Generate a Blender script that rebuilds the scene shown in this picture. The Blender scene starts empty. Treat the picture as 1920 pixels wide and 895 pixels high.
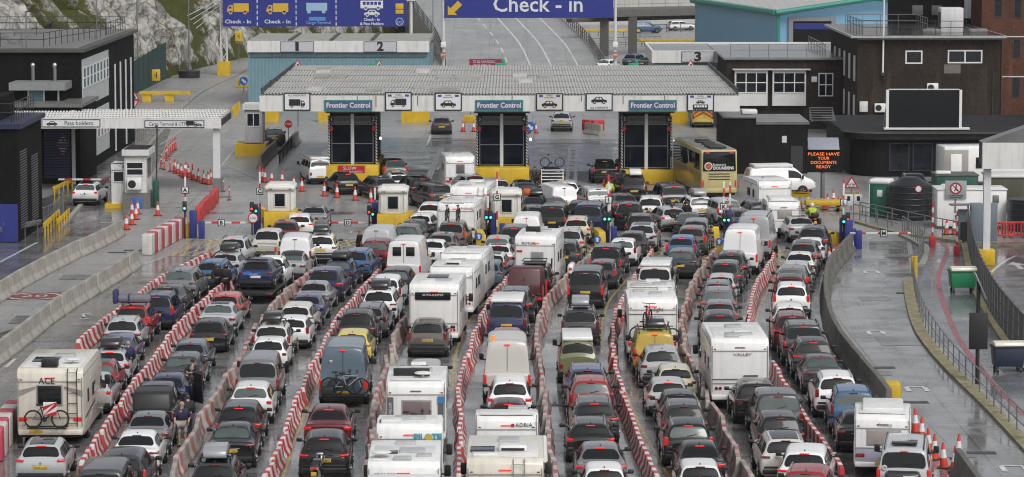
import bpy, bmesh, math, random
from mathutils import Vector, Matrix, noise
random.seed(7)
SC = bpy.context.scene
COL = SC.collection
R = math.radians
# ------------------------------------------------------------------ camera
CAM_H, FPX, PITCH = 21.3, 6000.0, math.atan(652.5 / 6000.0)
cd = bpy.data.cameras.new('camera'); cam = bpy.data.objects.new('camera', cd); COL.objects.link(cam)
cam.location = (0, 0, CAM_H); cam.rotation_euler = (math.pi / 2 - PITCH, 0, 0)
cd.sensor_width = 36; cd.lens = FPX / 1920 * 36; cd.clip_start = 1; cd.clip_end = 6000
SC.camera = cam
# ------------------------------------------------------------------ sky, sun, exposure (overcast, wet)
W = bpy.data.worlds.new('World'); SC.world = W; W.use_nodes = True
wn, wl = W.node_tree.nodes, W.node_tree.links
sky = wn.new('ShaderNodeTexSky'); sky.sky_type = 'NISHITA'; sky.sun_disc = False
sky.sun_elevation = R(48); sky.sun_rotation = R(150); sky.dust_density = 4.0; sky.air_density = 1.0
hs = wn.new('ShaderNodeHueSaturation'); hs.inputs['Saturation'].default_value = 0.24
wl.new(sky.outputs[0], hs.inputs['Color'])
wl.new(hs.outputs[0], wn['Background'].inputs['Color']); wn['Background'].inputs['Strength'].default_value = 0.12
sd = bpy.data.lights.new('sun', 'SUN'); sd.energy = 0.9; sd.angle = R(25); sd.color = (1, 0.98, 0.95)
sun = bpy.data.objects.new('sun', sd); COL.objects.link(sun)
sun.rotation_euler = (R(42), 0, R(-150 + 180))
SC.view_settings.view_transform = 'Standard'; SC.view_settings.look = 'None'
SC.view_settings.gamma = 1; SC.view_settings.use_curve_mapping = False
SC.view_settings.exposure = 0.25
SC.cycles.max_bounces = 5; SC.cycles.diffuse_bounces = 2; SC.cycles.glossy_bounces = 3
SC.cycles.transparent_max_bounces = 6; SC.cycles.use_denoising = True; SC.cycles.filter_width = 1.1
SC.cycles.caustics_reflective = False; SC.cycles.caustics_refractive = False

# ------------------------------------------------------------------ photograph pixel -> world
_cp, _sp = math.cos(PITCH), math.sin(PITCH)
def ray(px, py):
    u, v = px - 960.0, py - 447.5
    return Vector((u, FPX * _cp - v * _sp, -FPX * _sp - v * _cp))
def gnd(px, py, z=0.0):
    d = ray(px, py); t = (z - CAM_H) / d.z
    return Vector((d.x * t, d.y * t, z))
def at(px, py, Y):
    d = ray(px, py); t = Y / d.y
    return Vector((d.x * t, Y, CAM_H + d.z * t))

# ------------------------------------------------------------------ object helpers
def tag(o, label=None, cat=None, group=None, kind=None):
    if label: o['label'] = label
    if cat: o['category'] = cat
    if group: o['group'] = group
    if kind: o['kind'] = kind
    return o
def thing(name, label, cat, loc=(0, 0, 0), rz=0.0, group=None):
    o = bpy.data.objects.new(name, None); COL.objects.link(o)
    o.location = loc; o.rotation_euler = (0, 0, rz); o.empty_display_size = 0.2
    return tag(o, label, cat, group)
def link(name, me, parent=None, loc=None, rz=0.0):
    o = bpy.data.objects.new(name, me); COL.objects.link(o)
    if parent: o.parent = parent
    if loc is not None: o.location = loc
    if rz: o.rotation_euler = (0, 0, rz)
    return o
def copy_tree(o, parent=None):
    c = o.copy(); COL.objects.link(c)
    if parent: c.parent = parent
    for ch in list(o.children): copy_tree(ch, c)
    return c

class MB:
    """collects shapes into one mesh"""
    def __init__(s): s.v = []; s.f = []; s.mi = []; s.sm = []
    def add(s, vs, fs, m=0, smooth=False):
        b = len(s.v); s.v += [tuple(v) for v in vs]
        for f in fs: s.f.append(tuple(b + i for i in f)); s.mi.append(m); s.sm.append(smooth)
        return s
    def box(s, c, d, m=0, bev=0.0, rz=0.0, seg=2, ry=0.0, rx=0.0):
        bm = bmesh.new(); bmesh.ops.create_cube(bm, size=1.0)
        for v in bm.verts: v.co = Vector((v.co.x * d[0], v.co.y * d[1], v.co.z * d[2]))
        if bev: bmesh.ops.bevel(bm, geom=list(bm.edges), offset=min(bev, min(d) * .45), segments=seg, affect='EDGES', profile=.5)
        M = Matrix.Translation(c) @ Matrix.Rotation(rz, 4, 'Z') @ Matrix.Rotation(ry, 4, 'Y') @ Matrix.Rotation(rx, 4, 'X')
        bm.verts.index_update()
        s.add([M @ v.co for v in bm.verts], [[v.index for v in f.verts] for f in bm.faces], m, bool(bev)); bm.free(); return s
    def span(s, x0, x1, y0, y1, z0, z1, m=0, bev=0.0):
        return s.box(((x0 + x1) / 2, (y0 + y1) / 2, (z0 + z1) / 2), (abs(x1 - x0), abs(y1 - y0), abs(z1 - z0)), m, bev)
    def cyl(s, p0, p1, r0, r1=None, n=10, m=0, caps=True, smooth=True):
        r1 = r0 if r1 is None else r1
        p0, p1 = Vector(p0), Vector(p1); d = (p1 - p0).normalized()
        a = d.orthogonal().normalized(); b = d.cross(a)
        vs = []
        for p, r in ((p0, r0), (p1, r1)):
            for i in range(n):
                t = 2 * math.pi * i / n; vs.append(p + (a * math.cos(t) + b * math.sin(t)) * r)
        fs = [(i, (i + 1) % n, n + (i + 1) % n, n + i) for i in range(n)]
        s.add(vs, fs, m, smooth)
        if caps: s.add(vs[:n], [tuple(range(n))[::-1]], m); s.add(vs[n:], [tuple(range(n))], m)
        return s
    def tube(s, pts, r, n=6, m=0):
        for a, b in zip(pts, pts[1:]): s.cyl(a, b, r, n=n, m=m)
        return s
    def ring(s, c, rad, r, n=20, k=6, axis='X', m=0):
        """torus"""
        c = Vector(c); vs = []
        for i in range(n):
            t = 2 * math.pi * i / n
            for j in range(k):
                q = 2 * math.pi * j / k; rr = rad + r * math.cos(q); h = r * math.sin(q)
                x, y = rr * math.cos(t), rr * math.sin(t)
                vs.append(c + (Vector((h, x, y)) if axis == 'X' else Vector((x, h, y)) if axis == 'Y' else Vector((x, y, h))))
        fs = [(i * k + j, ((i + 1) % n) * k + j, ((i + 1) % n) * k + (j + 1) % k, i * k + (j + 1) % k) for i in range(n) for j in range(k)]
        return s.add(vs, fs, m, True)
    def ball(s, c, r, m=0, n=12, k=8):
        c = Vector(c); rx, ry, rz = (r, r, r) if not hasattr(r, '__len__') else r
        vs = [c + Vector((0, 0, -rz))]
        for i in range(1, k):
            p = -math.pi / 2 + math.pi * i / k
            for j in range(n):
                t = 2 * math.pi * j / n; vs.append(c + Vector((rx * math.cos(p) * math.cos(t), ry * math.cos(p) * math.sin(t), rz * math.sin(p))))
        vs.append(c + Vector((0, 0, rz))); fs = []
        for j in range(n):
            fs.append((0, 1 + (j + 1) % n, 1 + j)); e = 1 + (k - 2) * n; fs.append((e + j, e + (j + 1) % n, len(vs) - 1))
        for i in range(k - 2):
            for j in range(n): fs.append((1 + i * n + j, 1 + i * n + (j + 1) % n, 1 + (i + 1) * n + (j + 1) % n, 1 + (i + 1) * n + j))
        return s.add(vs, fs, m, True)
    def prism(s, poly, a0, a1, axis='Y', m=0, bev=0.0):
        """polygon in the plane across `axis`, pushed from a0 to a1 along it: 'Y' poly=(x,z), 'X' poly=(y,z), 'Z' poly=(x,y)"""
        def P(p, a): return (p[0], a, p[1]) if axis == 'Y' else (a, p[0], p[1]) if axis == 'X' else (p[0], p[1], a)
        bm = bmesh.new(); n = len(poly)
        v0 = [bm.verts.new(P(p, a0)) for p in poly]; v1 = [bm.verts.new(P(p, a1)) for p in poly]
        bm.faces.new(v0); bm.faces.new(v1[::-1])
        for i in range(n): bm.faces.new((v0[i], v1[i], v1[(i + 1) % n], v0[(i + 1) % n]))
        bmesh.ops.recalc_face_normals(bm, faces=list(bm.faces))
        if bev: bmesh.ops.bevel(bm, geom=list(bm.edges), offset=bev, segments=2, affect='EDGES', profile=.5)
        bm.verts.index_update()
        s.add([v.co for v in bm.verts], [[v.index for v in f.verts] for f in bm.faces], m, bool(bev)); bm.free(); return s
    def quad(s, a, b, c, d, m=0): return s.add([a, b, c, d], [(0, 1, 2, 3)], m)
    def merge(s, o, M=None, m=None):
        b = len(s.v); s.v += [tuple(M @ Vector(v)) if M else v for v in o.v]
        for f, i, q in zip(o.f, o.mi, o.sm): s.f.append(tuple(b + k for k in f)); s.mi.append(i if m is None else m); s.sm.append(q)
        return s
    def mesh(s, name, mats, fix=False):
        me = bpy.data.meshes.new(name); me.from_pydata(s.v, [], s.f)
        for m in (mats if isinstance(mats, (list, tuple)) else [mats]): me.materials.append(m)
        me.polygons.foreach_set('material_index', s.mi); me.polygons.foreach_set('use_smooth', s.sm)
        if fix:
            bm = bmesh.new(); bm.from_mesh(me); bmesh.ops.remove_doubles(bm, verts=bm.verts, dist=1e-5)
            bmesh.ops.recalc_face_normals(bm, faces=list(bm.faces)); bm.to_mesh(me); bm.free()
        me.update()
        if any(s.sm):
            try: me.set_sharp_from_angle(angle=R(42))
            except Exception: pass
        return me
    def build(s, name, mats, parent=None, loc=None, rz=0.0, fix=False):
        return link(name, s.mesh(name, mats, fix), parent, loc, rz)

# ------------------------------------------------------------------ materials
MATS = {}
def mat(name, col=(.5, .5, .5), rough=.6, metal=0.0, var=.12, scale=3.0, coat=0.0, emit=None, es=0.0, spec=.5, bump=0.0, dirt=0.0):
    """principled material with procedural variation of colour and gloss"""
    if name in MATS: return MATS[name]
    m = bpy.data.materials.new(name); m.use_nodes = True; MATS[name] = m
    n, l = m.node_tree.nodes, m.node_tree.links; b = n['Principled BSDF']
    b.inputs['Roughness'].default_value = rough; b.inputs['Metallic'].default_value = metal
    b.inputs['Specular IOR Level'].default_value = spec
    b.inputs['Coat Weight'].default_value = coat; b.inputs['Coat Roughness'].default_value = .06
    b.inputs['Base Color'].default_value = (*col, 1)
    if var > 0:
        tc = n.new('ShaderNodeTexCoord'); nz = n.new('ShaderNodeTexNoise'); nz.inputs['Scale'].default_value = scale
        nz.inputs['Detail'].default_value = 5; nz.inputs['Roughness'].default_value = .62
        l.new(tc.outputs['Object'], nz.inputs['Vector'])
        mp = n.new('ShaderNodeMapRange'); mp.inputs[1].default_value = .3; mp.inputs[2].default_value = .72
        mp.inputs[3].default_value = 1 - var; mp.inputs[4].default_value = 1 + var * .6
        l.new(nz.outputs[0], mp.inputs[0])
        mx = n.new('ShaderNodeMix'); mx.data_type = 'RGBA'; mx.blend_type = 'MULTIPLY'; mx.inputs[0].default_value = 1
        mx.inputs[6].default_value = (*col, 1); l.new(mp.outputs[0], mx.inputs[7]); out = mx.outputs[2]
        if dirt > 0:      # vertical run-off stains
            mpp = n.new('ShaderNodeMapping'); mpp.inputs['Scale'].default_value = (2.2, 2.2, .18); l.new(tc.outputs['Object'], mpp.inputs[0])
            n2 = n.new('ShaderNodeTexNoise'); n2.inputs['Scale'].default_value = 1.6; n2.inputs['Detail'].default_value = 6; l.new(mpp.outputs[0], n2.inputs[0])
            m2 = n.new('ShaderNodeMapRange'); m2.inputs[1].default_value = .5; m2.inputs[2].default_value = .75; m2.inputs[4].default_value = dirt
            l.new(n2.outputs[0], m2.inputs[0])
            mx2 = n.new('ShaderNodeMix'); mx2.data_type = 'RGBA'; l.new(m2.outputs[0], mx2.inputs[0]); l.new(out, mx2.inputs[6])
            mx2.inputs[7].default_value = (.16, .15, .12, 1); out = mx2.outputs[2]
        l.new(out, b.inputs['Base Color'])
        if bump:
            bp = n.new('ShaderNodeBump'); bp.inputs['Strength'].default_value = bump; bp.inputs['Distance'].default_value = .02
            l.new(nz.outputs[0], bp.inputs['Height']); l.new(bp.outputs[0], b.inputs['Normal'])
    if emit: b.inputs['Emission Color'].default_value = (*emit, 1); b.inputs['Emission Strength'].default_value = es
    return m

def nodes(name):
    m = bpy.data.materials.new(name); m.use_nodes = True; MATS[name] = m
    return m, m.node_tree.nodes, m.node_tree.links, m.node_tree.nodes['Principled BSDF']
def N(n, l, kind, ins=None, **props):
    x = n.new('ShaderNode' + kind)
    for k, v in props.items(): setattr(x, k, v)
    for k, v in (ins or {}).items():
        if isinstance(v, bpy.types.NodeSocket): l.new(v, x.inputs[k])
        else: x.inputs[k].default_value = v
    return x
def mixc(n, l, fac, a, b, blend='MIX'):
    x = n.new('ShaderNodeMix'); x.data_type = 'RGBA'; x.blend_type = blend
    for i, v in ((0, fac), (6, a), (7, b)):
        if isinstance(v, bpy.types.NodeSocket): l.new(v, x.inputs[i])
        else: x.inputs[i].default_value = v if i == 0 else (*v, 1)
    return x.outputs[2]
def rng(n, l, src, a, b, c=0.0, d=1.0):
    x = N(n, l, 'MapRange', {0: src, 1: a, 2: b, 3: c, 4: d}); return x.outputs[0]
def math_(n, l, op, a, b=0.0):
    return N(n, l, 'Math', {0: a, 1: b}, operation=op).outputs[0]

def ground_mat(name, c_lo, c_hi, wet=.5, joint=0.0, jc=.5, dark=(.05, .05, .052), stk=.3):
    m, n, l, b = nodes(name)
    tc = n.new('ShaderNodeTexCoord').outputs['Object']
    big = N(n, l, 'TexNoise', {'Vector': tc, 'Scale': .11, 'Detail': 6, 'Roughness': .6}).outputs[0]
    mid = N(n, l, 'TexNoise', {'Vector': tc, 'Scale': .7, 'Detail': 8, 'Roughness': .68}).outputs[0]
    fine = N(n, l, 'TexNoise', {'Vector': tc, 'Scale': 9.0, 'Detail': 4}).outputs[0]
    mp = N(n, l, 'Mapping', {0: tc, 'Scale': (1.3, .07, 1)}).outputs[0]     # tyre tracks along the lanes
    trk = N(n, l, 'TexNoise', {'Vector': mp, 'Scale': .9, 'Detail': 4}).outputs[0]
    c = mixc(n, l, rng(n, l, big, .35, .65), c_lo, c_hi)
    c = mixc(n, l, rng(n, l, mid, .5, .72, 0, .38), c, dark)
    st = N(n, l, 'TexNoise', {'Vector': N(n, l, 'Mapping', {0: tc, 'Scale': (.16, .55, 1)}).outputs[0], 'Scale': 1.0, 'Detail': 7, 'Roughness': .7, 'Distortion': .4}).outputs[0]
    c = mixc(n, l, rng(n, l, st, .53, .62, 0, stk), c, dark)
    c = mixc(n, l, rng(n, l, trk, .52, .7, 0, .35), c, dark)
    c = mixc(n, l, rng(n, l, fine, .3, .7, 0, .12), c, dark)
    wv = N(n, l, 'VectorMath', {0: tc, 1: N(n, l, 'TexNoise', {'Vector': tc, 'Scale': .8, 'Detail': 3}).outputs[1]}, operation='ADD').outputs[0]
    ck = N(n, l, 'TexVoronoi', {'Vector': wv, 'Scale': .22}, feature='DISTANCE_TO_EDGE').outputs[0]
    c = mixc(n, l, math_(n, l, 'MULTIPLY', rng(n, l, ck, .004, .012, .55, 0), rng(n, l, big, .42, .55)), c, (.03, .03, .03))
    if joint:
        sp = N(n, l, 'SeparateXYZ', {0: tc})
        a = math_(n, l, 'LESS_THAN', math_(n, l, 'MODULO', math_(n, l, 'ADD', sp.outputs[1], 1000.0), joint), .07)
        g = math_(n, l, 'LESS_THAN', math_(n, l, 'MODULO', math_(n, l, 'ADD', sp.outputs[0], 1001.3), joint * .8), .05)
        j = math_(n, l, 'MULTIPLY', math_(n, l, 'MAXIMUM', a, g), jc)
        c = mixc(n, l, j, c, (.035, .035, .035))
    l.new(c, b.inputs['Base Color'])
    pud = N(n, l, 'TexNoise', {'Vector': tc, 'Scale': .33, 'Detail': 5, 'Roughness': .55}).outputs[0]
    r = rng(n, l, pud, .40, .58, .44 - .17 * wet, .44 - .37 * wet)
    r2 = math_(n, l, 'ADD', r, rng(n, l, fine, .3, .7, -.05, .05))
    l.new(r2, b.inputs['Roughness'])
    bp = N(n, l, 'Bump', {'Strength': .15, 'Distance': .01, 'Height': fine}); l.new(bp.outputs[0], b.inputs['Normal'])
    return m

def brick_mat(name, c1, c2, mortar, scale=1.0, rough=.8):
    m, n, l, b = nodes(name)
    tc = n.new('ShaderNodeTexCoord').outputs['Object']; sp = N(n, l, 'SeparateXYZ', {0: tc})
    geo = n.new('ShaderNodeNewGeometry'); ns = N(n, l, 'SeparateXYZ', {0: geo.outputs['Normal']})
    h = mixc(n, l, math_(n, l, 'GREATER_THAN', math_(n, l, 'ABSOLUTE', ns.outputs[0]), .7), (0, 0, 0), (1, 1, 1))
    u = N(n, l, 'Mix', {0: h, 2: sp.outputs[0], 3: sp.outputs[1]}, data_type='FLOAT').outputs[0]
    cv = N(n, l, 'CombineXYZ', {0: u, 1: sp.outputs[2]}).outputs[0]
    br = N(n, l, 'TexBrick', {'Vector': cv, 'Color1': (*c1, 1), 'Color2': (*c2, 1), 'Mortar': (*mortar, 1), 'Scale': scale, 'Mortar Size': .012, 'Brick Width': .24, 'Row Height': .085})
    nz = N(n, l, 'TexNoise', {'Vector': tc, 'Scale': .5, 'Detail': 6}).outputs[0]
    c = mixc(n, l, rng(n, l, nz, .35, .7, 0, .55), br.outputs[0], tuple(x * .55 for x in c1))
    n3 = N(n, l, 'TexNoise', {'Vector': tc, 'Scale': 3.5, 'Detail': 3}).outputs[0]
    c = mixc(n, l, rng(n, l, n3, .45, .75, 0, .45), c, tuple(min(1, x * 1.8) for x in c2))
    vs = N(n, l, 'TexNoise', {'Vector': N(n, l, 'Mapping', {0: tc, 'Scale': (1.2, 1.2, .12)}).outputs[0], 'Scale': 1.0, 'Detail': 6}).outputs[0]
    c = mixc(n, l, rng(n, l, vs, .55, .72, 0, .45), c, tuple(x * 2.0 for x in c2))
    l.new(c, b.inputs['Base Color']); b.inputs['Roughness'].default_value = rough; b.inputs['Specular IOR Level'].default_value = .08
    return m

def paint_mat(name, rough=.22, coat=.6):
    """vehicle paint; colour comes from each object's own colour, road film from noise"""
    m, n, l, b = nodes(name)
    oi = n.new('ShaderNodeObjectInfo'); tc = n.new('ShaderNodeTexCoord').outputs['Object']
    sp = N(n, l, 'SeparateXYZ', {0: tc})
    nz = N(n, l, 'TexNoise', {'Vector': tc, 'Scale': 3.0, 'Detail': 5}).outputs[0]
    d = math_(n, l, 'MULTIPLY', rng(n, l, sp.outputs[2], .25, .9, .30, .015), rng(n, l, nz, .3, .7, .3, 1.0))
    c = mixc(n, l, d, oi.outputs['Color'], (.075, .072, .066))
    l.new(c, b.inputs['Base Color'])
    l.new(rng(n, l, nz, .35, .75, rough - .03, rough + .05), b.inputs['Roughness'])
    b.inputs['Coat Weight'].default_value = coat; b.inputs['Coat Roughness'].default_value = .05; b.inputs['Specular IOR Level'].default_value = .22
    return m

def stripe_mat(name, red, white, pitch, slant, fade):
    """painted concrete block: red and white slanted stripes along local Y"""
    m, n, l, b = nodes(name)
    tc = n.new('ShaderNodeTexCoord').outputs['Object']; sp = N(n, l, 'SeparateXYZ', {0: tc})
    q = math_(n, l, 'MULTIPLY_ADD', sp.outputs[2], slant); q.node.inputs[2].default_value = 0
    a = math_(n, l, 'ADD', math_(n, l, 'ADD', sp.outputs[1], 100.0 * pitch), q)
    f = math_(n, l, 'GREATER_THAN', math_(n, l, 'MODULO', a, pitch), pitch * .5)
    oi = n.new('ShaderNodeObjectInfo'); off = N(n, l, 'VectorMath', {0: tc, 1: oi.outputs['Location']}, operation='ADD').outputs[0]
    nz = N(n, l, 'TexNoise', {'Vector': off, 'Scale': 2.2, 'Detail': 8, 'Roughness': .75}).outputs[0]
    n2 = N(n, l, 'TexNoise', {'Vector': off, 'Scale': .35, 'Detail': 3}).outputs[0]
    c = mixc(n, l, f, white, red)
    wear = math_(n, l, 'ADD', rng(n, l, nz, .42, .72, 0, fade), rng(n, l, n2, .4, .65, 0, fade * .9))
    c = mixc(n, l, math_(n, l, 'MINIMUM', wear, .92), c, (.33, .305, .27))
    c = mixc(n, l, rng(n, l, nz, .25, .4, .35, 0), c, (.12, .11, .1))
    l.new(c, b.inputs['Base Color']); b.inputs['Roughness'].default_value = .55
    return m
# ------------------------------------------------------------------ shared vehicle materials
PAINT = paint_mat('vehicle paint')
VWHITE = mat('white coachwork', (.80, .80, .785), .32, var=.06, scale=2.0, coat=.5, dirt=.13)
VCREAM = mat('cream coachwork', (.66, .62, .53), .32, var=.06, scale=2.0, coat=.5, dirt=.2)
VGREY = mat('grey coachwork', (.30, .28, .25), .35, var=.06, coat=.5)
VROOF = mat('grp roof', (.70, .70, .68), .42, var=.14, scale=2.2, dirt=.1)
GLASS = mat('dark glass', (.010, .012, .013), .04, var=.15, scale=1.2, spec=.32)
GLASSG = mat('pale glass', (.07, .095, .09), .08, var=.25, scale=1.5, spec=.8)
BLACK = mat('black plastic', (.016, .016, .017), .45, var=.2)
TYRE = mat('tyre rubber', (.014, .014, .014), .75, var=.25, scale=8)
RIM = mat('alloy rim', (.35, .35, .36), .32, metal=.8, var=.2)
CHROME = mat('chrome', (.62, .62, .63), .14, metal=1.0, var=.08)
RAILM = mat('satin rail', (.45, .45, .46), .3, metal=.7, var=.1)
TL_OFF = mat('tail light lens', (.22, .008, .010), .15, var=.3, scale=14, coat=1)
TL_ON = mat('lit tail light', (.35, .006, .006), .2, var=.3, scale=14, coat=.6, emit=(1, .018, .012), es=.26)
BR_ON = mat('lit brake light', (.4, .01, .01), .2, var=.2, scale=20, emit=(1, .03, .018), es=.75)
AMBER = mat('amber lens', (.6, .17, .02), .2, var=.2, emit=(1, .25, .03), es=.6)
HEADL = mat('clear lens', (.55, .56, .57), .1, var=.3, scale=14, coat=1)
PL_Y = mat('yellow plate', (.62, .42, .03), .45, var=.1)
PL_W = mat('white plate', (.65, .66, .66), .45, var=.1)
INK = mat('black lettering', (.012, .012, .014), .5, var=.1)
BOXK = mat('black roof box', (.020, .020, .021), .28, var=.2, coat=.6)
BOXG = mat('silver roof box', (.30, .31, .32), .3, var=.1, coat=.6)
SOLAR = mat('solar panel', (.02, .022, .035), .12, var=.2, scale=6)
RUBY = mat('red enamel', (.42, .02, .025), .4, var=.15)
WPAINT = mat('white enamel', (.74, .74, .72), .45, var=.08)

GREYT_ = mat('trim grey', (.26, .26, .26), .5, var=.2); VGREY_ = mat('hatch off white', (.50, .50, .48), .45, var=.12)
def text(s, size, c, m, parent=None, name='lettering', ext=.006, rz=0.0, flat=False, w=None, bold=0.0, vert=False):
    """raised lettering, reading towards -Y (or lying flat on the ground)"""
    cu = bpy.data.curves.new('txt', 'FONT'); cu.body = s; cu.size = size; cu.extrude = ext; cu.offset = bold
    cu.align_x = 'CENTER'; cu.align_y = 'CENTER'; cu.resolution_u = 2
    tmp = bpy.data.objects.new('txt', cu); COL.objects.link(tmp)
    dg = bpy.context.evaluated_depsgraph_get(); me = bpy.data.meshes.new_from_object(tmp.evaluated_get(dg), depsgraph=dg)
    bpy.data.objects.remove(tmp); bpy.data.curves.remove(cu)
    if w:
        xs = [v.co.x for v in me.vertices]; k = w / max(1e-6, max(xs) - min(xs))
        for v in me.vertices: v.co.x *= k
    M = Matrix.Rotation(rz, 4, 'Z')
    if not flat: M = M @ Matrix.Rotation(math.pi / 2, 4, 'X')
    if vert: M = M @ Matrix.Rotation(math.pi / 2, 4, 'Z')
    me.transform(Matrix.Translation(c) @ M); me.materials.clear(); me.materials.append(m)
    return link(name, me, parent)

# ------------------------------------------------------------------ lofted car bodies
# station rows: y, half width, sill z, belt z, roof half width, roof z       (y = 0 is the tail)
SH = {}
SH['hatch'] = dict(L=4.27, rw=(2, 3), ws=(6, 7), crown=.035, st=[
 (0, .80, .44, .80, .68, .86), (.05, .87, .33, .89, .75, .97), (.12, .89, .27, .93, .74, 1.02), (.50, .90, .25, .95, .60, 1.40),
 (.80, .90, .25, .95, .60, 1.45), (1.6, .90, .25, .95, .62, 1.48), (2.35, .90, .25, .93, .60, 1.44), (3.15, .89, .25, .92, .70, 1.03),
 (3.6, .88, .26, .86, .72, .95), (4.1, .82, .30, .70, .64, .80), (4.27, .70, .38, .58, .56, .66)])
SH['suv'] = dict(L=4.6, rw=(2, 3), ws=(6, 7), crown=.04, st=[
 (0, .84, .52, .90, .70, .98), (.05, .90, .38, .99, .80, 1.07), (.11, .93, .31, 1.03, .79, 1.13), (.46, .94, .29, 1.06, .64, 1.58),
 (.80, .945, .29, 1.06, .65, 1.64), (1.7, .95, .29, 1.06, .67, 1.68), (2.5, .945, .29, 1.05, .65, 1.64), (3.35, .94, .29, 1.05, .76, 1.17),
 (3.9, .93, .29, 1.0, .78, 1.10), (4.42, .86, .33, .84, .70, .97), (4.6, .74, .42, .70, .60, .78)])
SH['estate'] = dict(L=4.78, rw=(2, 3), ws=(6, 7), crown=.03, st=[
 (0, .80, .44, .82, .68, .90), (.05, .88, .33, .90, .76, .99), (.12, .905, .27, .94, .74, 1.04), (.50, .91, .25, .96, .60, 1.40),
 (.85, .915, .25, .96, .61, 1.46), (1.8, .92, .25, .96, .63, 1.50), (2.7, .915, .25, .95, .61, 1.46), (3.55, .91, .25, .94, .71, 1.05),
 (4.05, .90, .26, .88, .73, .97), (4.6, .84, .30, .72, .65, .82), (4.78, .72, .38, .6, .56, .68)])
SH['saloon'] = dict(L=4.85, rw=(3, 4), ws=(7, 8), crown=.03, st=[
 (0, .80, .46, .84, .70, .92), (.06, .88, .33, .92, .78, 1.00), (.16, .905, .28, .95, .79, 1.04), (.62, .915, .26, .97, .77, 1.07), (1.38, .92, .25, .96, .59, 1.38),
 (1.85, .92, .25, .96, .59, 1.44), (2.35, .92, .25, .95, .60, 1.45), (2.8, .915, .25, .95, .59, 1.41), (3.6, .91, .25, .94, .71, 1.03),
 (4.15, .90, .26, .87, .73, .95), (4.66, .84, .30, .72, .65, .80), (4.85, .72, .38, .6, .56, .66)])
SH['carrier'] = dict(L=4.55, rw=(2, 3), ws=(6, 7), crown=.04, st=[
 (0, .82, .46, .90, .72, .98), (.04, .90, .34, .97, .80, 1.06), (.09, .92, .28, 1.0, .80, 1.11), (.30, .93, .26, 1.02, .69, 1.63),
 (.60, .93, .26, 1.02, .69, 1.71), (1.7, .93, .26, 1.02, .70, 1.75), (2.6, .925, .26, 1.02, .66, 1.70), (3.55, .91, .26, 1.0, .74, 1.14),
 (4.0, .90, .27, .94, .74, 1.04), (4.4, .84, .31, .80, .66, .88), (4.55, .72, .40, .66, .56, .72)])
SH['offroad'] = dict(L=4.75, rw=(2, 3), ws=(6, 7), crown=.03, st=[
 (0, .88, .55, 1.0, .80, 1.08), (.03, .93, .42, 1.06, .86, 1.14), (.06, .955, .36, 1.1, .86, 1.2), (.22, .96, .34, 1.12, .76, 1.76),
 (.5, .965, .34, 1.12, .76, 1.85), (1.7, .965, .34, 1.12, .77, 1.88), (2.6, .96, .34, 1.12, .75, 1.82), (3.25, .96, .34, 1.12, .80, 1.26),
 (4.1, .95, .34, 1.08, .82, 1.2), (4.6, .91, .38, .96, .78, 1.08), (4.75, .82, .46, .8, .7, .9)])
SH['minibus'] = dict(L=4.95, rw=(2, 3), ws=(6, 7), crown=.04, st=[
 (0, .86, .46, .98, .80, 1.06), (.03, .92, .35, 1.05, .86, 1.13), (.06, .945, .30, 1.09, .86, 1.18), (.25, .95, .29, 1.10, .76, 1.80),
 (.52, .95, .29, 1.10, .76, 1.91), (2.0, .95, .29, 1.10, .77, 1.96), (3.4, .95, .29, 1.10, .74, 1.90), (4.25, .93, .29, 1.08, .80, 1.24),
 (4.6, .91, .31, 1.0, .78, 1.1), (4.85, .86, .36, .84, .7, .94), (4.95, .76, .44, .7, .62, .76)])
SH['highvan'] = dict(L=5.95, rw=(2, 3), ws=(6, 7), crown=.05, st=[
 (0, .92, .52, 1.1, .88, 1.2), (.03, .98, .42, 1.15, .94, 1.25), (.05, 1.0, .38, 1.2, .95, 1.3), (.16, 1.01, .36, 1.2, .85, 2.42),
 (.42, 1.01, .36, 1.2, .84, 2.55), (2.5, 1.01, .36, 1.2, .85, 2.60), (4.1, 1.0, .36, 1.2, .80, 2.46), (5.15, .98, .36, 1.15, .82, 1.34),
 (5.55, .95, .38, 1.05, .8, 1.18), (5.85, .9, .42, .9, .74, 1.0), (5.95, .8, .5, .76, .64, .82)])
SH['pickup'] = dict(L=5.3, rw=(4, 5), ws=(8, 9), crown=.03, st=[
 (0, .86, .55, .98, .80, 1.04), (.04, .92, .45, 1.03, .86, 1.08), (.10, .935, .40, 1.06, .87, 1.10), (1.55, .935, .36, 1.07, .86, 1.11), (1.66, .935, .36, 1.07, .80, 1.17), (1.95, .935, .36, 1.07, .66, 1.70),
 (2.25, .935, .36, 1.07, .66, 1.77), (2.9, .935, .36, 1.07, .67, 1.79), (3.35, .93, .36, 1.06, .65, 1.74), (4.1, .93, .36, 1.06, .76, 1.22),
 (4.7, .92, .36, 1.02, .78, 1.14), (5.15, .87, .40, .86, .72, 1.0), (5.3, .76, .48, .74, .62, .82)])
SH['veteran'] = dict(L=4.4, rw=(2, 3), ws=(6, 7), crown=.10, st=[
 (0, .76, .45, 1.0, .72, 1.10), (.06, .82, .36, 1.08, .78, 1.17), (.10, .85, .32, 1.12, .78, 1.23), (.28, .86, .31, 1.14, .68, 1.66),
 (.55, .86, .31, 1.14, .67, 1.80), (2.0, .86, .31, 1.14, .68, 1.86), (3.5, .86, .31, 1.14, .66, 1.78), (4.1, .85, .32, 1.12, .76, 1.2),
 (4.25, .83, .34, 1.0, .74, 1.08), (4.36, .78, .38, .86, .68, .92), (4.4, .70, .44, .76, .6, .8)])

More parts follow.
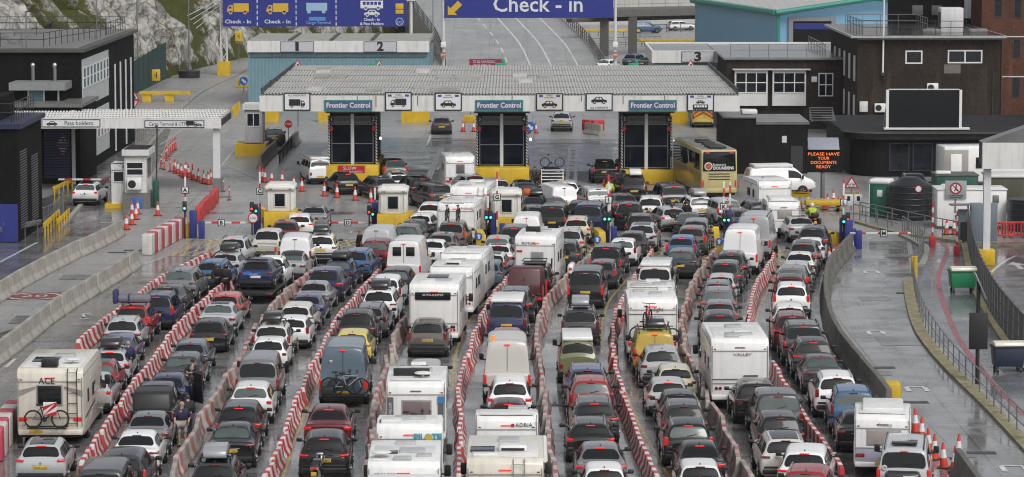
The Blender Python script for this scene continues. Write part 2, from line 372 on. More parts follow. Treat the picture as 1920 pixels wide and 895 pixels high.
def sect(r, crown):
    y, w, zs, zb, wr, zr = r; dz = zr - zb
    h = [(0, zs), (.78 * w, zs), (.955 * w, zs + .09), (w, zs + .32 * (zb - zs)), (.995 * w, zs + .72 * (zb - zs)), (.975 * w, zb - .03), (.945 * w, zb + .02 * min(1, dz * 6)),
         (wr + (.945 * w - wr) * .10, zb + dz * .84), (wr * .96, zb + dz * .955), (wr * .80, zr + crown * .35), (wr * .45, zr + crown * .8), (0, zr + crown)]
    return h
def dense(st, k=4):
    out = []; n = len(st)
    for i in range(n - 1):
        p0, p1, p2, p3 = st[max(0, i - 1)], st[i], st[i + 1], st[min(n - 1, i + 2)]
        for j in range(k):
            t = j / k; row = []
            for c in range(6):
                m1 = (p2[c] - p0[c]) * .5 * min(1, (p2[0] - p1[0]) / max(1e-6, (p2[0] - p0[0])) * 1.6) if i > 0 else 0
                m2 = (p3[c] - p1[c]) * .5 * min(1, (p2[0] - p1[0]) / max(1e-6, (p3[0] - p1[0])) * 1.6) if i < n - 2 else 0
                if c == 0: row.append(p1[0] + (p2[0] - p1[0]) * t); continue
                h = (2 * t ** 3 - 3 * t ** 2 + 1) * p1[c] + (t ** 3 - 2 * t ** 2 + t) * m1 + (-2 * t ** 3 + 3 * t ** 2) * p2[c] + (t ** 3 - t ** 2) * m2
                lo, hi = min(p1[c], p2[c]), max(p1[c], p2[c]); pad = (hi - lo) * .12 + .004
                row.append(max(lo - pad, min(hi + pad, h)))
            out.append(tuple(row))
    out.append(st[-1]); return out
def station(D, u, k=4):
    """row at station index u (fractional)"""
    q = u * k; i = int(min(q, len(D) - 2)); t = q - i
    return tuple(a + (b - a) * t for a, b in zip(D[i], D[i + 1]))
def body_mb(S):
    D = dense(S['st']); cr = S['crown']; mb = MB(); rows = []
    for r in D:
        h = sect(r, cr); full = [(x, z) for x, z in h] + [(-x, z) for x, z in h[-2:0:-1]]
        rows.append([(x, r[0], z) for x, z in full])
    n = len(rows[0]); vs = [p for r in rows for p in r]; fs = []
    for i in range(len(rows) - 1):
        for j in range(n): fs.append((i * n + j, i * n + (j + 1) % n, (i + 1) * n + (j + 1) % n, (i + 1) * n + j))
    fs.append(tuple(range(n))[::-1]); fs.append(tuple((len(rows) - 1) * n + j for j in range(n)))
    mb.add(vs, [f[::-1] for f in fs], 0, True); return mb, D
def top_patch(D, cr, u0, u1, k0, k1, off, inset=(.0, .0), n=6):
    """patch lying on the top surface between stations u0..u1; k = share of the half width"""
    mb = MB(); vs = []
    for i in range(n + 1):
        u = u0 + (u1 - u0) * i / n; r = station(D, u); e = min(i, n - i); sh = inset[0] if e == 0 else inset[1] if e == 1 else 0
        a, b = station(D, u - .08), station(D, u + .08); dy, dz = b[0] - a[0], b[5] - a[5]; L = math.hypot(dy, dz) or 1
        for j in range(9):
            q = -1 + j / 4; k = q * (k0 + (k1 - k0) * i / n - sh); x = k * r[4]
            z = r[5] + cr * (1 - (k / .95) ** 2) if abs(k) < .95 else r[5] - (abs(k) - .95) * .3
            vs.append((x, r[0] - dz / L * off, z + dy / L * off))
    fs = [(i * 9 + j, i * 9 + j + 1, (i + 1) * 9 + j + 1, (i + 1) * 9 + j) for i in range(n) for j in range(8)]
    return mb.add(vs, fs, 0, True)
def side_patch(D, sx, u0, u1, v0, v1, off=.007, n=6, slope=(0, 0)):
    mb = MB(); vs = []
    for i in range(n + 1):
        u = u0 + (u1 - u0) * i / n; h = sect(station(D, u), 0); y = station(D, u)[0]
        (xa, za), (xb, zb) = h[6], h[7]
        for v in (v0, (v0 + v1) / 2, v1):
            yy = y + (slope[0] * (1 - i / n) + slope[1] * i / n) * v
            vs.append((sx * (xa + (xb - xa) * v + off), yy, za + (zb - za) * v + off * .3))
    fs = [(i * 3 + j, (i + 1) * 3 + j, (i + 1) * 3 + j + 1, i * 3 + j + 1) for i in range(n) for j in range(2)]
    if sx < 0: fs = [f[::-1] for f in fs]
    return mb.add(vs, fs, 0, True)
def wheel_mesh(r=.325, w=.21, name='wheel'):
    mb = MB(); pr = [(-.5, r * .62), (-.5, r * .9), (-.38, r), (.38, r), (.5, r * .9), (.5, r * .62)]; n = 18; vs = []
    for i in range(n):
        t = 2 * math.pi * i / n
        for a, rr in pr: vs.append((a * w, rr * math.cos(t), rr * math.sin(t)))
    k = len(pr); fs = [(i * k + j, i * k + j + 1, ((i + 1) % n) * k + j + 1, ((i + 1) % n) * k + j) for i in range(n) for j in range(k - 1)]
    mb.add(vs, fs, 0, True)
    for sx in (-1, 1):
        mb.cyl((sx * w * .42, 0, 0), (sx * w * .47, 0, 0), r * .64, r * .60, n=18, m=1)
        for q in range(5):
            t = 2 * math.pi * q / 5; c, s_ = math.cos(t), math.sin(t)
            mb.cyl((sx * w * .49, c * r * .16, s_ * r * .16), (sx * w * .48, c * r * .56, s_ * r * .56), .035, .05, n=5, m=2)
    return mb.mesh(name, [TYRE, BLACK, RIM])
WHEEL = wheel_mesh(); WHEELB = wheel_mesh(.36, .23); WHEELS = wheel_mesh(.29, .18)

# tail lamp layout per shape: (x centre, z centre, width, height); plate z; brake-light from roof rear edge
LAMP = dict(hatch=(.75, .91, .20, .13), suv=(.77, 1.01, .26, .12), estate=(.77, .93, .22, .13), saloon=(.75, .89, .28, .12), carrier=(.83, 1.06, .13, .40),
            offroad=(.87, 1.0, .13, .34), minibus=(.87, 1.0, .13, .46), highvan=(.93, 1.02, .12, .46), pickup=(.85, .86, .13, .34), veteran=(.72, .80, .14, .24))
PROTO = {}
def shape_parts(kind, variant, lv=0):
    """list of (part name, mesh, is painted, extra) shared by every vehicle of this kind"""
    key = (kind, variant, lv)
    if key in PROTO: return PROTO[key]
    S = SH[kind]; mb, D = body_mb(S); cr = S['crown']; L = S['L']; P = []
    st = S['st']; van = kind in ('highvan', 'minibus', 'veteran'); panel = variant == 'panel'
    a, b = S['rw']; wa, wb = S['ws']
    w = st[4][1]; zs = st[5][2]
    # wheel-arch shadows and underbody belong to the body mesh (slot 1)
    wr = .36 if kind in ('suv', 'offroad', 'pickup', 'highvan') else .325
    ya, yf = L * .195, L * .80
    for y in (ya, yf):
        for sx in (-1, 1): mb.cyl((sx * (w - .10), y, wr), (sx * (w + .004), y, wr), wr * 1.14, n=20, m=1)
    mb.span(-w * .84, w * .84, .25, L - .25, zs - .10, zs + .03, 1)
    P.append(('body', mb.mesh('body', [PAINT, BLACK], True), True, None))
    vb = MB(); z0 = st[0][2]
    vb.box((0, .05, z0 - .02), (w * 1.80, .16, .20), 0, .05)
    if kind in ('suv', 'offroad', 'pickup'): vb.box((0, .03, z0 + .15), (w * 1.72, .12, .09), 0, .04)
    P.append(('rear_bumper', vb.mesh('rear_bumper', BLACK), False, None))
    hi = b - .06
    if not panel:
        g = top_patch(D, cr, a + .10, hi - .04, .93, .93, .008, (.14, .04))
        P.append(('rear_window', g.mesh('rear_window', GLASSG if variant == 'pale' else GLASS), False, None))
        wp = MB(); r0, r1 = station(D, a + .2), station(D, a + .36)
        wp.tube([(-.05, r0[0] - .03, r0[5] + cr + .01), (.30, r1[0] - .03, r1[5] + cr - .01)], .012)
        if kind not in ('saloon', 'pickup'): P.append(('rear_wiper', wp.mesh('rear_wiper', BLACK), False, None))
    else:
        # twin doors: seam, hinges, handle
        db = MB(); y0, y1 = st[2][0], st[3][0]
        db.box((0, .022, .80), (.016, .02, .62)); 
        pts = [(0, station(D, a + q)[0] - .012, station(D, a + q)[5] + cr) for q in (0.05, .3, .6, .92)]
        db.tube(pts, .010)
        for sx in (-1, 1):
            for z in (.75, 1.05): db.box((sx * w * .88, .03, z), (.05, .05, .12))
        db.box((.09, .012, .98), (.07, .04, .16), 0, .01)
        P.append(('door_seam', db.mesh('door_seam', BLACK), False, None))
        if variant == 'panel' and kind == 'highvan':
            pass
    g = top_patch(D, cr, wa + .10, wb - .08, .93, .93, .008, (.05, .02)); P.append(('windscreen', g.mesh('windscreen', GLASS), False, None))
    nb = wb - .42; first = b - .55 if kind != 'saloon' else b - .5
    mid = (b + .55 + wa) / 2 + .15
    segs = [(first, mid - .06), (mid + .06, nb)]
    if van and not panel: segs = [(b - .35, b + 1.25), (b + 1.35, b + 2.05), (b + 2.18, nb)] if wa - b >= 3 else segs
    if panel: segs = [(wa - .32, nb)]
    for sx in (-1, 1):
        for (u0, u1) in segs:
            P.append(('side_window', side_patch(D, sx, u0, u1, .14, .90).mesh('side_window', GLASS), False, None))
    lx, lz, lw, lh = LAMP[kind]
    if lv == 1: lx, lz, lw, lh = w - .12, lz + .06, .15, .34
    elif lv == 2: lx, lw, lh, lz = lx - .03, lw + .08, .075, lz + .05
    for sx in (-1, 1):
        lb = MB(); lb.box((sx * lx, .045, lz), (lw, .14, lh), 0, .035, rz=sx * (.22 if lw > .2 else .10), seg=3)
        if lw > .2: lb.box((sx * (lx + lw * .5 - .01), .15, lz + .02), (.06, .2, lh * .72), 0, .025, rz=sx * .06)
        P.append(('tail_light', lb.mesh('tail_light', TL_OFF), False, 'lamp'))
    r = station(D, b - .02); bl = MB(); bl.box((0, r[0] - .045, r[5] + cr + .0), (.34 if not van else .26, .05, .035), 0, .012)
    P.append(('brake_light', bl.mesh('brake_light', TL_OFF), False, 'brake'))
    pz = dict(hatch=.70, suv=.86, estate=.74, saloon=.74, carrier=.80, offroad=.84, minibus=.90, highvan=.66, pickup=.72, veteran=.62)[kind]
    pb = MB(); pb.box((0, -.006, pz), (.52, .022, .115), 0, .006); P.append(('number_plate', pb.mesh('number_plate', PL_Y), False, 'plate'))
    bd = MB()
    if kind in ('hatch', 'suv', 'estate', 'carrier', 'offroad'): bd.cyl((0, .012, pz + .16), (0, -.012, pz + .16), .048, n=14); bd.box((0, .0, pz + .085), (.62, .02, .02), 0, .005)
    elif kind == 'saloon': bd.cyl((0, .05, .97), (0, .02, .965), .045, n=14); bd.box((0, .0, pz + .09), (.7, .02, .025), 0, .005)
    if bd.v: P.append(('badge', bd.mesh('badge', CHROME), False, None))
    mr = station(D, wb - .35)
    for sx in (-1, 1):
        mm = MB(); mm.box((sx * (w + .11), mr[0] - .02, mr[3] + (.10 if not van else .18)), (.22 if not van else .2, .12, .15 if not van else .27), 0, .045, seg=3)
        mm.box((sx * (w - .01), mr[0] + .01, mr[3] + .05), (.14, .06, .05), 0, .015)
        P.append(('mirror', mm.mesh('mirror', BLACK), False, None))
    wm = WHEELB if wr > .33 else WHEEL
    for sx in (-1, 1):
        for y in (ya, yf): P.append(('wheel', wm, False, (sx * (w - .098), y, wr - .004)))
    hl = st[-2]
    for sx in (-1, 1):
        hb = MB(); hb.box((sx * hl[1] * .80, hl[0] + .02, hl[3] - .02), (.30, .30, .14), 0, .05, rz=-sx * .35); P.append(('headlight', hb.mesh('headlight', HEADL), False, None))
    S['D'] = D; PROTO[key] = P
    return P
TEXTURED = {'W': (.78, .78, .775), 'S': (.40, .41, .42), 'G': (.155, .16, .165), 'D': (.050, .052, .056), 'K': (.012, .012, .013), 'N': (.018, .025, .075), 'B': (.05, .12, .25),
            'U': (.07, .08, .17), 'T': (.085, .12, .155), 'R': (.30, .018, .022), 'M': (.12, .012, .018), 'Y': (.62, .50, .10), 'O': (.42, .30, .04), 'C': (.62, .57, .42), 'P': (.42, .07, .06), 'E': (.13, .115, .10), 'A': (.16, .17, .08), 'L': (.25, .26, .28), 'I': (.58, .56, .52)}
CNAME = {'W': 'white', 'S': 'silver', 'G': 'grey', 'D': 'dark grey', 'K': 'black', 'N': 'navy', 'B': 'blue', 'U': 'blue grey', 'T': 'slate blue', 'R': 'red', 'M': 'maroon', 'Y': 'yellow', 'O': 'mustard', 'C': 'cream', 'P': 'coral red', 'E': 'brown grey', 'A': 'olive', 'L': 'pale grey', 'I': 'off white'}
NOUN = dict(hatch=('hatchback', 'car'), suv=('SUV', 'car'), estate=('estate car', 'car'), saloon=('saloon', 'car'), carrier=('people carrier', 'car'), offroad=('off-roader', 'car'), minibus=('minibus', 'van'), highvan=('high-roof van', 'van'), pickup=('pickup truck', 'pickup'), veteran=('old campervan', 'campervan'))
ANCH = {k: (v['st'][v['rw'][1]][0], v['st'][v['rw'][1]][5] + .03) for k, v in SH.items()}

def rail_mesh(S, sx, m):
    D = S['D']; b, wa = S['rw'][1], S['ws'][0]; pts = []
    for u in (b + .25, b + .6, (b + wa) / 2, wa - .3, wa + .05):
        r = station(D, u); pts.append((sx * r[4] * .90, r[0], r[5] + .05))
    pts[0] = (pts[0][0], pts[0][1], pts[0][2] - .05); pts[-1] = (pts[-1][0], pts[-1][1], pts[-1][2] - .05)
    return MB().tube(pts, .022).mesh('roof_rail', m)
RAILS = {}
def make_vehicle(kind, pos, rz, col, opts, label=None, cat=None):
    variant = 'panel' if 'panel' in opts else 'pale' if 'pale' in opts else ''
    small = kind in ('hatch', 'suv', 'estate', 'saloon')
    if small and not variant and random.random() < .22: variant = 'pale'
    P = shape_parts(kind, variant, random.choice((0, 0, 1, 2) if kind != 'saloon' else (0, 0, 2)) if small else 0); S = SH[kind]
    nm = {'hatch': 'hatchback_car', 'suv': 'suv_car', 'estate': 'estate_car', 'saloon': 'saloon_car', 'carrier': 'people_carrier', 'offroad': 'offroad_car', 'minibus': 'minibus_van', 'highvan': 'high_roof_van', 'pickup': 'pickup_truck', 'veteran': 'campervan'}[kind]
    root = thing(nm, label, cat or NOUN[kind][1], pos, rz)
    if 'sx' in opts: root.scale = (opts['sx'], opts.get('sy', 1), opts.get('sz', 1))
    c = TEXTURED[col]; j = random.uniform(.88, 1.12); c = tuple(min(.8, x * j) for x in c)
    lit = opts.get('lit', True)
    for name, me, painted, ex in P:
        o = link(name, me, root)
        if painted: o.color = (*c, 1)
        if ex == 'lamp' and lit:
            o.material_slots[0].link = 'OBJECT'; o.material_slots[0].material = TL_ON
        elif ex == 'brake' and lit:
            o.material_slots[0].link = 'OBJECT'; o.material_slots[0].material = BR_ON
        elif ex == 'plate' and 'wplate' in opts:
            o.material_slots[0].link = 'OBJECT'; o.material_slots[0].material = PL_W
        elif isinstance(ex, tuple): o.location = ex
    if 'rails' in opts:
        for sx in (-1, 1):
            k = (kind, sx, opts['rails'])
            if k not in RAILS: RAILS[k] = rail_mesh(S, sx, RAILM if opts['rails'] == 's' else BLACK)
            link('roof_rail', RAILS[k], root)
    r = station(S['D'], S['rw'][1] + .35)
    if kind not in ('highvan', 'veteran', 'pickup', 'minibus') or 'fin' in opts:
        if 'fin' not in PROTO: PROTO['fin'] = MB().prism([(0, 0), (.16, 0), (.05, .075), (.01, .075)], -.02, .02, 'X', bev=.006).mesh('aerial', BLACK)
        link('aerial', PROTO['fin'], root, (0, r[0] + .05, r[5] + S['crown'] - .012))
    if small and 'softtop' not in opts and random.random() < .16:
        link('glass_roof', top_patch(S['D'], S['crown'], S['rw'][1] + .35, S['ws'][0] - .2, .74, .74, .006).mesh('glass_roof', GLASS), root)
    if 'toproof' in opts:      # raised roof / folded pop top, own colour
        D = S['D']; zt = S['st'][5][5]; y0, y1 = S['st'][3][0] + .05, S['st'][6][0] + .1; ww = S['st'][5][4]
        tb = MB().box((0, (y0 + y1) / 2, zt + .05), (ww * 2.0, y1 - y0, .16), 0, .06, seg=3)
        link('pop_top', tb.mesh('pop_top', VWHITE), root)
    if 'softtop' in opts:
        g = top_patch(S['D'], S['crown'] + .012, S['rw'][1] - .25, S['ws'][0] + .1, 1.02, 1.02, .012); g2 = g
        link('soft_top', g.mesh('soft_top', BLACK), root)
    if 'twowin' in opts:       # two small windows in the rear doors
        D = S['D']; a, b = S['rw']
        for sx in (-1, 1):
            lo, hi = station(D, a + .42), station(D, a + .72); mb = MB()
            x0, x1 = sx * .14, sx * .62; q = [(x0, lo[0] - .02, lo[5] + .04), (x1, lo[0] - .02, lo[5] + .04), (x1, hi[0] - .02, hi[5] + .04), (x0, hi[0] - .02, hi[5] + .04)]
            cz = (q[0][2] + q[2][2]) / 2; cy = (q[0][1] + q[2][1]) / 2; ang = math.atan2(hi[0] - lo[0], hi[5] - lo[5])
            mb.box(((x0 + x1) / 2, cy, cz), (.48, .03, .50), 0, .014, rx=-ang)
            link('rear_window', mb.mesh('rear_window', GLASS), root)
    if 'beacon' in opts:
        MB().cyl((-.6, .55, S['st'][4][5]), (-.6, .55, S['st'][4][5] + .22), .09, .07, n=12).build('warning_beacon', AMBER, root)
    return root

# ------------------------------------------------------------------ motorhomes and caravans
def roof_kit(root, H, L, kit, Wd):
    for k, (x, y, sx, sy) in kit:
        if k == 'light':
            o = MB().box((x, y, H + .05), (sx, sy, .12), 0, .035).build('rooflight', mat('rooflight', (.42, .43, .43), .3, var=.2, coat=.4), root)
        elif k == 'white':
            MB().box((x, y, H + .05), (sx, sy, .13), 0, .05).build('rooflight', VROOF, root)
        elif k == 'solar':
            MB().box((x, y, H + .045), (sx, sy, .035), 0, .006).build('solar_panel', SOLAR, root)
        elif k == 'ac':
            a = MB().box((x, y, H + .13), (sx, sy, .24), 0, .08, seg=3).build('air_conditioner', VROOF, root)
            MB().box((x, y - sy / 2 - .002, H + .12), (sx * .8, .02, .09), 0, .006).build('grille', BLACK, a)
        elif k == 'dish':
            d = MB().cyl((x, y, H), (x, y, H + .16), .05); d.ball((x, y, H + .2), (.34, .30, .07), n=16); d.build('satellite_dish', VROOF, root)
        elif k == 'black':
            MB().box((x, y, H + .17), (sx, sy, .32), 0, .03).build('roof_box', BLACK, root)
def ladder_mb(x, z0, z1, y=-.07, w=.36):
    mb = MB()
    for s in (-1, 1): mb.tube([(x + s * w / 2, y, z0), (x + s * w / 2, y, z1), (x + s * w / 2, .16, z1 + .10)], .018)
    k = max(2, int((z1 - z0) / .34))
    for i in range(k): mb.cyl((x - w / 2, y, z0 + .12 + i * (z1 - z0 - .15) / (k - 1)), (x + w / 2, y, z0 + .12 + i * (z1 - z0 - .15) / (k - 1)), .015, n=6)
    return mb
def make_motorhome(pos, rz, label, Wd=2.32, L=7.2, H=2.95, body=None, rear=None, win=None, lad=None, kit=(), name='motorhome', cat='motorhome', skirt=None, lampz=.85, style='bar', stripe=None, lit=True, plate='y', roundback=.12, caravan=False, winm=None):
    body = body or VWHITE; root = thing(name, label, cat, pos, rz); h = Wd / 2; rb = roundback
    if not caravan:
        prof = [(0, .55), (0, H - .32 - rb), (.06, H - .16), (.22, H), (L * .55, H + .02), (L - 2.0, H), (L - 1.35, H - .12), (L - 1.12, H - .5), (L - 1.05, 1.98), (L - 1.30, 1.90), (L - .72, 1.22), (L - .12, 1.02), (L, .72), (L, .38), (.3, .38)]
    else:
        prof = [(0, .48), (-.03, 1.0), (0, H - .45), (.05, H - .2), (.22, H - .04), (.6, H), (L * .5, H + .02), (L - 1.3, H - .03), (L - .5, H - .42), (L - .08, 1.35), (L, .95), (L - .06, .48)]
    mb = MB().prism(prof, -h, h, 'X', 0, .045)
    mb.span(-h + .12, h - .12, .3, L - .3, .28, .50, 1)
    mb.build('body', [body, BLACK], root)
    MB().box((0, L * .28, H + .012), (Wd - .34, L * .42, .035), 0, .01).build('roof_panel', VROOF, root)
    sk = MB().box((0, -.012, .52), (Wd - .06, .10, .20), 0, .04); sk.build('rear_bumper', skirt or body, root)
    if rear: MB().box((0, -.012, 1.55), (Wd - .12, .03, 1.35), 0, .01).build('rear_panel', rear, root)
    if win:
        x, z, w, hh = win
        f = MB().box((x, -.02, z), (w + .10, .05, hh + .10), 0, .03, seg=3).build('rear_window', mat('window surround', (.30, .30, .30), .4), root)
        MB().box((x, -.035, z), (w, .045, hh), 0, .03, seg=3).build('pane', winm or GLASS, f)
    if lad is not None: ladder_mb(lad, .75, H - .12).build('ladder', BLACK if rear is None and body is VCREAM else RAILM, root)
    for sx in (-1, 1):
        lb = MB()
        if style == 'round':
            for q in range(2): lb.cyl((sx * (h - .22 - .16 * q), .02, lampz), (sx * (h - .22 - .16 * q), -.035, lampz), .065, n=14)
        elif style == 'tall': lb.box((sx * (h - .12), -.015, lampz + .1), (.13, .08, .42), 0, .02)
        else: lb.box((sx * (h - .22), -.015, lampz), (.34, .07, .15), 0, .02)
        lb.build('tail_light', TL_ON if lit else TL_OFF, root)
        MB().box((sx * (h - .16), -.005, H - .42), (.09, .05, .035), 0, .01).build('marker_light', TL_OFF, root)
        for y, w in ((L * .22, .55), (L * .46, .9)):
            MB().box((sx * (h + .006), y, 1.75), (.03, w, .52), 0, .012).build('side_window', GLASS, root)
        if not caravan:
            MB().prism([(L - 1.25, 1.85), (L - .78, 1.32), (L - 1.6, 1.32), (L - 1.7, 1.85)], sx * (h + .003), sx * (h + .012), 'X').build('side_window', GLASS, root)
            mm = MB().box((sx * (h + .20), L - .95, 1.62), (.22, .10, .40), 0, .04); mm.box((sx * (h + .06), L - .93, 1.5), (.16, .05, .05)); mm.build('mirror', BLACK, root)
        for y in ((L * .26, L - .95) if not caravan else (L * .45,)): link('wheel', WHEELB if not caravan else WHEELS, root, (sx * (h - .14), y, .356 if not caravan else .285))
        if stripe: MB().prism([(L * .08, .95), (L * .5, 1.15), (L * .5, 1.28), (L * .08, 1.05)], sx * (h + .004), sx * (h + .012), 'X').build('stripe', stripe, root)
    if not caravan:
        MB().prism([(L - 1.24, 1.86), (L - .74, 1.27), (L - .72, 1.28), (L - 1.21, 1.88)], -h + .14, h - .14, 'X').build('windscreen', GLASS, root)
    else:
        MB().tube([(-.5, L, .42), (0, L + 1.0, .42), (.5, L, .42)], .04).build('drawbar', BLACK, root)
    MB().box((0, -.008, H - .36), (.42, .05, .035), 0, .01).build('brake_light', BR_ON if lit else TL_OFF, root)
    MB().box((-.55 if lad else 0, -.064, .56), (.52, .02, .115), 0, .004).build('number_plate', PL_Y if plate == 'y' else PL_W, root)
    tm = MB().box((0, -.022 if not rear else -.03, H - .50), (Wd - .08, .02, .022)).box((0, -.04, 1.12), (Wd - .06, .03, .02))
    for sx in (-1, 1):
        tm.box((sx * (h - .05), -.02, 1.7), (.03, .03, 1.9)); tm.box((sx * (h + .004), L * .36, .98), (.014, L * .68, .03)); tm.box((sx * (h + .004), L * .36, H - .28), (.014, L * .70, .035))
    tm.build('trim_rail', GREYT_, root)
    for sx in (-1, 1):
        for y, z, a, c_ in ((L * .12, .78, .5, .3), (L * .36, .80, .7, .34), (L * .34, 2.25, .34, .16)): MB().box((sx * (h + .006), y, z), (.016, a, c_), 0, .006).build('service_hatch', VGREY_, root)
    roof_kit(root, H, L, kit, Wd)
    return root

# ------------------------------------------------------------------ luggage, bicycles, motorcycles
def roof_box(pos, rz, m, label, L=1.9, Wd=.82, H=.38, group=None):
    root = thing('roof_box', label, 'roof box', pos, rz, group)
    mb = MB().prism([(-.02, 0), (-.06, .12), (.02, .27), (.35, H), (1.2, H), (L - .08, .18), (L, .06), (L - .1, 0)], -Wd / 2, Wd / 2, 'X', 0, .05); mb.build('shell', m, root)
    b = MB()
    for y in (.35, 1.25): b.cyl((-Wd / 2 - .12, y, -.03), (Wd / 2 + .12, y, -.03), .022); b.box((-Wd / 2 - .10, y, -.09), (.06, .06, .12)); b.box((Wd / 2 + .10, y, -.09), (.06, .06, .12))
    b.build('roof_bar', BLACK, root); MB().box((0, L * .42, .115), (Wd + .015, L * .86, .02), 0, .006).build('seam', BLACK, root)
    return root
def bicycle(pos, rz, label, frame_m, upright=True, tilt=0.0, group=None):
    """local +X is forward"""
    root = thing('bicycle', label, 'bicycle', pos, rz, group); root.rotation_euler = (tilt, 0, rz)
    for x in (-.52, .52):
        w = MB().ring((x, 0, .34), .325, .034, axis='Y', n=22); w.build('wheel', TYRE, root)
        MB().cyl((x, -.03, .34), (x, .03, .34), .03, n=8).ring((x, 0, .34), .30, .008, axis='Y', n=22, k=4).build('hub', RIM, root)
    f = MB(); bb = (-.08, 0, .32); s = (-.22, 0, .78); h = (.36, 0, .80)
    f.tube([bb, s], .026); f.tube([s, h], .026); f.tube([bb, (.40, 0, .70)], .032); f.tube([(-.52, 0, .34), bb], .014); f.tube([(-.52, 0, .34), s], .012); f.tube([h, (.52, 0, .34)], .018); f.tube([(.36, 0, .8), (.34, 0, .92)], .018)
    f.build('frame', frame_m, root)
    MB().tube([(.30, -.30, .98), (.38, -.1, .95), (.38, .1, .95), (.30, .30, .98)], .016).tube([(.34, 0, .9), (.38, 0, .95)], .016).build('handlebar', BLACK, root)
    MB().box((-.27, 0, .90), (.26, .13, .06), 0, .025).tube([(-.22, 0, .76), (-.26, 0, .88)], .014).build('saddle', BLACK, root)
    MB().cyl((-.08, -.05, .32), (-.08, -.02, .32), .09, n=14).build('chainring', BLACK, root)
    return root
def motorcycle(pos, rz, label, m, box=True):
    """local +Y forward, y = 0 at the rear wheel's back"""
    root = thing('motorcycle', label, 'motorcycle', pos, rz)
    link('wheel', wheel_mesh(.32, .16), root, (0, .33, .32)); link('wheel', wheel_mesh(.31, .12), root, (0, 1.78, .31))
    b = MB(); b.prism([(.25, .72), (.2, .86), (.7, .84), (1.05, 1.02), (1.4, 1.0), (1.6, .78), (1.3, .42), (.7, .38), (.5, .6)], -.17, .17, 'X', 0, .05); b.build('body', m, root)
    MB().prism([(.15, .86), (.75, .84), (.95, .95), (.9, .98), (.2, .95)], -.15, .15, 'X', 0, .03).build('seat', BLACK, root)
    MB().tube([(-.38, 1.28, 1.1), (0, 1.42, 1.08), (.38, 1.28, 1.1)], .018).tube([(0, 1.42, 1.05), (.0, 1.78, .32)], .045).build('handlebar', BLACK, root)
    for sx in (-1, 1):
        MB().box((sx * .42, 1.38, 1.26), (.15, .04, .10), 0, .03).tube([(sx * .34, 1.30, 1.1), (sx * .42, 1.38, 1.22)], .01).build('mirror', BLACK, root)
        if box: MB().box((sx * .33, .42, .66), (.22, .5, .38), 0, .05).build('pannier', BLACK, root)
    if box: MB().box((0, .15, 1.08), (.46, .38, .30), 0, .07).build('top_box', BLACK, root)
    MB().box((0, .06, .82), (.22, .06, .09), 0, .02).build('tail_light', TL_ON, root)
    MB().box((0, .03, .62), (.2, .02, .15), 0, .005).build('number_plate', PL_Y, root)
    MB().box((0, 1.62, 1.0), (.3, .2, .3), 0, .08).build('fairing', m, root)
    return root

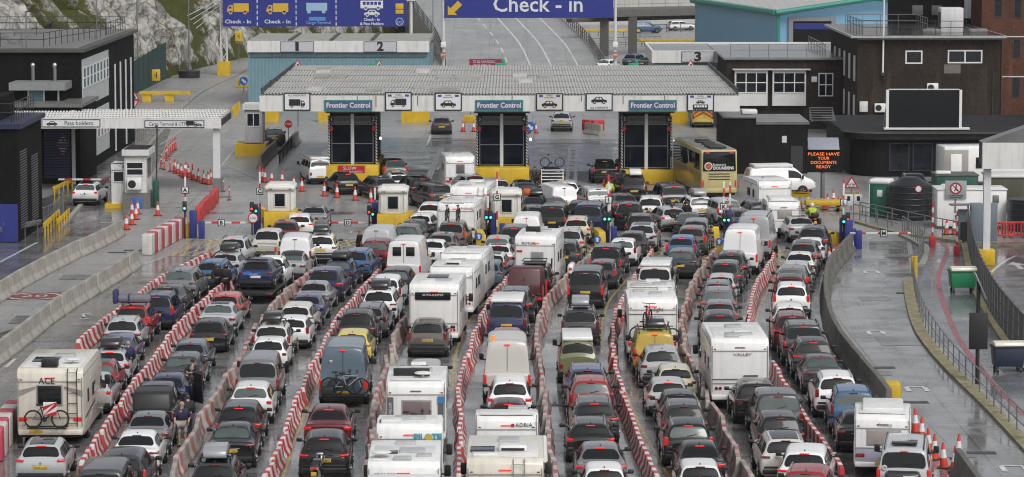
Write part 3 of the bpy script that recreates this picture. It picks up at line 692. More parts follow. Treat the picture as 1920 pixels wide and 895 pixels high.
# ------------------------------------------------------------------ people
def person(pos, rz, label, skin=(.45, .28, .21), top=(.03, .04, .10), legs=(.03, .03, .05), hair=(.06, .04, .03), h=1.74, pose='stand', shorts=False, helmet=None, hivis=None, phase=0.0):
    """one skinned body; local -Y... the figure faces +Y"""
    k = h / 1.74; root = thing('person', label, 'person', pos, rz); root.scale = (k, k, k)
    sm = mat('skin %.2f' % skin[0], skin, .5, var=.08); tm = mat('top %.3f %.3f %.3f' % top, top, .8, var=.2, scale=9); lm = mat('legs %.3f %.3f %.3f' % legs, legs, .85, var=.2, scale=9)
    hm = mat('hair %.3f' % hair[0], hair, .7, var=.25, scale=30); boot = BLACK
    J = {}
    if pose == 'ride':
        J = dict(pel=(0, 0, .86), ch=(0, .16, 1.28), nk=(0, .22, 1.46), hd=(0, .25, 1.60), top=(0, .26, 1.72), shL=(.19, .17, 1.38), elL=(.36, .38, 1.16), haL=(.34, .66, 1.12), shR=(-.19, .17, 1.38), elR=(-.36, .38, 1.16), haR=(-.34, .66, 1.12),
                 hiL=(.12, 0, .84), knL=(.26, .42, .76), anL=(.25, .18, .36), toL=(.25, .36, .28), hiR=(-.12, 0, .84), knR=(-.26, .42, .76), anR=(-.25, .18, .36), toR=(-.25, .36, .28))
    else:
        s = .10 * math.sin(phase); a = .12 * math.cos(phase)
        bend = .35 if pose == 'lean' else 0.0
        J = dict(pel=(0, 0, .93), ch=(0, .02 + bend * .35, 1.28), nk=(0, .03 + bend * .55, 1.49), hd=(0, .05 + bend * .66, 1.60), top=(0, .05 + bend * .7, 1.72), shL=(.19, .02 + bend * .45, 1.41), elL=(.26, -.02 + a + bend * .5, 1.13), haL=(.24, .12 + a + bend * .7, .92),
                 shR=(-.19, .02 + bend * .45, 1.41), elR=(-.26, -.04 - a + bend * .5, 1.13), haR=(-.24, .10 - a + bend * .7, .92),
                 hiL=(.10, 0, .90), knL=(.11, .03 + s, .48), anL=(.11, -.03 + s, .09), toL=(.13, .13 + s, .05), hiR=(-.10, 0, .90), knR=(-.11, .03 - s, .48), anR=(-.11, -.03 - s, .09), toR=(-.13, .13 - s, .05))
        if pose == 'arms': 
            for q, x in (('L', 1), ('R', -1)): J['el' + q] = (x * .30, .12, 1.20); J['ha' + q] = (x * .10, .30, 1.22)
    rad = dict(pel=.145, ch=.155, nk=.058, hd=.085, top=.075, sh=.075, el=.048, ha=.036, hi=.095, kn=.062, an=.045, to=.045)
    def skinmesh(names, edges, inflate, m, nm, par, cut=None, lv=1):
        vs = [J[n] for n in names]; me = bpy.data.meshes.new(nm); me.from_pydata(vs, [(names.index(a), names.index(b)) for a, b in edges], [])
        o = bpy.data.objects.new(nm, me); COL.objects.link(o); md = o.modifiers.new('s', 'SKIN'); md.use_smooth_shade = True
        for i, n in enumerate(names):
            r = rad[n if n in rad else n[:2]] + inflate; sv = me.skin_vertices[0].data[i]; sv.radius = (r * (1.18 if n in ('pel', 'ch') else 1), r * (.82 if n in ('pel', 'ch') else 1)); sv.use_root = (n in ('pel', 'ch'))
        u = o.modifiers.new('u', 'SUBSURF'); u.levels = lv; u.render_levels = lv
        dg = bpy.context.evaluated_depsgraph_get(); nm_ = bpy.data.meshes.new_from_object(o.evaluated_get(dg), depsgraph=dg)
        bpy.data.objects.remove(o); nm_.materials.clear(); nm_.materials.append(m); nm_.name = nm
        for p in nm_.polygons: p.use_smooth = True
        return link(nm, nm_, par)
    LIMB = lambda q: [('ch', 'sh' + q), ('sh' + q, 'el' + q), ('el' + q, 'ha' + q)]
    LEG = lambda q: [('pel', 'hi' + q), ('hi' + q, 'kn' + q), ('kn' + q, 'an' + q), ('an' + q, 'to' + q)]
    names = list(J); edges = [('pel', 'ch'), ('ch', 'nk'), ('nk', 'hd'), ('hd', 'top')] + LIMB('L') + LIMB('R') + LEG('L') + LEG('R')
    body = skinmesh(names, edges, 0, sm, 'body', root)
    tn = ['pel', 'ch', 'shL', 'shR', 'elL', 'elR'] + ([] if shorts else ['haL', 'haR']); te = [('pel', 'ch'), ('ch', 'shL'), ('ch', 'shR'), ('shL', 'elL'), ('shR', 'elR')] + ([] if shorts else [('elL', 'haL'), ('elR', 'haR')])
    if not shorts:
        for q in 'LR': J['ha' + q] = tuple(Vector(J['el' + q]).lerp(Vector(J['ha' + q]), .86))
    skinmesh(tn, te, .040, tm, 'jacket' if not shorts else 'shirt', root)
    ln = ['pel', 'hiL', 'hiR', 'knL', 'knR'] + ([] if shorts else ['anL', 'anR']); le = [('pel', 'hiL'), ('pel', 'hiR'), ('hiL', 'knL'), ('hiR', 'knR')] + ([] if shorts else [('knL', 'anL'), ('knR', 'anR')])
    skinmesh(ln, le, .030, lm, 'shorts' if shorts else 'trousers', root)
    hd = Vector(J['hd']); fc = MB()
    for x in (-.032, .032): fc.ball((x, hd.y + .083, hd.z + .03), .011, 0, 6, 5)
    fc.build('eyes', INK, body)
    MB().box((0, hd.y + .096, hd.z), (.024, .03, .04), 0, .01).build('nose', sm, body); MB().box((0, hd.y + .084, hd.z - .04), (.05, .012, .01), 0, .003).build('mouth', RUBY, body)
    for x in (-.088, .088): MB().box((x, hd.y, hd.z + .01), (.02, .04, .06), 0, .009).build('ear', sm, body)
    if helmet: MB().ball((0, hd.y + .0, hd.z + .04), (.135, .155, .15), n=16, k=10).build('helmet', helmet, root)
    else: MB().ball((0, hd.y - .02, hd.z + .055), (.098, .10, .10), n=14, k=9).build('hair', hm, root)
    for q in 'LR':
        ha, el = Vector(J['ha' + q]), Vector(J['el' + q]); d = (ha - el).normalized(); hb = MB(); side = Vector((1 if q == 'L' else -1, 0, 0))
        for i, l in enumerate((.075, .085, .08, .06)):
            p = ha + d * .06 + Vector((0, 1, 0)) * (.022 * (1.5 - i)); hb.cyl(p, p + d * l * .6, .0095, .009, n=6); hb.cyl(p + d * l * .6, p + d * l - side * .02, .009, .007, n=6)
        hb.cyl(ha + d * .02 + Vector((0, .03, 0)), ha + d * .07 + Vector((0, .065, 0)), .011, .009, n=6); hb.box(ha + d * .04, (.035, .085, .09), 0, .02)
        hb.build('hand', sm, root)
        t = Vector(J['to' + q]); a = Vector(J['an' + q]); MB().box(((t.x + a.x) / 2, (t.y + a.y) / 2 + .02, t.z + .0), (.10, .29, .10), 0, .04).build('shoe', boot, root)
    if hivis:
        c = Vector(J['ch']); MB().box((0, c.y, c.z - .04), (.37, .27, .04), 0, .01).build('reflective_band', mat('reflective band', (.7, .7, .68), .4), root)
    return root
# ================================================================== SETTING
CONC = ground_mat('wet concrete', (.25, .248, .24), (.34, .336, .326), wet=.40, joint=6.0, jc=.75, dark=(.11, .11, .108))
ASPH = ground_mat('wet asphalt', (.11, .111, .115), (.18, .18, .182), wet=.9, joint=0, dark=(.045, .045, .047))
LANEM = ground_mat('lane concrete', (.17, .17, .168), (.26, .258, .252), wet=1.05, joint=7.0, jc=.7, dark=(.06, .06, .062), stk=.65)
PATHM = ground_mat('path asphalt', (.11, .116, .128), (.165, .171, .183), wet=.95, joint=4.2, jc=.8)
CONCB = mat('barrier concrete', (.34, .32, .285), .8, var=.25, scale=1.6, dirt=.55, bump=.3)
KERB = mat('kerb stone', (.30, .29, .26), .75, var=.2, dirt=.2)
YKERB = mat('worn yellow kerb', (.30, .265, .15), .65, var=.5, scale=2.0)
MARKW = mat('white road paint', (.62, .62, .60), .2, var=.45, scale=3.0)
MARKY = mat('yellow road paint', (.42, .33, .12), .25, var=.5, scale=2.2)
PINK = mat('red line paint', (.32, .11, .135), .5, var=.45, scale=2.0)
STEEL = mat('galvanised steel', (.22, .225, .23), .45, metal=.5, var=.2, scale=5)
DKSTEEL = mat('dark steel', (.045, .047, .05), .5, metal=.3, var=.2)
WHITEM = mat('weathered white cladding', (.66, .66, .64), .5, var=.10, scale=.8, dirt=.30)
WCOL = mat('white column', (.60, .61, .61), .5, var=.1, scale=.8, dirt=.25)
YEL = mat('safety yellow', (.62, .40, .012), .5, var=.18, scale=1.2, dirt=.25)
BLUE = mat('gate blue', (.022, .032, .20), .45, var=.12, scale=2)
SIGNB = mat('road sign blue', (.018, .03, .22), .4, var=.06)
SIGNY = mat('sign yellow', (.60, .38, .03), .45, var=.05)
SIGNW = mat('sign white', (.66, .67, .68), .4, var=.05)
SIGNL = mat('sign pale blue', (.30, .46, .62), .4, var=.05)
SIGNG = mat('sign green', (.01, .22, .13), .4, var=.1)
TEAL = mat('teal trim', (.02, .20, .17), .45, var=.1)
DGLASS = mat('window glass', (.012, .015, .02), .06, var=.5, scale=1.5, spec=.4)
BGLASS = mat('booth glass', (.005, .008, .016), .08, var=.4, scale=.9, spec=.22)
WFRAME = mat('white window frame', (.66, .66, .65), .45, var=.06)
DARKIN = mat('dark hoarding', (.008, .008, .009), .6, var=.35, scale=.8, dirt=.04, spec=.15)
BRK_D = brick_mat('dark brick', (.006, .006, .006), (.011, .0105, .0105), (.008, .008, .008))
BRK_B = brick_mat('brown brick', (.029, .022, .018), (.042, .031, .024), (.036, .030, .026))
BRK_R = brick_mat('red brick', (.085, .036, .023), (.11, .046, .03), (.10, .06, .045))
GREENC = mat('green container', (.008, .075, .05), .42, var=.15, dirt=.2)
ROOFG = mat('flat roof felt', (.15, .15, .145), .35, var=.3, scale=.6)
ROOFM = mat('mossy roof', (.075, .075, .06), .55, var=.3, scale=.5)
CON_R = mat('cone orange', (.62, .055, .03), .5, var=.12, scale=5)
CON_W = mat('cone sleeve', (.70, .70, .70), .4, var=.12, scale=5)
REDP = mat('red plastic', (.50, .03, .03), .45, var=.2, scale=2, dirt=.15)
def corrugated(name, col, pitch=.2, axis=0, dirt=.3, depth=.35):
    m, n, l, b = nodes(name); tc = n.new('ShaderNodeTexCoord').outputs['Object']; sp = N(n, l, 'SeparateXYZ', {0: tc})
    s = math_(n, l, 'SINE', math_(n, l, 'MULTIPLY', sp.outputs[axis], 2 * math.pi / pitch))
    nz = N(n, l, 'TexNoise', {'Vector': tc, 'Scale': .6, 'Detail': 7, 'Roughness': .65}).outputs[0]
    n2 = N(n, l, 'TexNoise', {'Vector': tc, 'Scale': 6.0, 'Detail': 3}).outputs[0]
    c = mixc(n, l, rng(n, l, nz, .42, .7, 0, dirt), col, tuple(x * .5 for x in col)); c = mixc(n, l, rng(n, l, n2, .5, .75, 0, dirt), c, (.10, .095, .07))
    l.new(c, b.inputs['Base Color']); b.inputs['Roughness'].default_value = .5
    bp = N(n, l, 'Bump', {'Strength': depth, 'Distance': .05, 'Height': s}); l.new(bp.outputs[0], b.inputs['Normal']); return m
BLUCLAD = corrugated('blue cladding', (.15, .265, .31), .35, 0, .22, .25)
SKYCLAD = corrugated('light blue cladding', (.21, .43, .62), .6, 0, .08, .12)
ROOFC = corrugated('corrugated roof', (.47, .46, .43), .24, 0, .42, .8)
def structure(name, mb, m, **k): return tag(mb.build(name, m, **k), kind='structure')

# ---- ground, roads, paths
structure('ground', MB().quad((-1500, -60, 0), (1500, -60, 0), (1500, 3200, 0), (-1500, 3200, 0)), CONC)
def sheet(name, px, m, z):
    pts = [gnd(*p) for p in px]; mb = MB(); mb.add([(p.x, p.y, z) for p in pts], [tuple(range(len(pts)))]); o = mb.build(name, m); 
    if o.data.polygons[0].normal.z < 0: o.data.flip_normals()
    return tag(o, kind='structure')
def strip(pts, w, z, mb, m=0):
    """flat band along world points"""
    n = len(pts); L = []; Rr = []
    for i, p in enumerate(pts):
        d = (pts[min(n - 1, i + 1)] - pts[max(0, i - 1)]); d.z = 0; d.normalize(); q = Vector((-d.y, d.x, 0)) * w / 2
        L.append((p.x + q.x, p.y + q.y, z)); Rr.append((p.x - q.x, p.y - q.y, z))
    mb.add(L + Rr, [(i, n + i, n + i + 1, i + 1) for i in range(n - 1)], m); return mb
def smooth(pts, k=5):
    out = []; n = len(pts)
    for i in range(n - 1):
        a, b, c, d = pts[max(0, i - 1)], pts[i], pts[i + 1], pts[min(n - 1, i + 2)]
        for j in range(k):
            t = j / k; out.append(.5 * ((2 * b) + (c - a) * t + (2 * a - 5 * b + 4 * c - d) * t * t + (3 * b - a - 3 * c + d) * t ** 3))
    out.append(pts[-1]); return out
def band(name, px, w, m, z=.008, k=5): return structure(name, strip(smooth([gnd(*p) for p in px], k), w, z, MB()), m)
sheet('queue_lanes', [(-60, 900), (-60, 640), (90, 600), (290, 490), (400, 448), (1560, 450), (1580, 520), (1560, 600), (1640, 720), (1860, 900)], LANEM, .004)
sheet('exit_road', [(1603, 452), (1700, 452), (1708, 520), (1722, 600), (1770, 690), (1990, 905), (1850, 905), (1690, 745), (1606, 640), (1575, 560), (1578, 500)], LANEM, .006)
sheet('left_road', [(-80, 640), (-80, 420), (120, 360), (250, 245), (330, 215), (300, 300), (225, 425), (0, 535), (-60, 570)], ASPH, .004)
sheet('side_yard', [(1815, 455), (1990, 455), (1990, 720), (1920, 660), (1855, 570), (1830, 530)], PATHM, .006)
sheet('footpath', [(1708, 452), (1808, 452), (1822, 525), (1848, 570), (1990, 735), (1990, 900), (1920, 800), (1850, 735), (1790, 680), (1745, 625), (1726, 575), (1720, 520)], PATHM, .010)
sheet('frontier_apron', [(560, 318), (1290, 322), (1330, 262), (640, 258)], ASPH, .004)
# ---- road markings
mk = MB()
ZC = [.012]
def dash(px, w=.12, on=3.0, off=3.0, m=0, z=None):
    ZC[0] += .0008; z = ZC[0]
    pts = smooth([gnd(*p) for p in px], 24); acc = 0; seg = []
    for a, b in zip(pts, pts[1:]):
        acc += (b - a).length
        if acc % (on + off) < on: seg.append(a); 
        else:
            if len(seg) > 1: strip(seg, w, z, mk, m)
            seg = []
    if len(seg) > 1: strip(seg, w, z, mk, m)
def line(px, w=.14, m=0):
    ZC[0] += .0008; z = ZC[0]; strip(smooth([gnd(*p) for p in px], 6), w, z, mk, m)
line([(0, 678), (60, 628), (130, 572), (230, 522)], .18); line([(270, 496), (306, 484)], .16)
line([(0, 492), (70, 455)], .2); dash([(10, 690), (38, 665)], .2)
line([(300, 272), (368, 228)], .15); line([(335, 250), (365, 227)], .12)
dash([(350, 276), (480, 270)], .3, 1.2, 1.4); dash([(350, 282), (470, 288)], .2, 1.0, 1.5); dash([(390, 314), (480, 312)], .25, 1.5, 1.5)
line([(415, 312), (437, 285)], .15); line([(420, 308), (480, 335)], .15); line([(430, 330), (480, 345)], .12); dash([(300, 390), (375, 388)], .35, .6, .5)
dash([(190, 418), (225, 417)], .4, 3, 3); dash([(300, 416), (320, 415)], .4, 3, 3); line([(270, 440), (330, 405)], .12)
line([(548, 272), (575, 257)], .15); line([(720, 286), (960, 289)], .2); line([(700, 258), (760, 252)], .12)
dash([(730, 258), (815, 225)], .12, .8, .9); line([(800, 275), (812, 245)], .2); line([(960, 292), (1160, 290)], .2)
line([(700, 325), (830, 328)], .15)
for x0, x1, t in ((802, 840, .0), (808, 842, 0), (1063, 1068, 0), (1078, 1083, 0)): line([(x0 if x0 > 1000 else x0 - 6, 345), (x1 if x0 > 1000 else 826 + (x0 - 802), 278)], .28)
for i in range(9): line([(1060, 282 + i * 7), (1086, 282 + i * 7)], .5)
for i in range(7): line([(806 + 3 * (6 - i) * .5, 335 - i * 8), (820 + 3 * (6 - i) * .5, 335 - i * 8)], .35)
dash([(100, 262), (60, 300)], .14)
line([(1440, 395), (1560, 400)], .12)
for (cx, cy, w) in ((1716, 727, 17), (1640, 622, 13), (1632, 509, 12), (1617, 446, 11), (1898, 875, 21), (669, 434, 10), (663, 362, 10)):      # open square lane symbols
    a, b = gnd(cx - w, cy), gnd(cx + w, cy); dy = 1.15
    strip([Vector((a.x, a.y + .1, 0)), Vector((b.x, b.y + .1, 0))], .20, .018, mk)
    for q, s in ((a, .0), (b, 0)): strip([Vector((q.x, q.y + .0, 0)), Vector((q.x, q.y - dy, 0))], .22, .0195, mk)
p = [gnd(*q) for q in ((150, 598), (150, 592), (171, 590))]
line([(148, 600), (170, 599)], .12); line([(157, 596), (158, 590), (172, 592)], .12)
structure('lane_markings', mk, MARKW)
ym = MB()
def box_hatch(px, n=7):
    a, b, c, d = [gnd(*q) for q in px]
    for i in range(n):
        t = (i + .5) / n
        strip([a.lerp(b, t), d.lerp(c, min(1, t + .28))], .17, .012, ym); strip([a.lerp(b, t), d.lerp(c, max(0, t - .28))], .17, .013, ym)
    strip([a, b], .3, .014, ym); strip([d, c], .3, .014, ym)
box_hatch([(312, 480), (412, 482), (445, 452), (362, 450)], 5); box_hatch([(500, 475), (700, 478), (720, 452), (560, 450)], 9)
box_hatch([(1050, 488), (1345, 490), (1340, 462), (1090, 460)], 14); box_hatch([(1415, 492), (1552, 494), (1562, 470), (1425, 468)], 7)
for px in ([(140, 895), (215, 790), (300, 690), (420, 560)], [(325, 895), (372, 790), (440, 690), (470, 650)], [(530, 895), (585, 740), (640, 620)], [(862, 790), (850, 690), (880, 600), (925, 555)], [(1255, 895), (1195, 790), (1158, 700), (1128, 640), (1140, 570), (1180, 520)], [(0, 862), (45, 800)]): line_pts = [gnd(*q) for q in px]; strip(smooth(line_pts, 6), .13, .012, ym)
strip(smooth([gnd(x, y) for x, y in ((1460, 505), (1440, 545), (1418, 600), (1420, 640))], 5), .12, .012, ym)
structure('yellow_markings', ym, MARKY)
band('pink_line', [(1748, 448), (1770, 460), (1775, 475), (1760, 515), (1762, 545), (1775, 585), (1800, 640), (1850, 705), (1920, 778)], .27, PINK, .018)
rm = MB()
e = gnd(57, 556); rm.add([(e.x + q[0], e.y + q[1], .010) for q in ((-2.3, -1.5), (2.1, -1.5), (2.3, 1.6), (-1.9, 1.6))], [(0, 1, 2, 3)], 0)
for i in range(36):
    t0, t1 = 2 * math.pi * i / 36, 2 * math.pi * (i + 1) / 36
    rm.add([(e.x + .2 + r * 1.5 * math.cos(t), e.y + r * 1.45 * math.sin(t), .016) for t, r in ((t0, 1), (t1, 1), (t1, .84), (t0, .84))], [(0, 1, 2, 3)], 1)
structure('speed_roundel', rm, [mat('red road paint', (.20, .05, .05), .6, var=.4), MARKW])
o = text('20', 1.5, (e.x + .2, e.y, .02), MARKW, flat=True, name='roundel_digits', ext=.002); tag(o, kind='structure')
wm_ = MB()
for px in ((1905, 600), (1905, 497)):
    g = gnd(*px); wm_.prism([(g.x - .15, g.y - 2), (g.x + .15, g.y - 2), (g.x + .15, g.y), (g.x + .5, g.y), (g.x, g.y + 1.3), (g.x - .5, g.y), (g.x - .15, g.y)], .012, .016, 'Z')
strip(smooth([gnd(*q) for q in ((1843, 535), (1858, 512), (1885, 490), (1905, 480))], 5), .2, .014, wm_)
structure('yard_markings', wm_, MARKW)

pm = MB()
for px, py, a, b in ((1690, 640, 2.2, 3), (1640, 560, 1.6, 2), (1700, 480, 2.6, 1.6), (1765, 850, 2.4, 2), (60, 600, 2, 3), (140, 520, 1.5, 2.2), (300, 450, 2, 1), (620, 400, 3, 1.6), (420, 400, 2.4, 1.4), (1640, 700, 1.4, 1.4), (1780, 600, 1.3, 2.4), (420, 330, 3, 2), (900, 262, 5, 2), (1050, 268, 4, 1.5), (1900, 590, 2, 3)):
    g_ = gnd(px, py); pm.add([(g_.x - a / 2, g_.y - b / 2, .015), (g_.x + a / 2, g_.y - b / 2, .015), (g_.x + a / 2 + .1, g_.y + b / 2, .015), (g_.x - a / 2, g_.y + b / 2, .015)], [(0, 1, 2, 3)], 0)
structure('road_patches', pm, ground_mat('repair patch', (.12, .12, .122), (.20, .20, .20), wet=.8))
dr = MB()
for px, py in ((870, 545), (1716, 755), (1840, 850), (1655, 690), (1465, 560), (1700, 550), (420, 370), (250, 470), (220, 474), (1490, 700), (1042, 760), (1092, 628)): g_ = gnd(px, py); dr.box((g_.x, g_.y, .018), (1.1, .5, .012))
structure('drain_grates', dr, mat('iron grate', (.02, .02, .02), .4, var=.4, scale=20))
# ---- kerbs
def kerb(name, px, w, h, m, top=None):
    pts = smooth([gnd(*q) for q in px], 6); n = len(pts); vs = []; fs = []
    for i, p in enumerate(pts):
        d = pts[min(n - 1, i + 1)] - pts[max(0, i - 1)]; d.z = 0; d.normalize(); q = Vector((-d.y, d.x, 0)) * w / 2
        vs += [(p.x + q.x, p.y + q.y, 0), (p.x + q.x, p.y + q.y, h), (p.x - q.x, p.y - q.y, h), (p.x - q.x, p.y - q.y, 0)]
    for i in range(n - 1):
        for j in range(3): fs.append((i * 4 + j, i * 4 + j + 1, (i + 1) * 4 + j + 1, (i + 1) * 4 + j))
    fs += [(0, 1, 2, 3), ((n - 1) * 4 + 3, (n - 1) * 4 + 2, (n - 1) * 4 + 1, (n - 1) * 4)]
    return structure(name, MB().add(vs, fs, 0), m, fix=True)
kerb('kerb', [(1703, 528), (1708, 570), (1724, 620), (1756, 665), (1800, 712), (1860, 770), (1935, 850)], .55, .13, YKERB)
kerb('kerb', [(1606, 418), (1640, 428), (1690, 440), (1745, 448), (1800, 455)], .35, .14, YKERB)
kerb('kerb', [(1690, 442), (1722, 458), (1736, 470), (1728, 500)], .45, .14, KERB)
kerb('kerb', [(1808, 460), (1822, 530), (1846, 580), (1890, 650), (1935, 705)], .35, .13, YKERB)
kerb('kerb', [(1835, 462), (1960, 464)], .3, .14, YKERB)
kerb('kerb', [(215, 330), (262, 290), (300, 250), (330, 212)], .3, .12, KERB)
kerb('kerb', [(318, 232), (345, 200), (380, 172), (430, 148), (470, 128)], .35, .14, KERB)
kerb('kerb', [(118, 425), (150, 388), (205, 330)], .3, .12, KERB)

# ---- cliff and banks behind the port (chalk with grass)
def cliff_mat():
    m, n, l, b = nodes('chalk cliff'); tc = n.new('ShaderNodeTexCoord').outputs['Object']
    f = N(n, l, 'TexNoise', {'Vector': tc, 'Scale': .9, 'Detail': 9, 'Roughness': .7}).outputs[0]
    g = N(n, l, 'TexNoise', {'Vector': tc, 'Scale': 4.5, 'Detail': 6, 'Roughness': .7}).outputs[0]
    at_ = N(n, l, 'Attribute', attribute_name='grass').outputs['Fac']
    k = math_(n, l, 'ADD', at_, math_(n, l, 'ADD', math_(n, l, 'MULTIPLY', f, .55), math_(n, l, 'MULTIPLY', g, .22)))
    fac = rng(n, l, k, .80, .94)
    chalk = mixc(n, l, rng(n, l, f, .38, .66), (.66, .64, .60), (.36, .345, .32)); chalk = mixc(n, l, rng(n, l, g, .52, .75, 0, .7), chalk, (.20, .185, .165))
    ve = N(n, l, 'TexVoronoi', {'Vector': N(n, l, 'Mapping', {0: N(n, l, 'VectorMath', {0: tc, 1: N(n, l, 'TexNoise', {'Vector': tc, 'Scale': 1.3}).outputs[1]}, operation='ADD').outputs[0], 'Scale': (1, 1, .45)}).outputs[0], 'Scale': .75}, feature='DISTANCE_TO_EDGE').outputs[0]
    chalk = mixc(n, l, rng(n, l, ve, .0, .10, .75, 0), chalk, (.13, .12, .10))
    gr = mixc(n, l, rng(n, l, g, .3, .7), (.045, .060, .012), (.105, .105, .030)); gr = mixc(n, l, rng(n, l, f, .5, .72, 0, .75), gr, (.12, .095, .045))
    l.new(mixc(n, l, fac, chalk, gr), b.inputs['Base Color']); b.inputs['Roughness'].default_value = .95; b.inputs['Specular IOR Level'].default_value = .12
    bp = N(n, l, 'Bump', {'Strength': 1.0, 'Distance': .6, 'Height': math_(n, l, 'ADD', f, math_(n, l, 'MULTIPLY', g, .4))}); l.new(bp.outputs[0], b.inputs['Normal'])
    return m
CLIFF = cliff_mat()
def cliff(foot, hgt, run, ns=260, nt=60, seed=0.0):
    pts = smooth([Vector((x, y, 0)) for x, y in foot], 30); step = (len(pts) - 1) / ns; vs = []; gr = []; acc = 0; last = pts[0]
    for i in range(ns + 1):
        u = i * step; q0 = int(min(len(pts) - 2, u)); p = pts[q0].lerp(pts[q0 + 1], u - q0)
        d = pts[min(len(pts) - 1, q0 + 4)] - pts[max(0, q0 - 3)]; d.normalize(); nrm = Vector((-d.y, d.x, 0)); acc += (p - last).length; last = p
        for j in range(nt + 1):
            t = (j / nt) ** 1.7; z = t * hgt; a = acc + z * .62
            w = noise.noise(Vector((a * .07, z * .05, 3 + seed))) * 3.0
            rib = 1 - abs(noise.noise(Vector(((a + w) * .155, z * .045, seed)))) * 2.2; rib2 = 1 - abs(noise.noise(Vector(((a + w) * .42, z * .10, 7 + seed)))) * 2.2
            fr = noise.fractal(Vector((acc * .5, z * .5, 5.)), .8, 2.1, 4)
            k = min(1, t * 14 + .08); off = t * run - (rib * 3.2 + rib2 * 1.1 + fr * .9) * k + 1.2
            v = p + nrm * off; vs.append((v.x, v.y, z - .05))
            gr.append(.83 - .40 * rib - .20 * rib2 + .30 * max(0, 1 - z / 2.0) + .30 * noise.noise(Vector((acc * .045, z * .07, 11.))))
    fs = [(i * (nt + 1) + j, (i + 1) * (nt + 1) + j, (i + 1) * (nt + 1) + j + 1, i * (nt + 1) + j + 1) for i in range(ns) for j in range(nt)]
    me = MB().add(vs, fs, 0, True).mesh('cliff', CLIFF)
    a = me.attributes.new('grass', 'FLOAT', 'POINT'); a.data.foreach_set('value', gr)
    return tag(link('cliff', me), kind='structure')
cliff([(-150, 285), (-75, 305), (-50, 322), (-41, 340), (-38.5, 362), (-37.5, 378), (-34.5, 402), (-29, 430), (-21, 462), (-15, 490), (-14, 560), (-16, 680), (-20, 820)], 75, 58)

# ---- the ramp up to the check-in
def ramp():
    cl = [(1.6, 384, 0), (.2, 410, 1.8), (-2.4, 434, 3.75), (-5.0, 460, 5.4), (-6.5, 490, 6.6), (-3, 530, 7.4), (12, 570, 7.8)]
    pts = smooth([Vector(c) for c in cl], 6); n = len(pts); mb = MB(); vs = []; L = []; Rr = []
    for i, p in enumerate(pts):
        d = pts[min(n - 1, i + 1)] - pts[max(0, i - 1)]; d.z = 0; d.normalize(); q = Vector((-d.y, d.x, 0)) * 9.6
        a, b = p + q, p - q; L.append(a); Rr.append(b); vs += [(a.x, a.y, -.2), (a.x, a.y, a.z + .012), (b.x, b.y, b.z + .012), (b.x, b.y, -.2)]
    fs = [(i * 4 + j, i * 4 + j + 1, (i + 1) * 4 + j + 1, (i + 1) * 4 + j) for i in range(n - 1) for j in range(3)]
    fs.append((0, 1, 2, 3)); mb.add(vs, fs); structure('ramp', mb, CONC, fix=True)
    m2 = MB()
    for k, dashd in ((.20, True), (-.08, True), (-.34, False), (-.68, False)):
        c = [(a.lerp(b, .5 - k * .5)) for a, b in zip(L, Rr)]
        for i in range(n - 1):
            if dashd and i % 2 and k > 0: continue
            a, b = c[i], c[i + 1]; d = (b - a).normalized(); q = Vector((-d.y, d.x, 0)) * .11; u = Vector((0, 0, .02))
            m2.quad(a + q + u, a - q + u, b - q + u, b + q + u)
    structure('ramp_markings', m2, MARKW)
    for side, label in ((L, 'grey steel railing curving up the left edge of the ramp'), (Rr, 'grey steel railing down the right edge of the ramp')):
        root = thing('ramp_railing', label, 'railing', side[0], 0, 'railings along the ramp'); o0 = side[0]
        MB().tube([p - o0 + Vector((0, 0, 1.25)) for p in side], .06).tube([p - o0 + Vector((0, 0, .75)) for p in side], .05).tube([p - o0 + Vector((0, 0, .35)) for p in side], .05).build('rail', STEEL, root)
        MB().prism([(0, 0), (.01, 0), (.01, .01)], 0, .01, 'X')
        k = 0
        for a, b in zip(side, side[1:]):
            m = max(1, int((b - a).length / 1.5))
            for j in range(m):
                p = a.lerp(b, j / m) - o0; MB().span(-.05, .05, -.05, .05, 0, 1.25).build('post', DKSTEEL, root, p)
ramp()
# ================================================================== BUILDINGS
def win_part(root, c, w, h, mull=(1, 1), fr=.07, gm=None, frm=None, side=0, depth=.05, name='window'):
    """window part (frame) with its panes as a sub-part; side 0 faces -Y, 1 faces +X"""
    f = MB(); g = MB(); nx, nz = mull
    def B(mb, x0, x1, z0, z1, a, b):
        if side == 0: mb.span(c[0] + x0, c[0] + x1, c[1] - b, c[1] - a, c[2] + z0, c[2] + z1)
        else: mb.span(c[0] + a, c[0] + b, c[1] + x0, c[1] + x1, c[2] + z0, c[2] + z1)
    B(f, -w / 2, w / 2, -h / 2, -h / 2 + fr, 0.002, depth); B(f, -w / 2, w / 2, h / 2 - fr, h / 2, 0.002, depth)
    for i in range(nx + 1):
        x = -w / 2 + fr / 2 + (w - fr) * i / nx; B(f, x - fr / 2, x + fr / 2, -h / 2 + fr, h / 2 - fr, 0.002, depth - .003)
    for i in range(1, nz):
        z = -h / 2 + fr / 2 + (h - fr) * i / nz; B(f, -w / 2 + fr, w / 2 - fr, z - fr / 2, z + fr / 2, 0.002, depth - .006)
    B(g, -w / 2 + .01, w / 2 - .01, -h / 2 + .01, h / 2 - .01, .004, depth * .45)
    fo = f.build(name, frm or WFRAME, root); g.build('pane', gm or DGLASS, fo); return fo
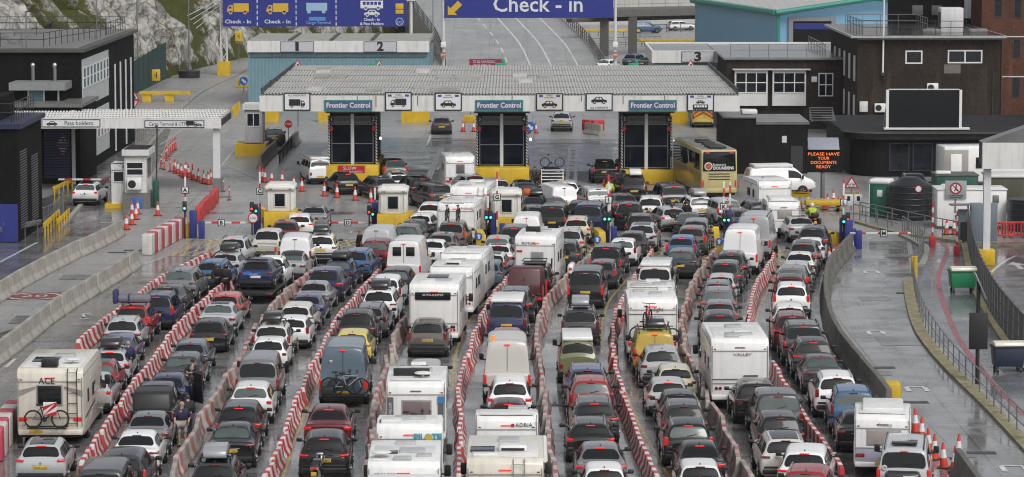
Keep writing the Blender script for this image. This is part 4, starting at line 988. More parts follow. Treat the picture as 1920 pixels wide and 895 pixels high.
def roof_rail(root, pts, h=1.1, sp=1.6, m=None, name='roof_railing'):
    mb = MB(); m = m or DKSTEEL; pts = [Vector(p) for p in pts]
    for zz in (h, h * .55): mb.tube([p + Vector((0, 0, zz)) for p in pts], .028)
    for a, b in zip(pts, pts[1:]):
        n = max(1, int((b - a).length / sp))
        for i in range(n + 1): p = a.lerp(b, i / n); mb.cyl(p, p + Vector((0, 0, h)), .026, n=6)
    return mb.build(name, m, root)
def aircon(root, c, side=0):
    o = MB().box(c, (.95, .36, .75), 0, .03).build('air_conditioner', WPAINT, root)
    MB().cyl((c[0] - .15, c[1] - .19, c[2]), (c[0] - .15, c[1] - .175, c[2]), .27, n=18).build('fan_grille', BLACK, o); return o

# ---- big dark brick building, left
A0, A1 = at(150, 92, 239), at(215, 55, 272); xL = A0.x; zt = A0.z
t = thing('office_block', 'dark brick two-storey block with white window panels under the cliff', 'building', (xL, 239, 0))
b = MB().span(-40, 0, 0, 34, 0, zt - .25); b.build('wall', BRK_D, t)
r_ = MB().span(-40.3, .35, -.35, 34.3, zt - .25, zt); r_.build('roof', ROOFM, t)
MB().span(-40, -.2, .2, 33.6, zt, zt + .06).build('roof_deck', ROOFG, t)
pn = MB()
for k in range(2):
    z0 = .9 + k * 4.2; pn.span(.02, .10, .6, 16, z0, z0 + 3.6, 0)
p_ = pn.build('window_panel', mat('grey white panel', (.50, .52, .52), .5, var=.12, dirt=.2), t)
for k in range(2):
    for i in range(8): win_part(t, (.1, 1.5 + i * 1.95, 3.0 + k * 4.3), 1.5, 1.6, (1, 2), side=1, fr=.09)
for i in range(4): MB().cyl((.10, 20 + i * 3.6, .3 + (i % 2) * 2), (.10, 20 + i * 3.6, zt - 2.2), .075, n=8).build('downpipe', WCOL, t)
roof_rail(t, [(-16, 2, zt), (-3, 2, zt), (-.6, 20, zt), (-.6, 33, zt), (-12, 33, zt)]); roof_rail(t, [(-40, 14, zt), (-13, 14, zt), (-13, 28, zt), (-40, 28, zt)])
roof_rail(t, [(-10, 20, zt), (-.8, 22, zt)])
for x, y, s in ((-12, 10, 1.6), (-8, 16, 1.2), (-18, 8, 2.0), (-6, 7, .9), (-15, 20, 1.4)): MB().box((x, y, zt + .3), (s, s * .8, .6), 0, .04).build('roof_unit', mat('roof unit', (.2, .2, .2), .5, var=.3), t)
# porch and flues against its front wall
P0 = at(35, 205, 238); P1 = at(124, 152, 238)
t2 = thing('porch', 'small flat-roofed porch with a pale blue door against dark brick', 'porch', (P0.x, 236.4, 0))
w_ = P1.x - P0.x
MB().span(-.3, w_ + .3, -1.0, 2.5, P1.z - .55, P1.z).build('roof', mat('grey fascia', (.24, .25, .25), .5, dirt=.4), t2)
MB().span(0, w_, 0, 2.5, 0, P1.z - .55).build('wall', BRK_D, t2)
MB().span(1.0, 2.05, -.05, 0, .1, P1.z - .6).build('door', mat('pale blue door', (.15, .28, .33), .5, var=.1), t2)
for x in (.93, 2.08, 3.15): MB().span(x, x + .12, -.09, -.002, 0, P1.z - .56).build('post', WPAINT, t2)
for px in (62, 103):
    q = at(px, 150, 237.5); z1 = at(px, 126, 237.5).z
    f = thing('flue_pipe', 'steel flue pipe with a round cowl on the %s end of the porch roof' % ('left' if px < 80 else 'right'), 'flue', (q.x, 237.5, P1.z), 0, 'flues on the porch roof')
    MB().cyl((0, 0, 0), (0, 0, z1 - P1.z), .13, n=12).build('pipe', STEEL, f); MB().ball((0, 0, z1 - P1.z + .12), (.2, .2, .22)).build('cowl', CHROME, f)
# ---- near left building (cut by the frame)
nx = at(35, 455, 193.6).x; zt = at(35, 205, 193.6).z
t = thing('gatehouse', 'dark brick gatehouse with a blue door at the left frame edge', 'building', (nx, 193.6, 0))
MB().span(-14, 0, 0, 10, 0, zt - 1.2).build('wall', BRK_D, t); MB().span(-14.2, .25, -.2, 10.2, zt - 1.2, zt - .9).build('roof', mat('blue fascia', (.015, .02, .06), .5, var=.3), t)
MB().span(-8, -1.5, 3, 9, zt - .9, zt + .5).build('roof_cabin', BRK_D, t)
d = MB().span(-1.15, -.02, -.06, 0, .05, 2.35).build('door', BLUE, t); MB().box((-.9, -.09, 1.15), (.05, .06, .2)).build('handle', STEEL, d)
ls = MB()
for k in range(30): ls.box((.06, 2.0, .8 + k * .16), (.05, 2.6, .07), 0, 0, ry=.4)
ls.build('louvre', mat('grey louvre', (.10, .10, .105), .5, var=.2), t)
ls = MB()
for k in range(26): ls.box((.06, 6.6, .8 + k * .16), (.05, 2.6, .07), 0, 0, ry=.4)
ls.build('louvre', mat('grey louvre', (.10, .10, .105)), t)
for (x, z, s) in ((-1.2, 4.0, .16), (-1.6, 3.7, .16), (-1.9, 3.3, .18), (-1.35, 3.0, .26)): MB().box((x, -.02, z), (s * 1.3, .03, s)).build('notice', WPAINT, t)
roof_rail(t, [(-14, .5, zt - .9), (-.4, .5, zt - .9), (-.4, 9.5, zt - .9)], 1.2, 1.0)
# link block between the two, behind
q0 = gnd(85, 345); t = thing('plant_room', 'dark plant room with blue slatted doors beside the pass holders lane', 'building', (q0.x, q0.y, 0))
MB().span(-9, 2.6, 0, 9, 0, 5.6).build('wall', BRK_D, t); MB().span(-9.2, 2.8, -.2, 9.2, 5.6, 5.85).build('roof', ROOFG, t)
sl = MB()
for k in range(24): sl.box((.9, -.03, .5 + k * .2), (1.9, .05, .15), 0, .01)
sl.build('slatted_door', mat('navy slats', (.016, .022, .07), .45, var=.2), t)
MB().span(2.0, 2.25, -.25, -.02, 0, 5.4).build('post', WCOL, t)

# ---- left canopy over pass holders lane
c0, c1 = at(58, 241, 226), at(415, 241, 226); zt = at(100, 222, 226).z
t = thing('lane_canopy', 'low white canopy with ribbed roof over the pass holders lane', 'canopy', (c0.x, 226, 0)); w_ = c1.x - c0.x
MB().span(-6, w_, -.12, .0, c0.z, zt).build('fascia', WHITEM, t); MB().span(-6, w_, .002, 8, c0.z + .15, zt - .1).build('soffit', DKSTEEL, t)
rb = MB()
for k in range(5): rb.span(-6, w_, .1 + k * 1.9, .35 + k * 1.9, zt - .1, zt + .02); 
rb.span(-6, w_, .0, 8.05, zt - .12, zt - .06)
rb.build('roof', ROOFC, t)
sp_ = MB()
for k in range(5):
    x_ = -5.8; pl = [(w_, zt), (-5.9, zt)]
    while x_ < w_ - .3: pl += [(x_, zt + .12), (x_ + .09, zt + .12), (x_ + .10, zt + .05), (x_ + .2, zt + .05)]; x_ += .22
    sp_.prism(pl, .25 + k * 1.9, .4 + k * 1.9, 'Y')
sp_.build('bird_spikes', WPAINT, t)
px_ = at(407, 360, 226).x - c0.x; MB().span(px_ - .28, px_ + .22, .2, .8, 0, c0.z + .1).build('column', WCOL, t)
MB().span(px_ - .35, px_ + .3, .12, .9, .0, 1.0).build('column_base', STEEL, t)
MB().span(-3, -2.5, .2, .8, 0, c0.z + .1).build('column', WCOL, t)
def icon(mb, kind, c, w, m=0, flip=1, t=.02):
    """flat pictogram in the XZ plane facing -Y, thickness t, centre c, width w"""
    cx, cy, cz = c; f = flip
    def pr(pts, mm=m, tt=1.0): mb.prism([(cx + f * x * w, cz + z * w) for x, z in pts], cy - t * tt, cy, 'Y', mm)
    def disc(x, z, r, mm=m, tt=1.0): mb.cyl((cx + f * x * w, cy, cz + z * w), (cx + f * x * w, cy - t * tt, cz + z * w), r * w, n=14, m=mm, smooth=False)
    if kind == 'truck':
        pr([(-.20, -.14), (.5, -.14), (.5, .26), (-.20, .26)]); pr([(-.5, -.14), (-.23, -.14), (-.23, .18), (-.40, .18), (-.5, .0)])
        disc(-.34, -.17, .085); disc(.32, -.17, .085); disc(-.34, -.17, .035, 1, 1.15); disc(.32, -.17, .035, 1, 1.15); pr([(-.44, .01), (-.30, .01), (-.30, .12), (-.39, .12)], 1, 1.15)
    elif kind == 'trailer':
        pr([(-.46, -.08), (.5, -.08), (.5, .28), (-.46, .28)]); pr([(-.42, -.20), (-.26, -.20), (-.26, -.08), (-.42, -.08)]); pr([(.26, -.20), (.42, -.20), (.42, -.08), (.26, -.08)])
    elif kind == 'car':
        pr([(-.5, -.12), (.5, -.12), (.5, .02), (.36, .06), (.20, .22), (-.16, .22), (-.28, .06), (-.48, .02)]); disc(-.29, -.13, .10); disc(.29, -.13, .10)
        disc(-.29, -.13, .045, 1, 1.15); disc(.29, -.13, .045, 1, 1.15); pr([(-.20, .06), (-.02, .06), (-.02, .17), (-.12, .17)], 1, 1.15); pr([(.03, .06), (.24, .06), (.16, .17), (.03, .17)], 1, 1.15)
    elif kind == 'bus':
        pr([(-.5, -.16), (.5, -.16), (.5, .18), (-.5, .18)]); disc(-.27, -.17, .075); disc(.29, -.17, .075); disc(-.27, -.17, .03, 1, 1.15); disc(.29, -.17, .03, 1, 1.15)
        for i in range(5): pr([(-.40 + i * .17, -.01), (-.27 + i * .17, -.01), (-.27 + i * .17, .13), (-.40 + i * .17, .13)], 1, 1.15)
    elif kind == 'arrow':
        pr([(-.5, -.5), (.16, -.5), (-.03, -.31), (.5, .2), (.2, .5), (-.31, -.03), (-.5, .16)])
    return mb
def sign_rect(name, label, px0, py0, px1, py1, Y, fm, bm, fr=.06, parent=None, cat='sign', th=.06):
    a, c = at(px0, py1, Y), at(px1, py0, Y); w, h = c.x - a.x, c.z - a.z; cen = ((a.x + c.x) / 2, Y, (a.z + c.z) / 2)
    root = thing(name, label, cat, cen) if not parent else link(name, None, parent, cen)
    MB().span(-w / 2, w / 2, 0, th, -h / 2, h / 2).build('frame', fm, root)
    MB().span(-w / 2 + fr, w / 2 - fr, -.012, -.002, -h / 2 + fr, h / 2 - fr).build('panel', bm, root)
    return root, w, h
r_, w, h = sign_rect('lane_sign', 'white pass holders sign with a black car on the low canopy', 78, 224, 188, 239, 225.85, BLACK, SIGNW)
text('Pass holders', .42, (.55, -.02, 0), INK, r_, w=2.0); icon(MB(), 'car', (-1.35, -.014, -.02), .75, 0).build('car_symbol', [INK, SIGNW], r_)
r_, w, h = sign_rect('lane_sign', 'white cargo terminal sign with lorry and car on the low canopy', 271, 226, 383, 240, 225.85, BLACK, SIGNW)
text('Cargo Terminal & UTP', .36, (-.5, -.02, 0), INK, r_, w=2.6)
i = MB(); icon(i, 'truck', (1.22, -.014, .02), .78, 0, -1); icon(i, 'car', (1.72, -.014, -.05), .5, 0); i.build('vehicle_symbols', [INK, SIGNW], r_)
# stanchions of railing along the left building
def railing(name, label, px, h=1.1, sp=1.5, r=.03, m=None, mids=(.5,), group=None, cat='railing', world=None, post_part=True):
    pts = smooth(world or [gnd(*q) for q in px], 5); o0 = pts[0].copy(); root = thing(name, label, cat, o0, 0, group); m = m or STEEL
    mb = MB().tube([p - o0 + Vector((0, 0, h)) for p in pts], r)
    for q in mids: mb.tube([p - o0 + Vector((0, 0, h * q)) for p in pts], r * .8)
    mb.build('rail', m, root); acc = 0; pm = MB().cyl((0, 0, 0), (0, 0, h), r, n=6).mesh('post', m); nxt = 0
    for a, b in zip(pts, pts[1:]):
        d = (b - a).length
        while nxt <= acc + d: link('post', pm, root, a.lerp(b, (nxt - acc) / d) - o0); nxt += sp
        acc += d
    return root
railing('railing', 'grey tubular railing along the dark office block', [(143, 330), (190, 292), (240, 258), (275, 238)], 1.2, 1.3)
railing('railing', 'short grey railing below the gatehouse louvres', [(60, 425), (92, 420), (117, 398), (118, 380)], 1.15, .9)

# ---- blue inspection sheds 1, 2 and 3
a, c = at(464, 98, 319), at(805, 77, 319); zt, zb, w = c.z, a.z, c.x - a.x; xs0 = a.x
t = thing('inspection_shed', 'blue clad inspection shed with a white fascia numbered 1 and 2', 'building', (a.x, 319, 0))
MB().span(.05, w - .05, .06, 17, 0, zb + .1).build('wall', BLUCLAD, t); MB().span(0, w, -.25, .05, zb, zt).build('fascia', WHITEM, t)
MB().prism([(0.05, zt), (17, zt), (17, zt - .4), (.05, zt - .4)], 0, w, 'X').build('roof', mat('pale roof', (.32, .32, .28), .55, var=.25, scale=.6), t)
for x in (4.2, 12.4, 8.3): MB().box((x, 8.5, zt + .06), (.35, 16, .10)).build('roof_walkway', DKSTEEL, t)
MB().span(2.2, 3.2, -.005, .05, 0, 2.5).build('doorway', DARKIN, t)
MB().span(.3, w - .3, -.05, .055, zb - .5, zb - .2).build('vent_strip', mat('slate vents', (.08, .13, .15), .4, var=.4, scale=4), t)
for px0, px1, s in ((526, 588, '1'), (682, 744, '2')):
    r_, w2, h2 = sign_rect('shed_number', 'grey panel numbered %s on the %s half of the blue shed fascia' % (s, 'left' if s == '1' else 'right'), px0, 78, px1, 98, 318.7, BLACK, mat('pale grey panel', (.48, .49, .52), .5), .05)
    text(s, 1.25, (0, -.02, 0), INK, r_, bold=.05, w=.34 if s == '1' else .66)
a, c = at(1222, 118, 300), at(1360, 95, 300); zt, zb, w = c.z, a.z, 9.0
t = thing('inspection_shed', 'blue clad shed with a white fascia numbered 3', 'building', (a.x, 300, 0))
MB().span(.3, w, .1, 14, 0, zb + .1).build('wall', BLUCLAD, t); MB().span(0, w, -.2, 0.05, zb, zt).build('fascia', WHITEM, t); MB().span(-.03, .2, .052, 15, zb, zt - .01).build('fascia', WHITEM, t)
MB().span(.2, w + 10, .06, 15, zt - .3, zt - .05).build('roof', mat('wet grey roof', (.20, .205, .21), .25, var=.25, scale=.6), t); MB().span(.0, w + 10, 14.9, 15.2, zt - .3, zt + .08).build('parapet', WPAINT, t)
r_, w2, h2 = sign_rect('shed_number', 'grey panel numbered 3 on the white shed fascia', 1278, 97, 1339, 117, 299.7, BLACK, mat('pale grey panel', (.48, .49, .52)), .05)
text('3', 1.2, (0, -.02, 0), INK, r_, bold=.05, w=.66)

# ---- frontier control canopy
Yf = 231.0; a, c = at(487, 209, Yf), at(1387, 180, Yf); zt, zb, w = c.z, a.z, c.x - a.x
t = thing('frontier_canopy', 'wide white frontier control canopy with a corrugated roof', 'canopy', (a.x, Yf, 0)); DC = 36.0
MB().span(0, w, -.15, 0, zb, zt).build('fascia', WHITEM, t); MB().span(0, .15, .002, DC, zb + .2, zt - .02).build('fascia', WHITEM, t); MB().span(w - .15, w, .002, DC, zb + .2, zt - .02).build('fascia', WHITEM, t)
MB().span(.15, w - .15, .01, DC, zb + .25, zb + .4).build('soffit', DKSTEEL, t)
rm = MB()
for k in range(5):      # shallow saw-tooth bays running across
    y0, y1 = .05 + k * DC / 5, .05 + (k + 1) * DC / 5
    rm.prism([(y0, zt - .05), (y0, zt + .02 + k * .02), (y1, zt + .16 + k * .02), (y1, zt - .05)], .1, w - .1, 'X')
rm.build('roof', ROOFC, t)
bs = MB()
for k in range(5):
    y0 = .3 + k * DC / 5; x_ = .2; pl = [(w - .2, zt + .06 + k * .02), (.2, zt + .06 + k * .02)]
    while x_ < w - .3: pl += [(x_, zt + .17 + k * .02), (x_ + .09, zt + .17 + k * .02), (x_ + .10, zt + .10 + k * .02), (x_ + .22, zt + .10 + k * .02)]; x_ += .23
    bs.prism(pl, y0, y0 + .05, 'Y', 1)
for k in range(14): q_ = (random.uniform(1, w - 3), random.uniform(1, DC - 4)); MB().span(q_[0], q_[0] + random.choice((1.1, 1.1, 2.2)), q_[1], q_[1] + 3.0, zt + .10, zt + .20 + q_[1] * .006).build('roof_patch', mat('roof patch %d' % (k % 3), ((.36, .355, .33), (.52, .51, .49), (.30, .29, .26))[k % 3], .6, var=.3, scale=2), t)
bs.build('bird_spikes', [mat('pale spikes', (.40, .39, .36), .6, var=.3), DKSTEEL], t)
ed = MB()
for xx in (.12, w - .12):
    ed.cyl((xx, .2, zt + .5), (xx, DC, zt + .5), .05, n=6)
    for k in range(28): ed.cyl((xx, .3 + k * DC / 28, zt), (xx, .3 + k * DC / 28 + .2, zt + .5), .05, n=5)
ed.build('edge_rail', DKSTEEL, t)
for x in (6, w / 2 + .3, w - 5): 
    for y in (12, 30): MB().span(x - .25, x + .25, y, y + .5, 0, zb + .3).build('column', WCOL, t)
st = MB()
for px, hh in ((670, .5), (705, .8), (783, .7), (820, .4), (1168, .6), (1246, .5), (960, .3), (1090, .4)): q = at(px, 195, Yf).x - a.x; st.span(q - .03, q + .04, -.156, -.151, zt - hh, zt)
st.build('rust_streaks', mat('rust stain', (.24, .12, .05), .8, var=.5, scale=6), t)
FS = [(532, 174, 582, 208, 'ALL PASSPORTS', 'truckr'), (722, 173, 772, 208, 'UK/EEA', 'truck'), (815, 174, 866, 208, 'UK/EEA', 'car'), (1005, 175, 1056, 208, 'UK/EEA', 'carb'), (1098, 175, 1149, 208, 'ALL PASSPORTS low', 'car'), (1288, 176, 1339, 209, 'UK/EEA', 'carbus')]
NMS = ['all passports panel with a black lorry, leftmost on the white canopy', 'passport lane panel with a black lorry left of the pale car panel', 'passport lane panel with a black car left of the middle Frontier Control board', 'cream passport lane panel with a black car right of the middle Frontier Control board', 'white panel with a car above the words all passports', 'passport lane panel with car above bus, rightmost on the canopy']
SIGNCR = mat('sign cream', (.60, .57, .53), .4, var=.05)
for (x0, y0, x1, y1, s, kd), nm in zip(FS, NMS):
    r_, w2, h2 = sign_rect('passport_sign', nm, x0, y0, x1, y1, Yf - .28, BLACK, SIGNCR if kd == 'carb' else SIGNW, .09); r_['group'] = 'passport lane panels on the canopy'
    ic = MB()
    if kd == 'truckr': icon(ic, 'truck', (0, -.014, -.12), 1.15, 0, -1)
    elif kd == 'truck': icon(ic, 'truck', (0, -.014, -.10), 1.15, 0)
    elif kd == 'carbus': icon(ic, 'car', (0, -.014, .04), .62, 0, -1); icon(ic, 'bus', (0, -.014, -.34), 1.1, 0)
    else: icon(ic, 'car', (0, -.014, .12 if 'low' in s else -.16), 1.12, 0, -1)
    ic.build('vehicle_symbol', [INK, SIGNW], r_)
    if 'low' in s: text('ALL PASSPORTS', .2, (0, -.02, -.42), INK, r_, w=1.3)
    elif s.startswith('ALL'): text('ALL PASSPORTS', .2, (0, -.02, .45), INK, r_, w=1.3)
    else:
        text('UK/EEA', .14, (0, -.02, .46), INK, r_, w=.45); text('SWISS ONLY', .13, (0, -.02, .31), INK, r_, w=.75)
        fl = MB()
        for q in (-1, 1): fl.box((q * .62, -.018, .43), (.28, .012, .16))
        fl.build('flag', mat('flag blue', (.06, .07, .25), .5), r_)
for px0, nm in ((608, 'Frontier Control board above the left booth'), (891, 'Frontier Control board above the middle booth'), (1179, 'Frontier Control board above the right booth')):
    r_, w2, h2 = sign_rect('frontier_sign', 'green framed blue ' + nm, px0, 188, px0 + 90, 208, Yf - .22, TEAL, mat('dusky blue', (.075, .10, .22), .45, var=.4, scale=1.5), .09); r_['group'] = 'Frontier Control boards'
    text('Frontier Control', .52, (0, -.02, 0), SIGNW, r_, w=3.15, bold=.012)
# ---- frontier booths
HAZ = nodes('striped post'); 
def haz():
    m, n, l, b = HAZ; sp = N(n, l, 'SeparateXYZ', {0: n.new('ShaderNodeTexCoord').outputs['Object']})
    f = math_(n, l, 'GREATER_THAN', math_(n, l, 'MODULO', math_(n, l, 'ADD', math_(n, l, 'ADD', sp.outputs[2], sp.outputs[0]), 50.0), .22), .11)
    l.new(mixc(n, l, f, (.03, .03, .03), (.6, .6, .6)), b.inputs['Base Color']); return m
HAZM = haz()
def booth(px0, px1, pyw, pyb, label, nums):
    Y = 233.0; a = at(px0, pyb, Y); c = at(px1, 211, Y); w = c.x - a.x; H = zb - .02; z1 = at(px0, pyw, Y).z; zw = at(px0, 232, Y).z
    t = thing('border_booth', label, 'booth', (a.x, Y, 0), 0, 'passport booths under the frontier canopy')
    MB().span(0, w, .05, 9, z1, H - .25).build('wall', DARKIN, t)
    MB().box((w / 2, 4.0, z1 / 2), (w + .5, 10.0, z1), 0, .12).build('plinth', YEL, t)
    MB().span(-.3, w + .3, -.1, 9.2, H - .25, H).build('roof', mat('booth roof', (.10, .10, .105), .4, var=.3), t)
    MB().span(.05, w - .05, -.03, .045, zw, zw + .55).build('sign_band', mat('aluminium band', (.13, .13, .135), .45, var=.2), t)
    for s in (0, 1):
        x0 = .12 + s * (w - .1) / 2; ww = (w - .3) / 2 - .08
        win_part(t, (x0 + ww / 2, .03, (z1 + zw) / 2 + .02), ww, zw - z1 - .1, (1, 2), .05, BGLASS, mat('grey frame', (.20, .205, .21), .5), depth=.08)
    MB().span(w / 2 - .13, w / 2 + .10, -.14, .0, z1 - .1, H - .3).build('mullion', WCOL, t)
    for s in (0, 1): MB().cyl((w * s - .06 + .12 * s, -.2, z1 - .2), (w * s - .06 + .12 * s, -.2, zw + .6), .07, n=8).build('striped_post', HAZM, t)
    text('POLICE AUX FRONTIERES', .30, (w / 2, -.06, zw + .28), INK, t, w=w * .72)
    for s, nn in ((0, nums[0]), (1, nums[1])):
        MB().box((.14 + s * (w - .28), -.30, zw + .34), (.34, .03, .40), 0, .02).build('number_board', INK, t); text(nn, .36, (.14 + s * (w - .28), -.33, zw + .34), SIGNW, t)
        MB().cyl((.1 + s * (w - .2), -.29, zw - .35), (.1 + s * (w - .2), -.26, zw - .35), .17, n=14).build('height_disc', RUBY, t)
    MB().cyl((w + .35, .2, (zw + z1) / 2 + .4), (w + .35, .16, (zw + z1) / 2 + .4), .09, n=12).build('lane_lamp', mat('white lane lamp', (.8, .8, .8), .3, emit=(.9, .95, 1), es=6), t)
    return t
booth(619, 704, 308, 334, 'left border booth with dark windows behind the red SLOW board', '12')
booth(896, 986, 312, 338, 'middle border booth between the caravan and the bike rack camper', '34')
booth(1167, 1257, 317, 343, 'right border booth beside the gold coach', '56')
a = at(633, 326, 232); r_, w2, h2 = sign_rect('slow_board', 'red SLOW board on the yellow plinth of the left booth', 633, 311, 684, 325, 227.8, RUBY, RUBY, .02); text('SLOW', .34, (-.1, -.02, .08), SIGNW, r_); text('STOP IF REQUESTED', .17, (.0, -.02, -.17), SIGNW, r_, w=1.6)

# ---- big sign gantries
def gantry_left():
    Y = 370; a, c = at(418, 50, Y), at(762, -22, Y); w, h = c.x - a.x, c.z - a.z
    t = thing('check_in_sign', 'wide blue sign with yellow lorries, pale trailer, bus and car', 'sign', (a.x, Y, a.z))
    MB().span(0, w, 0, .2, 0, h).build('board', SIGNB, t)
    X = lambda px: at(px, 0, Y).x - a.x
    Z = lambda py: at(418, py, Y).z - a.z
    for px in (482, 555, 630):
        mb = MB()
        for k in range(7): mb.box((X(px), -.012, .3 + k * .66), (.10, .02, .42))
        mb.build('dashed_divider', SIGNW, t)
    for px in (446, 520): icon(MB(), 'truck', (X(px), -.02, Z(17)), 2.5, 0).build('lorry_symbol', [SIGNY, SIGNB], t); text('Check - In', .62, (X(px), -.03, Z(41)), SIGNW, t, w=3.0, bold=.01)
    icon(MB(), 'trailer', (X(593), -.02, Z(17)), 2.5, 0).build('trailer_symbol', [SIGNL, SIGNB], t); MB().span(X(579), X(610), -.02, -.002, Z(39), Z(32)).build('blue_patch', mat('patch blue', (.08, .25, .55), .45), t)
    text('Cargo Terminal', .5, (X(597), -.03, Z(43)), SIGNL, t, w=2.8)
    icon(MB(), 'bus', (X(697), -.02, Z(9)), 2.6, 0).build('bus_symbol', [SIGNW, SIGNB], t); icon(MB(), 'car', (X(697), -.02, Z(25)), 1.8, 0).build('car_symbol', [SIGNW, SIGNB], t)
    text('Check - In', .46, (X(697), -.03, Z(37)), SIGNW, t, w=1.85, bold=.01); text('& Pass Holders', .46, (X(697), -.03, Z(45)), SIGNW, t, w=2.7, bold=.01)
    MB().box((X(749), -.015, Z(13)), (.9, .02, .75), 0, .01).box((X(749), -.015, Z(22)), (.9, .02, .5), 0, .01).build('toll_symbol', SIGNY, t)
    MB().ring((X(749), -.02, Z(41)), .42, .035, axis='Y', n=24).ring((X(749) - .16, -.02, Z(41) - .05), .13, .02, axis='Y', n=14).ring((X(749) + .16, -.02, Z(41) - .05), .13, .02, axis='Y', n=14).build('cycle_symbol', SIGNW, t)
    b = MB(); H = a.z + h + 1.5
    for dx in (-.35, .35):
        for dy in (.6, 1.3): b.cyl((dx, dy, -a.z + 1.2), (dx, dy, H - a.z), .08, n=8)
    for k in range(9):
        z = -a.z + 1.5 + k * 1.3; b.cyl((-.35, .6, z), (.35, .6, z + 1.2), .045, n=6); b.cyl((.35, .6, z), (-.35, .6, z + 1.2), .045, n=6)
    b.build('lattice_mast', WCOL, t); MB().span(-.75, .75, .2, 1.8, -a.z, -a.z + 1.6).build('mast_base', YEL, t)
    q = X(770); MB().cyl((q, .8, -a.z), (q, .8, h + 1), .2, n=10).build('mast', WCOL, t); MB().span(-.5, q + .5, .5, 1.0, h - 1.5, h - 1.0).build('crossbeam', WCOL, t)
    ar = MB()
    for k in range(4): ar.tube([(-.3, .7 + k * .2, 3.2 - k * .35), (-4.2 + k * .3, 1.2 + k * .3, 1.2 - k * .5)], .05)
    ar.build('side_arm', WCOL, t)
def gantry_mid():
    Y = 345; a, c = at(834, 34, Y), at(1150, -26, Y); w, h = c.x - a.x, c.z - a.z
    t = thing('check_in_sign', 'blue Check - in sign with a yellow arrow over the ramp', 'sign', (a.x, Y, a.z)); MB().span(0, w, 0, .2, 0, h).build('board', SIGNB, t)
    X = lambda px: at(px, 0, Y).x - a.x
    Z = lambda py: at(834, py, Y).z - a.z
    text('Check - in', 2.35, (X(1009), -.03, Z(9.5)), SIGNW, t, w=9.6, bold=.03); icon(MB(), 'arrow', (X(853), -.02, Z(15)), 1.55, 0).build('arrow', SIGNY, t)
    for px in (831, 1154): q = X(px); MB().cyl((q, .3, -a.z), (q, .3, h + 1), .17, n=10).build('post', WCOL, t); MB().box((q, -.02, Z(84) ), (.55, .12, .6), 0, .02).build('junction_box', WPAINT, t); MB().cyl((q, -.2, Z(103)), (q, -.14, Z(103)), .33, n=18).build('no_entry_disc', mat('faded no entry', (.45, .16, .09), .5), t); MB().box((q, -.21, Z(103)), (.44, .02, .10)).build('bar', SIGNW, t)
gantry_left(); gantry_mid()

# ---- bridge at the back, right
t = thing('road_bridge', 'dark concrete road bridge on square piers behind the sheds', 'bridge', (11, 412, 0))
bb = MB(); dk = [(0, 0, 6.0), (18, 12, 5.9), (40, 26, 5.6), (75, 40, 5.4)]; v = []
for x, y, z in dk: v += [(x, y, z - .9), (x, y, z), (x, y + 9, z), (x, y + 9, z - .9)]
bb.add(v, [(i * 4 + j, i * 4 + (j + 1) % 4, (i + 1) * 4 + (j + 1) % 4, (i + 1) * 4 + j) for i in range(3) for j in range(4)] + [(0, 1, 2, 3), (12, 15, 14, 13)]); bb.build('deck', mat('bridge concrete', (.12, .118, .11), .8, var=.25, dirt=.3), t, fix=True)
for x, y in ((.9, 2), (4.6, 3), (14, 12), (27, 20)): MB().span(x - .5, x + .6, y, y + 1.2, 0, 5.05).build('pier', mat('pier concrete', (.09, .088, .082), .8, var=.25), t)
MB().box((10.2, 12, 4.6), (34, 1.2, .5), 0, 0, rz=.62).build('crossbeam', mat('pier concrete', (.12, .118, .11)), t)
roof_rail(t, [(0, .1, 6), (18, 12.1, 5.9), (40, 26.1, 5.6), (75, 40.1, 5.4)], 1.3, 2.0, STEEL, 'parapet_rail')
t = thing('far_wall', 'pale concrete wall at the back beyond the bridge', 'wall', (14, 512, 0)); t.name = 'boundary_wall'
MB().span(-8, 60, 0, .6, 0, 5.5).build('wall', mat('pale wall', (.50, .50, .48), .7, var=.12, scale=.3, dirt=.3), t)
for px0, px1, py, Y, nm in ((1075, 1200, 53, 470, 'upper'), (1180, 1370, 70, 440, 'lower')):
    a, c = at(px0, py + 3, Y), at(px1, py - 2, Y); z = max(.8, a.z + .6)
    t = thing('crash_barrier', '%s yellow crash barrier beyond the bridge piers' % nm, 'barrier', (a.x, Y, 0), 0, 'yellow barriers behind the bridge'); w = c.x - a.x
    MB().box((w / 2, 0, .85), (w, .1, .38), 0, .05).build('beam', YEL, t); m_ = MB().span(-.07, .07, .052, .16, 0, .9).mesh('post', STEEL)
    for k in range(9): link('post', m_, t, (k * w / 8, 0, 0))
railing('railing', 'grey guard rail on posts under the road bridge', [(1200, 62), (1290, 60), (1375, 62)], 1.2, 2.4, .07)
railing('railing', 'grey mesh railing below the bridge left of shed 3', [(1070, 95), (1130, 90), (1240, 86)], 1.3, 1.6, .05, mids=(.25, .5, .75))

